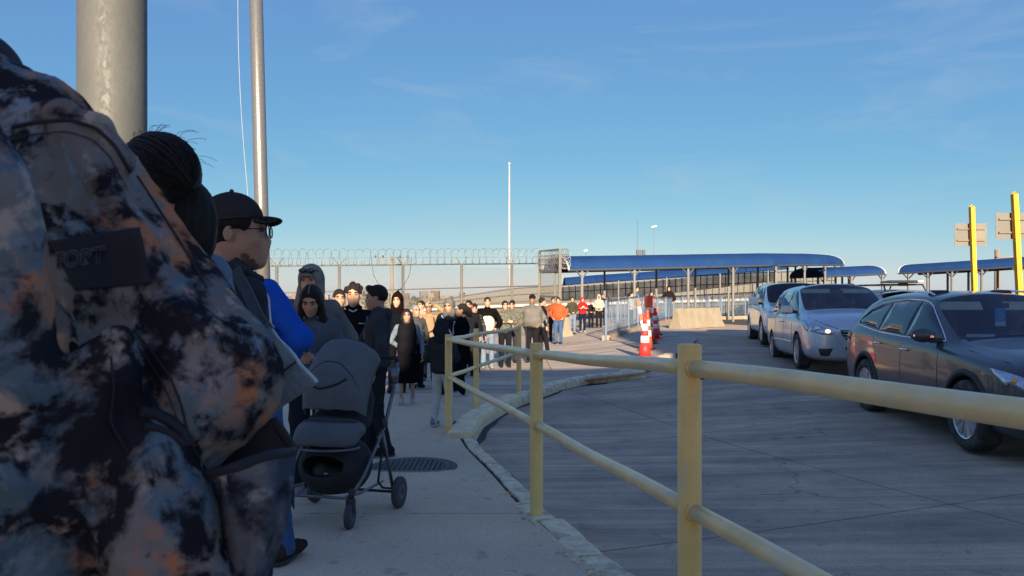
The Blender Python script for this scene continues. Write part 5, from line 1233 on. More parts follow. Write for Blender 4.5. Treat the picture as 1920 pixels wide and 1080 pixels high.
    if beard:
        g = SDF(hv); g.ell(hc + (0, -.0235, -.0575), (.0585, .0665, .0655), .02).ell(hc + (0, -.051, -.101), (.027, .027, .023), .03).cut((0, .35, 1), (hc[2] - .052) + .35 * (hc[1] - .03)); g.ell(hc + (0, -.094, -.068), (.024, .02, .010), .003, True).ell(hc + (0, -.085, -.025), (.030, .05, .036), .006, True); sdfobj(g, 'beard', M_beard, t, .0015, 60, seed, 1, hx_)
    # ---- hair
    hk, hcol = hairs; mh = hcol or M_hair
    if hk and not (hood and hood[1] == 'tight'):
        g = SDF(hv); g.ell(hc + (0, .026, .036), (.084, .103, .100), .02)
        if hk in ('long', 'pony', 'bun', 'bob'):
            g.ell(hc + (0, .03, -.0), (.086, .096, .10), .03)
        if hk == 'quiff': g.cap(hc + (-.03, -.065, .105), hc + (.035, -.060, .108), .032, .030, .03)
        if hk == 'curly':
            rr = np.random.RandomState(seed)
            for _ in range(26):
                d = rr.normal(size=3); d[2] = abs(d[2]) ; d[1] += .35; d /= np.linalg.norm(d); g.ell(hc + (0, .026, .036) + d * (.080, .098, .096), (.028, .028, .026), .01)
        if hk == 'long':
            for s in (-1, 1): g.chain([hc + (s * .045, -.025, .075), hc + (s * .078, -.02, -.03), hc + (s * .090, -.035, -.15), hc + (s * .105, -.085, -.28), hc + (s * .10, -.115, -.42)], [.030, .026, .036, .036, .014], .02)
            g.chain([hc + (0, .08, 0), hc + (0, .10, -.16), hc + (0, .09, -.34)], [.08, .085, .05], .04)
        if hk == 'bob':
            for s in (-1, 1): g.chain([hc + (s * .06, .0, .04), hc + (s * .08, .01, -.05), hc + (s * .075, .02, -.10)], [.035, .034, .026], .03)
        if hk == 'pony': g.chain([hc + (0, .10, .05), hc + (0, .15, .0), hc + (0, .155, -.14), hc + (.01, .13, -.28)], [.04, .048, .045, .018], .02)
        if hk == 'bun': g.ell(hc + (0, .14, .03), (.055, .05, .055), .02)
        fz_ = .055 if hk != 'long' else .066
        g.ell(hc + (0, -.105, -.055), (.074 if hk not in ('long', 'bob') else .060, .082, .118 if hk != 'long' else .125), .010, True)       # face opening
        if hk in ('short', 'quiff', 'curly', 'pony', 'bun'):
            for s in (-1, 1): g.ell(hc + (s * .088, -.012, -.018), (.03, .036, .045), .012, True)
            g.cut((0, -.35, -1), -(hc[2] - .075) - .0)
        sdfobj(g, 'hair', mh, t, .0045 if hk != 'curly' else .006, 46 if hk != 'curly' else 60, seed, 1, hx_, hstr)
        if hk == 'long' and fine:
            q = hx_([hc + np.array((0, y, zz)) for y, zz in ((-.072, .098), (-.04, .127), (.01, .139), (.05, .135))]); MB().tube([Vector(v) for v in q], .0022, 4).build('hair_parting', ms, t)
    # ---- hat / hood
    if hood:
        mo = mfab(hood[0], 'hood'); g = SDF(hv * 1.25); g.ell(hc + (0, .022, .022), (.108, .124, .130), .03).chain([hc + (0, .05, -.08), hc + (0, .04, -.17)], [.095, .11], .05)
        for s in (-1, 1): g.cap(hc + (s * .07, -.0, -.08), hc + (s * .07, -.05, -.19), .045, .05, .04)
        if hood[1] == 'point': g.cap(hc + (0, .03, .12), hc + (0, .06, .175), .05, .02, .05)
        g.ell(hc + (0, -.125, -.02), (.074, .105, .112), .012, True).cap(hc + (0, -.06, -.02), hc + (0, .0, -.0), .066, .06, .01, True); sdfobj(g, 'hood', mo, t, .004, 22, seed + 3, 2, hx_)
    if hat:
        mc_ = mfab(hat[1], 'hat')
        if hat[0] == 'cap':
            g = SDF(hv); g.ell(hc + (0, .02, .048), (.088, .106, .096), .01).cut((0, -.12, -1), -(hc[2] + .040)); sdfobj(g, 'cap_crown', mc_, t, .001, 20, seed, 1, hx_)
            g = SDF(hv * .9); g.ell(hc + (0, -.094, .048), (.064, .058, .014), .01).cut((0, 1, 0), hc[1] - .055); o = sdfobj(g, 'cap_bill', mfab(hat[2], 'hat') if len(hat) > 2 else mc_, t, 0, 1, 1, 1, lambda V: hx_(V - np.stack([0 * V[:, 0], 0 * V[:, 0], 3.6 * V[:, 0] ** 2], 1)))
            if len(hat) > 3:
                for s in (-1, 1):
                    c = hx_([hc + np.array((s * .036, -.098, .088))])[0]; MB().sphere(c, (.034, .012, .020), 12, 6, Matrix(HM.tolist())).build('sunglasses_lens', M_blackgl, t, True)
                c = hx_([hc + np.array((-.08, -.05, .09)), hc + np.array((-.05, -.098, .094)), hc + np.array((.05, -.098, .094)), hc + np.array((.08, -.05, .09))]); MB().tube([Vector(v) for v in c], .005, 5).build('sunglasses_frame', M_blackgl, t)
        elif hat[0] == 'beanie':
            g = SDF(hv); g.ell(hc + (0, .02, .052), (.090, .108, .106), .01).cap(hc + (0, .03, .13), hc + (0, .05, .155), .05, .03, .04).cut((0, -.12, -1), -(hc[2] + .030)); sdfobj(g, 'beanie', mc_, t, .003, 25, seed, 1, hx_)
            pts = hx_([hc + np.array((.086 * math.cos(a), .016 + .104 * math.sin(a), .046 - .012 * math.sin(a))) for a in np.linspace(0, 6.283, 21)[:-1]]); MB().tube([Vector(v) for v in pts], .013, 6, closed=True).build('beanie_cuff', mc_, t, True)
        elif hat[0] == 'sunhat':
            g = SDF(hv); g.ell(hc + (0, .02, .055), (.088, .104, .085), .01).ell(hc + (0, .01, .045), (.14, .16, .014), .02).cut((0, -.1, -1), -(hc[2] + .03)); sdfobj(g, 'sun_hat', mc_, t, .003, 25, seed, 1, hx_)
    if glasses:
        for s in (-1, 1):
            pts = hx_([hc + np.array((s * (.034 + .023 * math.cos(a)), -.106, .008 + .019 * math.sin(a))) for a in np.linspace(0, 6.283, 17)[:-1]]); MB().tube([Vector(v) for v in pts], .0030, 5, closed=True).build('glasses_frame', M_blackgl, t)
            pts = hx_([hc + np.array((s * .057, -.104, .012)), hc + np.array((s * .074, -.06, .012)), hc + np.array((s * .082, .01, .012))]); MB().tube([Vector(v) for v in pts], .0022, 5).build('glasses_temple', M_blackgl, t)
            pts = hx_([hc + np.array((s * (.034 + .021 * math.cos(a)), -.107, .008 + .017 * math.sin(a))) for a in np.linspace(0, 6.283, 17)[:-1]]); MB().add([Vector(v) for v in pts], [tuple(range(16))]).build('glasses_lens', M_lens, t)
    # ---- upper garment
    g = SDF(vox); p = puff
    g.ell((0, 0, 1.30), (.178 * fx + p, .122 * fx + p, .17), .05).ell((0, -.01 * fx, 1.12), (.160 * fx + p, .118 * fx + p, .19), .06).ell((0, 0, .97), (.172 * fx + p, .125 * fx + p, .13), .06)
    if fx > 1.2: g.ell((0, -.07, 1.10), (.17 * fx, .13 * fx, .17), .06)
    g.cap((-.145, .01, 1.405), (.145, .01, 1.405), .062 + p * .6, .062 + p * .6, .05).cap((0, .02, 1.44), (0, .01, 1.505), .075, .068, .03)
    if hem < .8: g.cap((0, 0, .95), (0, 0, hem + .04), .17 + p, .19 + p, .06, False, (1, .72, 1))
    if hood or hairs[0] is None: pass
    rs_ = .058 + p * .7; r2 = .050 + p * .6
    for i in (0, 1):
        d = ha[i] - el[i]; L_ = np.linalg.norm(d); wr_ = ha[i] - d / L_ * .035 if sleeve else None
        if sleeve is True: g.cap(sh[i], el[i], rs_ * (1 + .1 * (fx - 1)), r2, .035).cap(el[i], wr_, r2, .040 + p * .4, .025)
        else: g.cap(sh[i], sh[i] * .35 + el[i] * .65, rs_, r2 + .008, .035)
    g.cap((0, .02, 1.50), (0, .015, 1.60), .055, .055, .0, True); g.cut((0, 0, -1), -hem)
    garment = sdfobj(g, 'jacket', mt, t, .006, 13, seed + 1, 2, fold=.014 if vox < .015 else .008)
    if collar == 'hood_down':
        g = SDF(vox); g.chain([(-.075, -.045, 1.455), (-.10, .03, 1.475), (-.05, .095, 1.47), (.05, .095, 1.47), (.10, .03, 1.475), (.075, -.045, 1.455)], [.022, .036, .046, .046, .036, .022], .02).ell((0, .105, 1.42), (.09, .035, .075), .04); sdfobj(g, 'hood_down', mt, t, .004, 20, seed, 2)
    elif collar:
        g = SDF(min(vox, .012)); g.chain([(-.05, -.075, 1.465), (-.078, -.0, 1.50), (-.05, .07, 1.515), (.05, .07, 1.515), (.078, 0, 1.50), (.05, -.075, 1.465)], [.016] * 6, .015); sdfobj(g, 'collar', mt, t, .001, 20, seed, 1)
    # ---- lower garment
    if bottom is not None:
        g = SDF(vox); g.ell((0, 0, .93), (.165 * fx, .118 * fx, .11), .05); lr = 1 + (fx - 1) * .6
        for i in (0, 1): g.cap(hipj[i], kn[i], .092 * lr, .070, .035).cap(kn[i], ft[i] + (0, .0, -.01), .068, .062, .03)
        V_ = .055; g.cut((0, 0, -1), -.035); sdfobj(g, 'trousers', mb, t, .005, 15, seed + 2, 2, fold=.012 if vox < .015 else .006)
    if skirt:
        c_, ln = skirt; m = MB(); pr = [(.150, 1.0), (.175, .92), (.19, .80), (.20, .6), (.215, ln + .02), (.212, ln), (.19, ln)]; n = 28; vs = []
        for r, zz in pr:
            for k in range(n): a = 2 * math.pi * k / n; rr = r * (1 + .03 * math.sin(a * 7) * (1.05 - zz)); vs.append((rr * math.cos(a), rr * .78 * math.sin(a), zz))
        m.add(vs, [(i * n + k, i * n + (k + 1) % n, (i + 1) * n + (k + 1) % n, (i + 1) * n + k) for i in range(len(pr) - 1) for k in range(n)]); m.build('skirt', mfab(c_), t, True)
    msh = mfab(shoes, 'shoe'); Msole = mat('shoe_sole_white', (.55, .55, .53), .7) if sum(shoes[:3]) > .9 else mat('shoe_sole_dark', (.03, .028, .026), .8)
    for i in (0, 1):
        f = ft[i]; g = SDF(max(.007, vox * .6)); z0 = f[2] - .075; g.chain([(f[0], f[1] + .045, z0 + .052), (f[0], f[1] - .03, z0 + .050), (f[0] * 1.08, f[1] - .115, z0 + .034), (f[0] * 1.1, f[1] - .165, z0 + .030)], [.043, .044, .040, .030], .02).cap((f[0], f[1] + .02, z0 + .07), (f[0], f[1] + .01, z0 + .115), .044, .042, .02).cut((0, 0, -1), -(z0 + .014)); sdfobj(g, 'shoe', msh, t, .001, 30, seed, 1)
        if Y < 14:
            pts = [(f[0] + dx * .044 * (1 if yy < .06 else .7), f[1] - yy + .045 - .045 * 0, z0) for dx, yy in ((-1, 0), (-1, .12), (-.9, .19), (-.3, .235), (.3, .235), (.9, .19), (1, .12), (1, 0), (.5, -.045), (-.5, -.045))]; n = len(pts)
            MB().add([*pts, *[(x, y, z0 + .02) for x, y, _ in pts]], [tuple(range(n))[::-1], tuple(range(n, 2 * n))] + [(k, (k + 1) % n, n + (k + 1) % n, n + k) for k in range(n)]).build('shoe_sole', Msole, t)
    t['_'] = 0; del t['_']
    return t
def loc_t(t, p): return Vector(p)
# ---------------------------------------------------------------- the queue, nearest first
def adopt(o, t):
    Mx = Matrix.LocRotScale(t.location, t.rotation_euler, t.scale); o.parent = t; o.matrix_parent_inverse = Mx.inverted(); return o
BLK = (.012, .013, .016); M_navy = fabric('navy', (.018, .022, .035)); M_denim = mat('denim', (.042, .092, .20), .9, 0, .22, 12, .5, 60, 0, .2, dark=(.06, .12, .24), dscale=5); M_ldenim = mat('light_denim', (.14, .19, .255), .9, 0, .15, 14, .5, 60, 0, .2, dark=(.20, .245, .30), dscale=6)
M_hairh = mat('hair_swept_back', (.030, .019, .015), .5, 0, .75, 9, .9, 60, stretch=((12, 1.0, 12), (0, 0, 0)), spec=.35); M_leather = mat('brown_leather', (.13, .075, .05), .5, 0, .2, 14, .4, 60)
M_camo = camo('camo_print', 6.2, [((.27, .24, .22), 0), ((.115, .165, .20), .515), ((.44, .19, .10), .575), ((.024, .023, .029), .52), ((.42, .34, .275), .595), ((.022, .021, .027), .565), ((.21, .25, .29), .62)], .035)
def far_(x, c, *a, **k): return person(*a, **k)

p1 = person('woman with a low dark ponytail and a pale denim jacket turned away', 287, 250, 1.78, -112, M_ldenim, (.02, .02, .03), hairs=('short', M_hairh), hstr=(1.6, .12, 1.6), sk='tan', hyaw=4, hem=.80, vox=.010, arm=('front', 'front'), eyes=True, collar=True, fat=1.02)
# strands combed back over her head towards the ponytail, and a few flyaways
rs = random.Random(8); hs_ = MB(); fl = MB(); cc = HC + np.array((0, .026, .036)); rad = np.array((.0865, .1055, .1025)); bun_ = np.array((.0, .93, -.38)); bun_ /= np.linalg.norm(bun_)
for i in range(150):
    a = rs.uniform(-1.75, 1.75); s0 = np.array((math.sin(a), -.62 + .25 * abs(math.sin(a)), max(-.15, math.cos(a)) + .12)); s0 /= np.linalg.norm(s0); om = math.acos(max(-1, min(1, s0 @ bun_))); pts = []
    for k in range(12):
        u = k / 11; d = (math.sin((1 - u) * om) * s0 + math.sin(u * om) * bun_) / math.sin(om); pts.append(cc + d * rad * (1.0 + .022 * math.sin(u * 3 + i) + .012 * rs.random()))
    hs_.tube([Vector(v) for v in HX[p1.name](pts)], [.0012 + .0022 * math.sin(math.pi * (k + .5) / 12) for k in range(12)], 4, False)
for i in range(26):
    a = rs.uniform(-1.2, 1.2); d = np.array((math.sin(a), rs.uniform(-.5, .5), math.cos(a))); d /= np.linalg.norm(d); q0 = cc + d * rad; q = [q0 + (d * .012 * k + np.array((rs.uniform(-.006, .006), .010 * k, -.002 * k * k)) ) for k in range(5)]; fl.tube([Vector(v) for v in HX[p1.name](q)], .0006, 3, False)
hs_.build('hair_strands', M_hairh, p1, True)['kind'] = 'stuff'; fl.build('flyaway_hair', M_hairh, p1)['kind'] = 'stuff'
# thick mane gathered behind her neck
g = SDF(.006); c0 = P(370, 420, 1.80); g.ell(tuple(c0), (.045, .06, .088), .02).ell(tuple(P(345, 372, 1.80)), (.045, .05, .06), .03).ell(tuple(P(378, 462, 1.80)), (.026, .04, .04), .02)
V, Q = g.mesh(); V = relax(V, Q, 1); N_ = normals(V, Q); V = V + N_ * (vnoise(V * np.array((1.5, 1.5, .25)), 60, 3) * .0045)[:, None]; adopt(link('ponytail', fastmesh(V, Q), M_hair), p1)
for i, (px, py) in enumerate(((377, 482), (383, 489))): adopt(MB().sphere(P(px, py, 1.70), .003, 8, 6).build('hood_cord', M_lamp), p1)

p2 = person('man in a black cap with a camouflage bill and glasses looking to the right', 440, 352, 2.42, 128, (.075, .078, .09), (.06, .07, .1), hairs=('short', None), sk='tan', hyaw=-30, hat=('cap', (.085, .068, .070), camo('cap_camo', 45, [((.05, .045, .035), 0), ((.012, .012, .012), .5), ((.10, .09, .07), .6)])), glasses=True, beard=True, fat=.88, vox=.010, arm=(((.21, .03, 1.15), (.20, .03, .92)), ((.21, .03, 1.15), (.20, .03, .92))), collar=True)
for a in (-60, 0, 60, 120, 180, 240):      # cap panels and button
    pts = [HC + np.array((0, .02, .048)) + np.array((.0885 * math.sin(R(a)) * math.cos(e), .1065 * math.cos(R(a)) * math.cos(e), .0965 * math.sin(e))) for e in np.linspace(.12, 1.55, 12)]
    MB().tube([Vector(v) for v in HX[p2.name](pts)], .0012, 4).build('cap_seam', M_plast, p2, True)
MB().sphere(Vector(HX[p2.name]([HC + np.array((0, .02, .147))])[0]), .008, 10, 6).build('cap_button', M_plast, p2, True)
pts = [HC + np.array((.0895 * math.sin(a), .02 + .1075 * math.cos(a), .048 + .0 - .12 * (.02 + .1075 * math.cos(a)) )) for a in np.linspace(-2.3, 2.3, 20)]
MB().tube([Vector(v) for v in HX[p2.name](pts)], .0022, 5).build('cap_band', M_plast, p2, True)
MB_ = MB().tube([Vector((.0, -.06, 1.52)), Vector((0, -.12, 1.40)), Vector((0, -.135, 1.2))], .003, 5).build('zip', M_lamp, p2)

p3 = person('person in a bright blue fleece and jeans standing behind the man in the cap', 442, 426, 3.95, 166, mat('blue_fleece', (.012, .085, .46), .95, 0, .10, 9, .6, 40, 0, .1), M_denim, shoes=(.085, .055, .045), hairs=('short', None), vox=.011, fat=1.25, puff=.012, arm=(((.36, .02, 1.15), (.20, -.14, 1.06)), ((.30, .0, 1.14), (.18, -.14, 1.02))), X=-1.335, feet=((-.15, .03), (.12, 0)))
p3.rotation_euler = (Matrix.Rotation(R(-5), 3, 'Y') @ Matrix.Rotation(R(166), 3, 'Z')).to_euler()

p4 = person('young woman with long straight black hair looking down at her phone', 586, 530, 5.62, 4, mat('dark_denim_shirt', (.06, .082, .11), .85, 0, .2, 12, .5, 50), (.03, .04, .06), shoes=(.5, .5, .5), hairs=('long', None), sk='tan', arm=('phone', 'phone'), hpitch=24, vox=.011, collar=True)
for i in range(4): MB().sphere((.0, -.125 - .004 * i, 1.38 - .075 * i), .006, 8, 5).build('button', M_lamp, p4)
ph = P(566, 655, 5.32); tphone = thing('mobile_phone', 'small dark mobile phone in the hands of the long haired woman', 'phone', ph); o = MB().box((0, 0, 0), (.075, .012, .145), Matrix.Rotation(R(50), 3, 'X')).build('case', M_blackgl, tphone); bevel_obj(o, .004, 2)

p5 = person('tall man in a grey hooded sweatshirt with sunglasses resting on his grey cap', 583, 485, 6.15, -3, (.24, .235, .23), (.05, .05, .06), hood=((.36, .345, .32), 'tight'), hat=('cap', (.26, .26, .265), (.34, .34, .35), 1), sk='light', arm=('pockets', 'pockets'), fat=1.22, puff=.01)
p6 = person('bearded man with short dark hair in a black fleece facing the camera', 663, 530, 7.9, 8, (.022, .022, .026), (.03, .03, .04), hairs=('curly', None), sk='light', beard=True, arm=('down', 'down'), fat=1.08, collar=True)
MB().box((.09, -.128, 1.33), (.06, .004, .008)).build('logo', M_lamp, p6)
MB().tube([(-.045, -.07, 1.475), (0, -.088, 1.455), (.045, -.07, 1.475)], .008, 6).build('shirt_collar', mat('cream_cloth', (.6, .55, .42), .9), p6)
p7 = person('man in black hooded jacket and cargo trousers seen in profile facing left', 708, 533, 7.3, -78, (.085, .09, .105), (.045, .048, .058), shoes=(.04, .04, .045), hairs=('quiff', None), sk='tan', hyaw=-4, hpitch=4, arm=(((.20, -.16, 1.16), (.14, -.38, 1.06)), ('down')), walk=.35, collar='hood_down', puff=.012)
for s in (-.03, .02): MB().tube([(s - .02, -.10, 1.44), (s - .025, -.135, 1.3), (s - .02, -.13, 1.1), (s - .02, -.135, .92)], .0035, 5).build('zip', mat('zip_grey', (.3, .3, .32), .5), p7)
MB().box((.155, -.02, .62), (.03, .13, .16)).build('cargo_pocket', fabric('cargo', (.030, .031, .036)), p7)
p8 = person('dark haired person mostly hidden behind the grey hooded man', 636, 541, 9.8, 20, (.03, .03, .035), (.03, .03, .04), sk='tan')
p9 = person('man in a dark brown pointed beanie hood over a black jacket', 745, 546, 12.8, -6, (.008, .011, .016), (.01, .01, .012), hood=((.016, .009, .009), 'point'), sk='light', beard=True, arm=('down', 'down'), puff=.015)
p10 = person('short woman in a black vest, denim jacket and black skirt with white sneakers', 763, 578, 11.4, 6, M_ldenim, None, shoes=(.62, .63, .66), hairs=('bob', None), sk='tan', arm=('back', 'down'), skirt=((.012, .012, .015), .40), walk=.35, glasses=False, beard=False)
g = SDF(.014); g.ell((0, -.015, 1.26), (.185, .165, .22), .04).ell((0, -.015, 1.05), (.182, .165, .20), .05).cap((-.10, -.01, 1.40), (.10, -.01, 1.40), .082, .082, .04).cut((0, 0, -1), -.90); sdfobj(g, 'vest', fabric('black_vest', (.010, .010, .013)), p10, .006, 15, 3)
MB().tube([(-.045, -.08, 1.49), (0, -.10, 1.475), (.045, -.08, 1.49), (.06, 0, 1.50), (0, .06, 1.50), (-.06, 0, 1.50)], .018, 8, closed=True).build('scarf', M_hair, p10)
MB().sphere((0, -.095, 1.60), (.06, .03, .028), 12, 7).build('face_mask', mat('dark_mask', (.02, .02, .025), .8), p10) if 0 else None
person('person with grey hair glimpsed behind the woman in the black vest', 780, 571, 13.5, 30, (.10, .11, .12), (.03, .03, .04), hairs=('short', M_hairg))
person('person in a cream jacket standing behind the grey haired head', 790, 563, 17.5, -30, (.52, .46, .36), (.05, .05, .06), hairs=('short', None), sk='light', arm=('pockets', 'down'))
p11 = person('man in a tan jacket shading his eyes with a raised hand beside his bicycle', 804, 564, 14.6, 0, (.50, .33, .19), (.045, .045, .05), shoes=(.3, .3, .3), hairs=('short', M_hairb), hat=('cap', (.55, .47, .36), (.5, .42, .32)), sk='brown', arm=('down', 'raise'), fat=1.15, puff=.015)
MB().tube([(-.12, -.10, 1.42), (-.155, -.145, 1.25), (-.16, -.12, 1.05)], .018, 6).build('backpack_strap', M_plast, p11); MB().tube([(.12, -.10, 1.42), (.155, -.145, 1.25), (.16, -.12, 1.05)], .018, 6).build('backpack_strap', M_plast, p11)
MB().tube([(.17, -.10, 1.22), (.10, -.165, 1.13), (0, -.175, 1.06), (-.12, -.14, 1.02)], .012, 6).build('sling', M_plast, p11)
p12 = person('child in a black hooded puffer jacket and white trousers with their back to the camera', 829, 598, 9.42, 158, (.065, .063, .07), (.85, .85, .82), shoes=(.30, .36, .48), hairs=('short', None), hood=((.05, .05, .058), 'r'), sk='tan', arm=('front', 'front'), puff=.035, walk=.45, child=True, hem=.88)
p13 = person('adult in a grey hood and dark padded coat bending behind the child', 843, 556, 12.6, -14, (.030, .036, .048), (.03, .03, .04), hood=((.19, .20, .20), 'r'), sk='tan', hpitch=12, arm=('front', 'front'), puff=.02)
MB().tube([(-.12, -.10, 1.45), (-.02, -.16, 1.30), (.10, -.17, 1.10)], .010, 6).build('bag_strap', M_lamp, p13)
p14 = person('woman with a dark ponytail in a long black puffer coat facing left', 866, 568, 12.3, -80, (.012, .013, .018), (.015, .018, .03), shoes=(.66, .68, .72), hairs=('pony', None), sk='tan', arm=('front', 'front'), hem=.62, puff=.028)
MB().tube([(-.03, -.13, 1.42), (-.03, -.155, 1.2), (-.03, -.16, 1.0)], .02, 6).build('shirt_front', mat('pale_blue_cloth', (.35, .40, .46), .9), p14)
person('masked person with dark hair behind the woman in the puffer coat', 879, 562, 15.5, -12, (.02, .022, .03), (.03, .03, .04), hairs=('short', None), sk='tan')
person('person in a checked dark jacket left of the man in the black and cream jacket', 889, 569, 16.3, 10, camo('check', 12, [((.05, .05, .06), 0), ((.015, .015, .02), .5), ((.15, .15, .16), .6)]), (.03, .03, .04), hairs=('curly', None), sk='tan')
p15 = person('man in a jacket with black shoulders and a cream front panel', 914, 556, 17.0, 4, (.012, .010, .010), M_ldenim, shoes=(.55, .55, .52), sk='light', arm=('down', 'pockets'), fat=1.08, puff=.015)
g = SDF(.018); g.ell((0, -.035, 1.10), (.185, .188, .26), .03).cut((0, 0, 1), 1.30).cut((0, 0, -1), -.93).cut((0, 1, 0), .0); sdfobj(g, 'cream_panel', mat('cream_cloth', (.36, .32, .25), .9), p15, .003, 12, 2); MB().tube([(0, -.165, 1.30), (0, -.175, 1.2), (0, -.172, 1.0)], .008, 5).build('zip', M_plast, p15)
camo2 = camo('camo_pale', 22, [((.15, .16, .13), 0), ((.055, .06, .05), .52), ((.23, .22, .19), .58)])
p16 = person('woman with a topknot in a pale camouflage top with her arms folded', 947, 563, 17.4, 6, camo2, (.02, .022, .03), hairs=('bun', None), sk='light', arm=('fold', 'fold'), fat=1.05)
person('dark haired person just behind the woman with the topknot', 960, 563, 18.6, -10, camo2, (.05, .05, .06), hairs=('curly', None), sk='tan', arm=('front', 'front'))
p17 = person('heavy man in a grey sweatshirt and dark cap leaning on a cane', 998, 550, 18.7, -8, (.235, .23, .21), (.022, .022, .03), hat=('cap', (.02, .02, .03), (.03, .03, .04)), sk='brown', arm=(((.44, -.02, 1.22), (.34, -.20, 1.08)), 'pockets'), fat=1.5)
c = P(986, 612, 18.5); t = thing('walking_cane', 'dark walking cane held by the heavy man in grey', 'cane', (c.x, 18.5, base(c.x, 18.5))); hz = c.z - t.location.z
MB().tube([(0, 0, 0), (0, 0, hz - .03), (.02, 0, hz), (.14, 0, hz + .005), (.17, 0, hz - .02)], .013, 6).build('shaft', M_plast, t)
p18 = person('person in black walking off behind the heavy man in grey', 1017, 557, 20.3, 100, (.022, .02, .024), (.022, .020, .026), shoes=(.68, .68, .66), sk='tan', walk=.7, arm=('down', 'back'), puff=.01)
MB().sphere((-.17, .02, 1.05), (.09, .13, .17), 12, 8).build('shoulder_bag', mat('grey_bag', (.24, .26, .27), .8), p18, True)
OR = mat('orange_cloth', (.50, .07, .015), .9, 0, .08, 9, .3, 40)
p19 = person('man in a bright orange hooded sweatshirt and jeans', 1047, 557, 25.6, -12, OR, M_denim, shoes=(.07, .06, .05), hairs=('short', M_hairb), sk='light', arm=('pockets', 'pockets'), fat=1.25, collar='hood_down', puff=.01)
person('dark haired person whose head shows behind the orange hoodie', 1037, 557, 27.2, 12, (.35, .10, .04), (.03, .03, .04), sk='tan')
person('person in an olive sweatshirt and pale jeans between the orange and the red hoodie', 1073, 556, 30.6, 4, (.085, .085, .060), M_ldenim, shoes=(.06, .06, .06), hairs=('short', M_hairb), sk='light', arm=('pockets', 'front'), fat=1.1)
p20 = person('person in a red hooded sweatshirt with a cream print and dark jeans', 1092, 556, 31.2, 10, (.60, .028, .035), (.018, .025, .05), shoes=(.7, .7, .68), hood=((.62, .03, .035), 'r'), sk='light', arm=('fold', 'fold'), fat=1.12)
MB().sphere((.0, -.185, 1.28), (.07, .03, .05), 10, 6).build('chest_print', mat('cream_cloth', (.6, .5, .4)), p20, True)
person('small dark clothed person between the red and the white hoodies', 1108, 563, 33.5, 0, (.025, .025, .032), (.02, .02, .025), sk='tan', arm=('front', 'front'))
p21 = person('person in a white hooded sweatshirt with folded arms and black trousers', 1123, 551, 33.0, -4, (.66, .60, .50), (.025, .020, .024), hood=((.72, .67, .58), 'r'), sk='brown', arm=('front', 'front'), fat=1.18, puff=.015)
MB().box((.0, -.16, 1.10), (.22, .05, .05)).build('sleeve_shadow_band', mat('taupe_cloth', (.25, .22, .18), .9), p21) if 0 else None
person('person in black half hidden behind the white hoodie', 1130, 550, 34.5, 12, (.02, .02, .024), (.02, .02, .024), sk='tan')
person('woman in a white top with brown hair behind the blue railing', 1183, 547, 33.5, 70, (.72, .66, .54), (.03, .035, .05), hairs=('pony', M_hairb), sk='light', arm=('front', 'front'), fat=1.15, puff=.01, zbase=.20)
person('man in a blue grey sweatshirt standing above the woman in white', 1194, 537, 36.5, 30, (.10, .15, .22), (.04, .05, .07), hairs=('short', M_hairb), sk='light', arm=('down', 'down'), fat=1.1, zbase=.42)
person('woman in a coral top behind the tallest orange channelizer', 1221, 546, 36.0, 12, (.70, .16, .10), (.05, .07, .12), hairs=('pony', None), sk='light', arm=('fold', 'fold'), zbase=.32)
person('person in a dark hooded coat standing alone on the walkway left of the barrier', 1254, 535, 37.5, 0, (.030, .020, .022), (.03, .028, .034), hood=((.025, .018, .020), 'r'), sk='pale', arm=('pockets', 'pockets'), puff=.02, fat=1.1, zbase=.40)

# ---------------------------------------------------------------- bag of the capped man
bagM = mat('grey_leather', (.17, .19, .205), .42, 0, .18, 10, .5, 35, dark=(.24, .27, .29), dscale=9)
c = P(514, 690, 2.12); t = thing('shoulder_bag', None, 'bag', c); t['label'] = 'grey leather shoulder bag hanging beside the capped man'; t.rotation_euler = (0, R(-34), R(8))
def wedge(w0, w1, d0, d1, z0, z1, yo=0, n=6):
    m = MB(); vs = []; 
    for i in range(n + 1):
        t = i / n; z = z0 + (z1 - z0) * t; w = w0 + (w1 - w0) * t; d = d0 + (d1 - d0) * t
        for sx, sy in ((-1, -1), (0, -1.12), (1, -1), (1, 1), (0, 1.1), (-1, 1)): vs.append((sx * w / 2 + .003 * math.sin(i * 2 + sx), yo + sy * d / 2, z + .004 * sx * math.sin(i)))
    W = 6; fs = [(i * W + k, i * W + (k + 1) % W, (i + 1) * W + (k + 1) % W, (i + 1) * W + k) for i in range(n) for k in range(W)] + [tuple(range(W))[::-1], tuple(n * W + k for k in range(W))]
    return m.add(vs, fs)
o = wedge(.150, .118, .070, .034, -.105, .10).build('bag_body', bagM, t, True, True); bevel_obj(o, .006, 2)
o = wedge(.136, .124, .006, .006, -.02, .103, -.040).build('flap', bagM, t, True, True); bevel_obj(o, .002, 2)
MB().tube([(-.068, -.043, -.02), (0, -.046, -.024), (.068, -.043, -.02)], .003, 6).build('flap_edge', M_plast, t)
for s in (-1, 1): MB().box((s * .06, -.02, .106), (.018, .012, .022)).build('strap_ring', M_alu, t)
MB().box((0, -.047, -.012), (.022, .006, .016)).build('clasp', M_alu, t)
s_ = [P(440, 505, 2.25), P(462, 545, 2.20), P(482, 590, 2.13), P(500, 622, 2.10)]; m = MB()
for a, b in zip(s_, s_[1:]): m.beam(a, b, .034, .006, (0, 1, 0))
o = m.build('strap', M_plast); adopt(o, t)

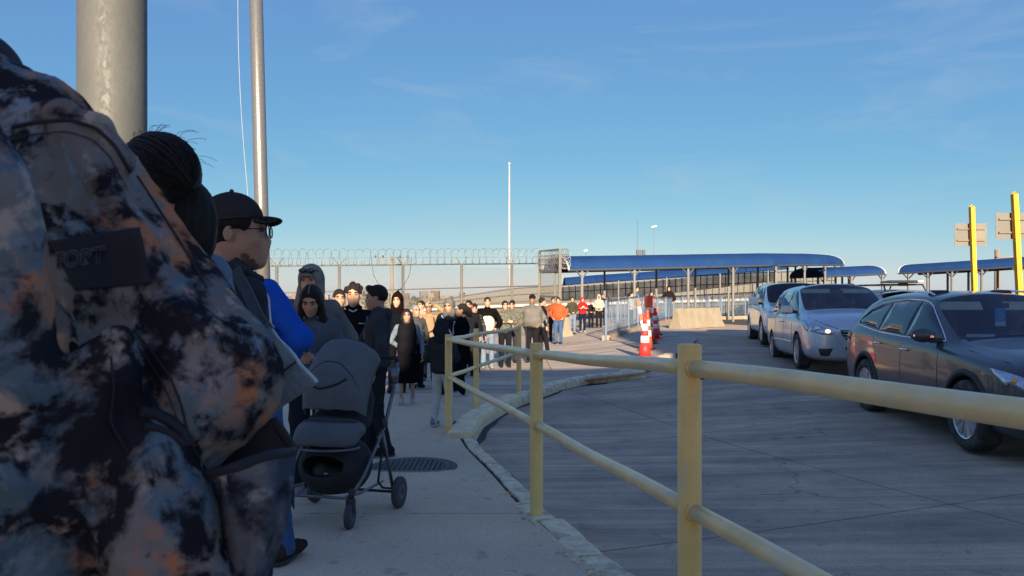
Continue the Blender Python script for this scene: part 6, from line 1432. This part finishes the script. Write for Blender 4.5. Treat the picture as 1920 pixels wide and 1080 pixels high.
# ---------------------------------------------------------------- stroller
M_scan = mat('stroller_canopy_fabric', (.115, .122, .13), .85, 0, .10, 10, .25, 90); M_sdark = mat('stroller_black_fabric', (.022, .023, .027), .9, 0, .2, 12, .3, 60); M_tub = mat('stroller_frame_grey', (.16, .165, .18), .35, .7, .08)
st = thing('stroller', 'dark grey baby stroller with its canopy down and a black basket below', 'stroller', (-1.155, 4.91, base(-1.155, 4.91)), R(-13)); st.rotation_euler = (R(-2.6), 0, R(-13))
def can(u, v):    # u across (-1..1 arc), v from the top back to the lower front rim
    x = (u - .5) * 2; a = v; z = 1.16 - .055 * abs(x) ** 4 * 1.1 - .44 * a ** 1.25; y = .08 - .26 * math.sin(min(1, a * 1.15) * 1.45) + .10 * abs(x) ** 3; w = .198 + .022 * math.sin(a * 2.6)
    xx = math.sin(x * 1.45) / math.sin(1.45) * w; z -= .30 * (1 - math.cos(x * 1.45)) * .30 * (1 - a); y += (1 - math.cos(x * 1.45)) * .09
    return (xx, y - .06, z + .003 * math.sin(x * 17 + a * 9))
MB().shell(can, 28, 24, .006).build('canopy', M_scan, st, True, True)
def cl(u, v, o=.004): p = Vector(can(u, v)); return p + Vector((0, -o, o * .4))
MB().tube([cl(.06 + .88 * i / 24, .82 - .42 * math.sin(math.pi * i / 24)) for i in range(25)], .0045, 6).build('canopy_seam', M_sdark, st, True)
MB().tube([cl(i / 24, .985) for i in range(25)], .008, 6).build('canopy_hem', M_scan, st, True)
MB().tube([cl(.22 + .5 * i / 16, .62 + .14 * math.sin(math.pi * i / 16), .008) for i in range(17)], .005, 6).build('vent_zip', M_sdark, st, True)
MB().shell(lambda u, v: cl(.24 + .46 * u, .60 + (.02 + .13 * math.sin(math.pi * u)) * v, .010), 14, 4, .004).build('vent_flap', M_scan, st, True, True)
g = SDF(.012); g.ell((0, .10, .74), (.19, .14, .20), .05).ell((0, .02, .62), (.20, .20, .10), .05).cap((-.12, .13, .95), (.12, .13, .95), .07, .07, .05); sdfobj(g, 'seat', M_sdark, st, .006, 18, 2)
g = SDF(.010); g.ell((0, -.12, .575), (.225, .20, .095), .04).ell((0, -.20, .53), (.215, .15, .09), .04).ell((0, -.20, .43), (.20, .20, .09), .02, True).cut((0, 0, -1), -.455); sdfobj(g, 'foot_cover', M_scan, st, .004, 16, 4)
MB().tube([(.215 * math.cos(a), -.16 - .185 * math.sin(a), .475) for a in [math.pi * i / 20 for i in range(21)]], .009, 6).build('foot_cover_edge', M_tub, st, True)
for k, q in enumerate((.02, .055)): MB().tube([((.20 - q) * math.cos(a), -.12 - (.17 - q) * math.sin(a), .62 + q * .7 + .02 * math.sin(a)) for a in [math.pi * i / 20 for i in range(21)]], .004, 5).build('seam', M_sdark, st, True)
g = SDF(.011); g.ell((0, -.04, .34), (.235, .25, .20), .03).ell((0, -.16, .36), (.15, .17, .08), .01, True).cut((0, 0, 1), .54).cut((0, 0, -1), -.17); sdfobj(g, 'basket', M_sdark, st, .005, 20, 6)
MB().tube([(-.235, .18, .20), (-.245, -.20, .20), (-.18, -.30, .185), (.18, -.30, .185), (.245, -.20, .20), (.235, .18, .20)], .010, 8).build('basket_rim', M_tub, st, True)
g = SDF(.012); g.ell((-.04, -.16, .30), (.07, .06, .08), .02).ell((.06, -.12, .28), (.08, .07, .07), .02); sdfobj(g, 'bag_in_basket', mat('dark_bag', (.02, .02, .024), .6), st, .008, 30, 5)
rs = random.Random(4); m = MB()
for i in range(7): m.sphere((-.06 + rs.uniform(-.05, .09), -.225, .27 + rs.uniform(-.03, .06)), (rs.uniform(.006, .016), .006, .005), 8, 5)
m.build('bag_print', mat('pale_print', (.45, .45, .42), .7), st)
for s in (-1, 1):
    MB().tube([(s * .255, .36, 1.00), (s * .262, .28, .80), (s * .262, .14, .58), (s * .26, .03, .50)], .013, 10).build('push_tube', M_tub, st, True)
    MB().tube([(s * .265, .14, .60), (s * .262, .0, .46), (s * .25, -.16, .30), (s * .22, -.27, .19)], .0125, 10).build('frame_tube', M_tub, st, True)
    MB().tube([(s * .268, .08, .56), (s * .272, .18, .34), (s * .275, .28, .12)], .012, 10).build('rear_tube', M_tub, st, True)
    MB().tube([(s * .27, .24, .14), (s * .262, .12, .17), (s * .255, .06, .22), (s * .26, .10, .40)], .008, 8).build('basket_stay', M_sdark, st, True)
    MB().sphere((s * .265, .12, .60), (.025, .035, .035), 12, 8).build('hinge', M_plast, st, True)
    for nm, x, y, r, w in (('front_wheel', s * .225, -.30, .078, .042), ('rear_wheel', s * .315, .29, .108, .045)):
        wv = bpy.data.objects.new(nm, None); COL.objects.link(wv); wv.parent = st; wv.location = (x, y, r); wv.rotation_euler = (0, R(90), R(8) if nm == 'front_wheel' else 0)
        MB().lathe([(r * .72, -w * .42), (r * .95, -w * .42), (r, -w * .2), (r, w * .2), (r * .95, w * .42), (r * .72, w * .42)], 28).build('tyre', mat('stroller_tyre', (.05, .055, .065), .75), wv, True); MB().lathe([(r * .72, -w * .36), (r * .2, -w * .5), (r * .2, w * .5), (r * .72, w * .36)], 20).build('hub', mat('hub_grey', (.09, .095, .105), .5), wv, True)
    o = MB().box((s * .225, -.29, .135), (.055, .05, .10)).build('fork', M_plast, st); bevel_obj(o, .012, 2); MB().tube([(s * .222, -.28, .18), (s * .22, -.27, .24)], .018, 10).build('fork_stem', M_plast, st, True)
    MB().tube([(s * .225, -.30, .078), (s * .225 - .035, -.30, .078)], .008, 6).build('axle_pin', M_tub, st)
MB().tube([(-.315, .29, .108), (.315, .29, .108)], .010, 8).build('rear_axle', M_plast, st, True)
MB().tube([(-.255, .36, 1.00), (-.24, .385, 1.03), (0, .39, 1.035), (.24, .385, 1.03), (.255, .36, 1.00)], .016, 10).build('handlebar', M_sdark, st, True)
cup = MB().lathe([(.034, 0), (.041, .11), (.038, .11), (.031, .01)], 16, c=(.285, .22, .86)).build('cup_holder', M_tub, st, True)

# ---------------------------------------------------------------- bicycle beside the man in the tan jacket
q = P(800, 700, 14.1); bk = thing('bicycle', 'dark bicycle standing in front of the man in the tan jacket', 'bicycle', (q.x, 14.1, base(q.x, 14.1)), R(72))
for x in (-.5, .52):
    wv = bpy.data.objects.new('wheel', None); COL.objects.link(wv); wv.parent = bk; wv.location = (x, 0, .33); wv.rotation_euler = (R(90), 0, 0)
    MB().tube([(.315 * math.cos(a), .315 * math.sin(a), 0) for a in [2 * math.pi * i / 30 for i in range(30)]], .022, 8, closed=True).build('tyre', M_tyre, wv, True)
    m = MB(); m.tube([(.29 * math.cos(a), .29 * math.sin(a), 0) for a in [2 * math.pi * i / 30 for i in range(30)]], .008, 6, closed=True)
    for i in range(16): a = 2 * math.pi * i / 16; m.tube([(0, 0, .02 * (-1) ** i), (.29 * math.cos(a), .29 * math.sin(a), 0)], .003, 4)
    m.build('rim', M_alu, wv)
M_bfr = mat('bike_frame', (.03, .03, .035), .3, .3)
MB().tube([(-.5, 0, .33), (-.08, 0, .28), (-.22, 0, .80), (-.5, 0, .33)], .014, 6).tube([(-.08, 0, .28), (.38, 0, .78), (-.20, 0, .74)], .017, 6).tube([(.36, 0, .95), (.40, 0, .72), (.52, 0, .33)], .016, 6).build('frame', M_bfr, bk)
MB().tube([(.28, -.28, 1.0), (.35, -.1, .98), (.35, .1, .98), (.28, .28, 1.0)], .013, 6).build('handlebar', M_bfr, bk); MB().sphere((-.24, 0, .86), (.13, .07, .03), 12, 6).build('saddle', M_plast, bk, True)
MB().lathe([(.09, -.01), (.09, .01), (.001, .01)], 20, Matrix.Rotation(R(90), 3, 'X'), (-.08, 0, .28)).build('chainring', M_bfr, bk)

# ---------------------------------------------------------------- people in the vehicles
def bust(car, lx, ly, lz, label, shirt, sk='tan', s=1.0):
    Mx = Matrix.LocRotScale(car.location, car.rotation_euler, Vector((1, 1, 1))); w = Mx @ Vector((lx, ly, lz)); t = thing('person', label, 'person', w, car.rotation_euler.z)
    g = SDF(.012); g.ell((0, .018, .028), (.074, .094, .10), .02).ell((0, -.022, -.055), (.056, .064, .066), .035).cap((0, -.088, .018), (0, -.112, -.024), .012, .017, .012).cap((0, .02, -.06), (0, .03, -.20), .052, .06, .03)
    for q in (-1, 1): g.ell((q * .08, .01, 0), (.012, .02, .03), .01)
    for q in (-1, 1): g.cap((q * .26, -.06, -.42), (q * .17, -.38, -.24), .034, .026, .02).cap((q * .17, -.38, -.24), (q * .14, -.46, -.19), .032, .028, .02)
    sdfobj(g, 'body', skin(sk), t, 0); g = SDF(.016); g.ell((0, .05, -.38), (.17, .11, .22), .05).cap((-.14, .04, -.22), (.14, .04, -.22), .06, .06, .05)
    for q in (-1, 1): g.cap((q * .18, .04, -.24), (q * .27, -.04, -.44), .055, .05, .03).cap((q * .27, -.04, -.44), (q * .19, -.30, -.29), .05, .042, .03)
    sdfobj(g, 'shirt', fabric('shirt_%d' % int(shirt[0] * 500), shirt), t, .005)
    g = SDF(.012); g.ell((0, .026, .036), (.086, .105, .102), .02).ell((0, -.105, -.055), (.074, .082, .118), .01, True).cut((0, -.35, -1), .09); sdfobj(g, 'hair', M_hair, t, .003)
    for q in (-1, 1): MB().sphere((q * .032, -.088, .012), (.013, .009, .009), 8, 5).build('eye', M_eye, t)
    return t
bust(van, .38, -.22, 1.36, 'driver of the silver minivan behind the steering wheel', (.10, .10, .13), 'light')
bust(van, -.38, -.22, 1.34, 'passenger of the silver minivan seen through the windscreen', (.40, .30, .16), 'light')
bust(suv, .37, .10, 1.32, 'driver of the dark grey sport utility vehicle behind its windscreen', (.05, .05, .06), 'tan')

# ---------------------------------------------------------------- the person in the camouflage jacket right in front of the camera
pc = person('person in a blurred orange, blue and black camouflage jacket filling the left foreground', 0, 0, .95, 180, (.02, .02, .025), (.03, .035, .05), X=-.80, H=1.80, hairs=('short', None), vox=.012, arm=(((.30, .02, 1.14), (.20, -.12, 1.0)), 'down'), group=None)
for c_ in pc.children: 
    if c_.name.startswith('jacket'): c_.name = 'shirt'
def pxr(r, Y): return r * Y / FPX
g = SDF(.0052)
def ch(pts, Y, k=.02, sq=1.0):
    Ps = [tuple(P(a, b, (Y if len(c) == 0 else c[0]))) for a, b, r, *c in pts]; rs2 = [pxr(r, Y) for a, b, r, *c in pts]; g.chain(Ps, rs2, k)
ch([(-330, 330, 250), (-60, 420, 250), (60, 640, 240), (80, 900, 260), (90, 1300, 280)], 1.02, .05)         # trunk
ch([(-300, 250, 150), (-75, 190, 95), (58, 262, 102), (145, 374, 108), (208, 466, 110), (262, 542, 110), (325, 628, 112), (384, 694, 110)], .90, .04)        # shoulder and upper arm
ch([(384, 694, 110), (401, 728, 108), (392, 742, 102), (330, 782, 94), (230, 830, 92)], .86, .035)                             # elbow and forearm
ch([(225, 640, 34), (196, 700, 62), (150, 790, 84), (100, 900, 98), (55, 1060, 108), (40, 1300, 120)], .755, .018)               # front fold of the sleeve
ch([(255, 780, 30), (270, 860, 70), (300, 980, 104), (325, 1150, 120), (330, 1350, 120)], .775, .018)            # lower fold
ch([(-80, 220, 62), (-40, 330, 64), (-8, 450, 64), (20, 570, 62), (30, 700, 66), (0, 860, 80), (-40, 1100, 90)], .70, .02)                       # left lapel fold
ch([(110, 215, 26), (190, 330, 26), (262, 455, 25), (325, 560, 22), (390, 640, 18)], .835, .02)                  # long ridge
ch([(40, 215, 24), (110, 208, 24), (180, 240, 22), (232, 305, 20)], .845, .01)                                    # yoke
ch([(270, 650, 24), (340, 610, 24), (410, 640, 20)], .815, .03)
V, Q = g.mesh(); V = relax(V, Q, 2); N_ = normals(V, Q)
Vr = np.stack([V[:, 0] * .8 + V[:, 2] * .6, V[:, 1], (V[:, 2] * .8 - V[:, 0] * .6) * .45], 1)
V = V + N_ * (vnoise(V * np.array((1, 1, .6)), 18, 3) * .006 + vnoise(V * np.array((1.2, 1, .7)), 48, 9) * .0025 + (.4 - np.abs(vnoise(Vr, 17, 21)) ** .6) * .014 + (.4 - np.abs(vnoise(V * np.array((.5, .5, 1.3)), 15, 33)) ** .6) * .008)[:, None]
jk = adopt(link('camouflage_jacket', fastmesh(V, Q), M_camo), pc)
bvj = BVHTree.FromPolygons([Vector(v) for v in V], [tuple(q) for q in Q]); eye = Vector((0, 0, EYE))
def onj(px, py, off=.003):
    d = (P(px, py, 1.0) - eye).normalized(); h = bvj.ray_cast(eye + d * .2, d); q = h[0] if h[0] is not None else eye + d * .9; return q - d * off
M_trim = mat('black_trim', (.018, .019, .026), .85)
def jtube(pts, r, name, m=M_trim, off=.002, parent=None):
    P2 = []
    for a, b in zip(pts, pts[1:]):
        for k in range(6): P2.append((a[0] + (b[0] - a[0]) * k / 6, a[1] + (b[1] - a[1]) * k / 6))
    P2.append(pts[-1]); Q2 = [onj(x, y, off) for x, y in P2]
    Q3 = [Q2[0]] + [(Q2[i - 1] + Q2[i] * 2 + Q2[i + 1]) / 4 for i in range(1, len(Q2) - 1)] + [Q2[-1]]
    o = MB().tube(Q3, r, 8).build(name, m, None, True); adopt(o, parent or pc); return o
jtube([(22, 238), (70, 228), (130, 224), (180, 240), (215, 272), (245, 322)], .0022, 'yoke_seam')
jtube([(262, 772), (290, 776), (320, 790), (342, 812), (352, 836)], .0065, 'pocket_slit'); jtube([(270, 800), (298, 803), (325, 815), (346, 836)], .004, 'pocket_slit')
jtube([(249, 618), (282, 655), (318, 705), (340, 760), (352, 815)], .0013, 'sleeve_seam'); jtube([(236, 624), (268, 662), (302, 712), (326, 768), (337, 805)], .0007, 'sleeve_stitching', M_plast)
jtube([(360, 836), (392, 892), (415, 960), (430, 1040), (436, 1078)], .0014, 'side_seam'); jtube([(208, 668), (214, 730), (206, 790), (240, 850)], .0012, 'sleeve_seam')
jtube([(258, 330), (310, 410), (356, 482), (388, 540)], .0012, 'back_seam'); jtube([(20, 262), (70, 250), (128, 246), (175, 262), (205, 292), (230, 338)], .0007, 'yoke_stitching', M_plast)
# dark label with outlined lettering
def jpatch(poly, n, name, m, off):
    """quad poly (4 corners, curved by the cloth) on the jacket"""
    (a, b, c, d) = [Vector((x, y, 0)) for x, y in poly]; k = MB()
    def f(u, v): q = a.lerp(b, u).lerp(d.lerp(c, u), v); return onj(q.x, q.y, off)
    k.shell(f, n, n, -.001); o = k.build(name, m, None, True, True); adopt(o, pc); return o
jpatch([(92, 452), (262, 425), (285, 532), (140, 545)], 18, 'label_patch', M_trim, .0018)
fc = bpy.data.curves.new('lettering', 'FONT'); fc.body = 'FORT'; fc.size = 1.0; fc.space_character = .88; fc.align_x = 'LEFT'
def textmesh(body, off=0.0):
    fc = bpy.data.curves.new('txt', 'FONT'); fc.body = body; fc.size = 1.0; fc.space_character = .9; fc.offset = off; o = bpy.data.objects.new('txt', fc); COL.objects.link(o); dg = bpy.context.evaluated_depsgraph_get(); me = bpy.data.meshes.new_from_object(o.evaluated_get(dg)); bpy.data.objects.remove(o); return me
def lettering(off, m, lift, name):
    me = textmesh('FORT', off); xs = [v.co.x for v in me.vertices]; W_ = 2.45
    for v in me.vertices:
        u = v.co.x / W_; q = Vector((104 + 96 * u, 503 - 14 * u - v.co.y * 40 + v.co.x * 0, 0)); v.co = onj(q.x, q.y, lift)
    o = link(name, me, m); adopt(o, pc); return o
bpy.data.curves.remove(fc)
lettering(.055, mat('letter_outline', (.10, .09, .10), .8), .0036, 'letter_outline'); lettering(-.012, mat('letter_fill', (.02, .013, .02), .8), .0044, 'lettering')
# gaping pocket
def lerp2(t, pts):
    n = len(pts) - 1; i = min(n - 1, int(t * n)); f = t * n - i; return (pts[i][0] + (pts[i + 1][0] - pts[i][0]) * f, pts[i][1] + (pts[i + 1][1] - pts[i][1]) * f)
top_f = [(378, 892), (430, 882), (490, 866), (535, 852), (550, 846)]; Lb = [(378, 892), (405, 960), (425, 1040), (432, 1120), (435, 1200)]; Rb = [(550, 846), (543, 930), (528, 1000), (505, 1060), (470, 1120)]
def pouch(u, v):
    a = lerp2(v, Lb); b = lerp2(v, Rb); t0 = lerp2(u, top_f); x = a[0] + (b[0] - a[0]) * u; y = a[1] + (b[1] - a[1]) * u
    y += (t0[1] - (top_f[0][1] + (top_f[-1][1] - top_f[0][1]) * u)) * (1 - v); Yd = .80 - .050 * math.sin(math.pi * min(1, u * .9 + .05)) * (1 - .3 * v) + .02 * u + .004 * math.sin(u * 14 + v * 5); return P(x, y, Yd)
adopt(MB().shell(pouch, 24, 24, .004).build('pocket', camo('camo_pocket', 11, [((.17, .18, .20), 0), ((.06, .08, .11), .52), ((.022, .023, .032), .56), ((.40, .37, .36), .60)]), None, True, True), pc)
adopt(MB().tube([pouch(i / 24, .005) for i in range(25)], .006, 8).build('pocket_trim', M_trim, None, True), pc)
adopt(MB().tube([pouch(.995, i / 20) for i in range(21)], .0035, 8).build('pocket_piping', mat('grey_piping', (.14, .15, .17), .7), None, True), pc)
back_e = [(372, 886), (420, 850), (470, 818), (515, 790), (552, 846)]
def lining(u, v): a = lerp2(u, back_e); b = lerp2(u, top_f); return P(a[0] + (b[0] - a[0]) * v * .2, a[1] + v * 110, .875 - .01 * math.sin(math.pi * u))
adopt(MB().shell(lining, 20, 8, .003).build('pocket_lining', M_trim, None, True, True), pc); adopt(MB().tube([lining(i / 20, 0) for i in range(21)], .006, 8).build('lining_trim', M_trim, None, True), pc)
# dark hood gathered at the collar
g = SDF(.008); g.ell(tuple(P(-60, 130, .95)), (.06, .07, .055), .02).ell(tuple(P(-150, 120, 1.0)), (.10, .09, .06), .03); V, Q = g.mesh(); V = relax(V, Q); adopt(link('hood_lining', fastmesh(V, Q), M_trim), pc)
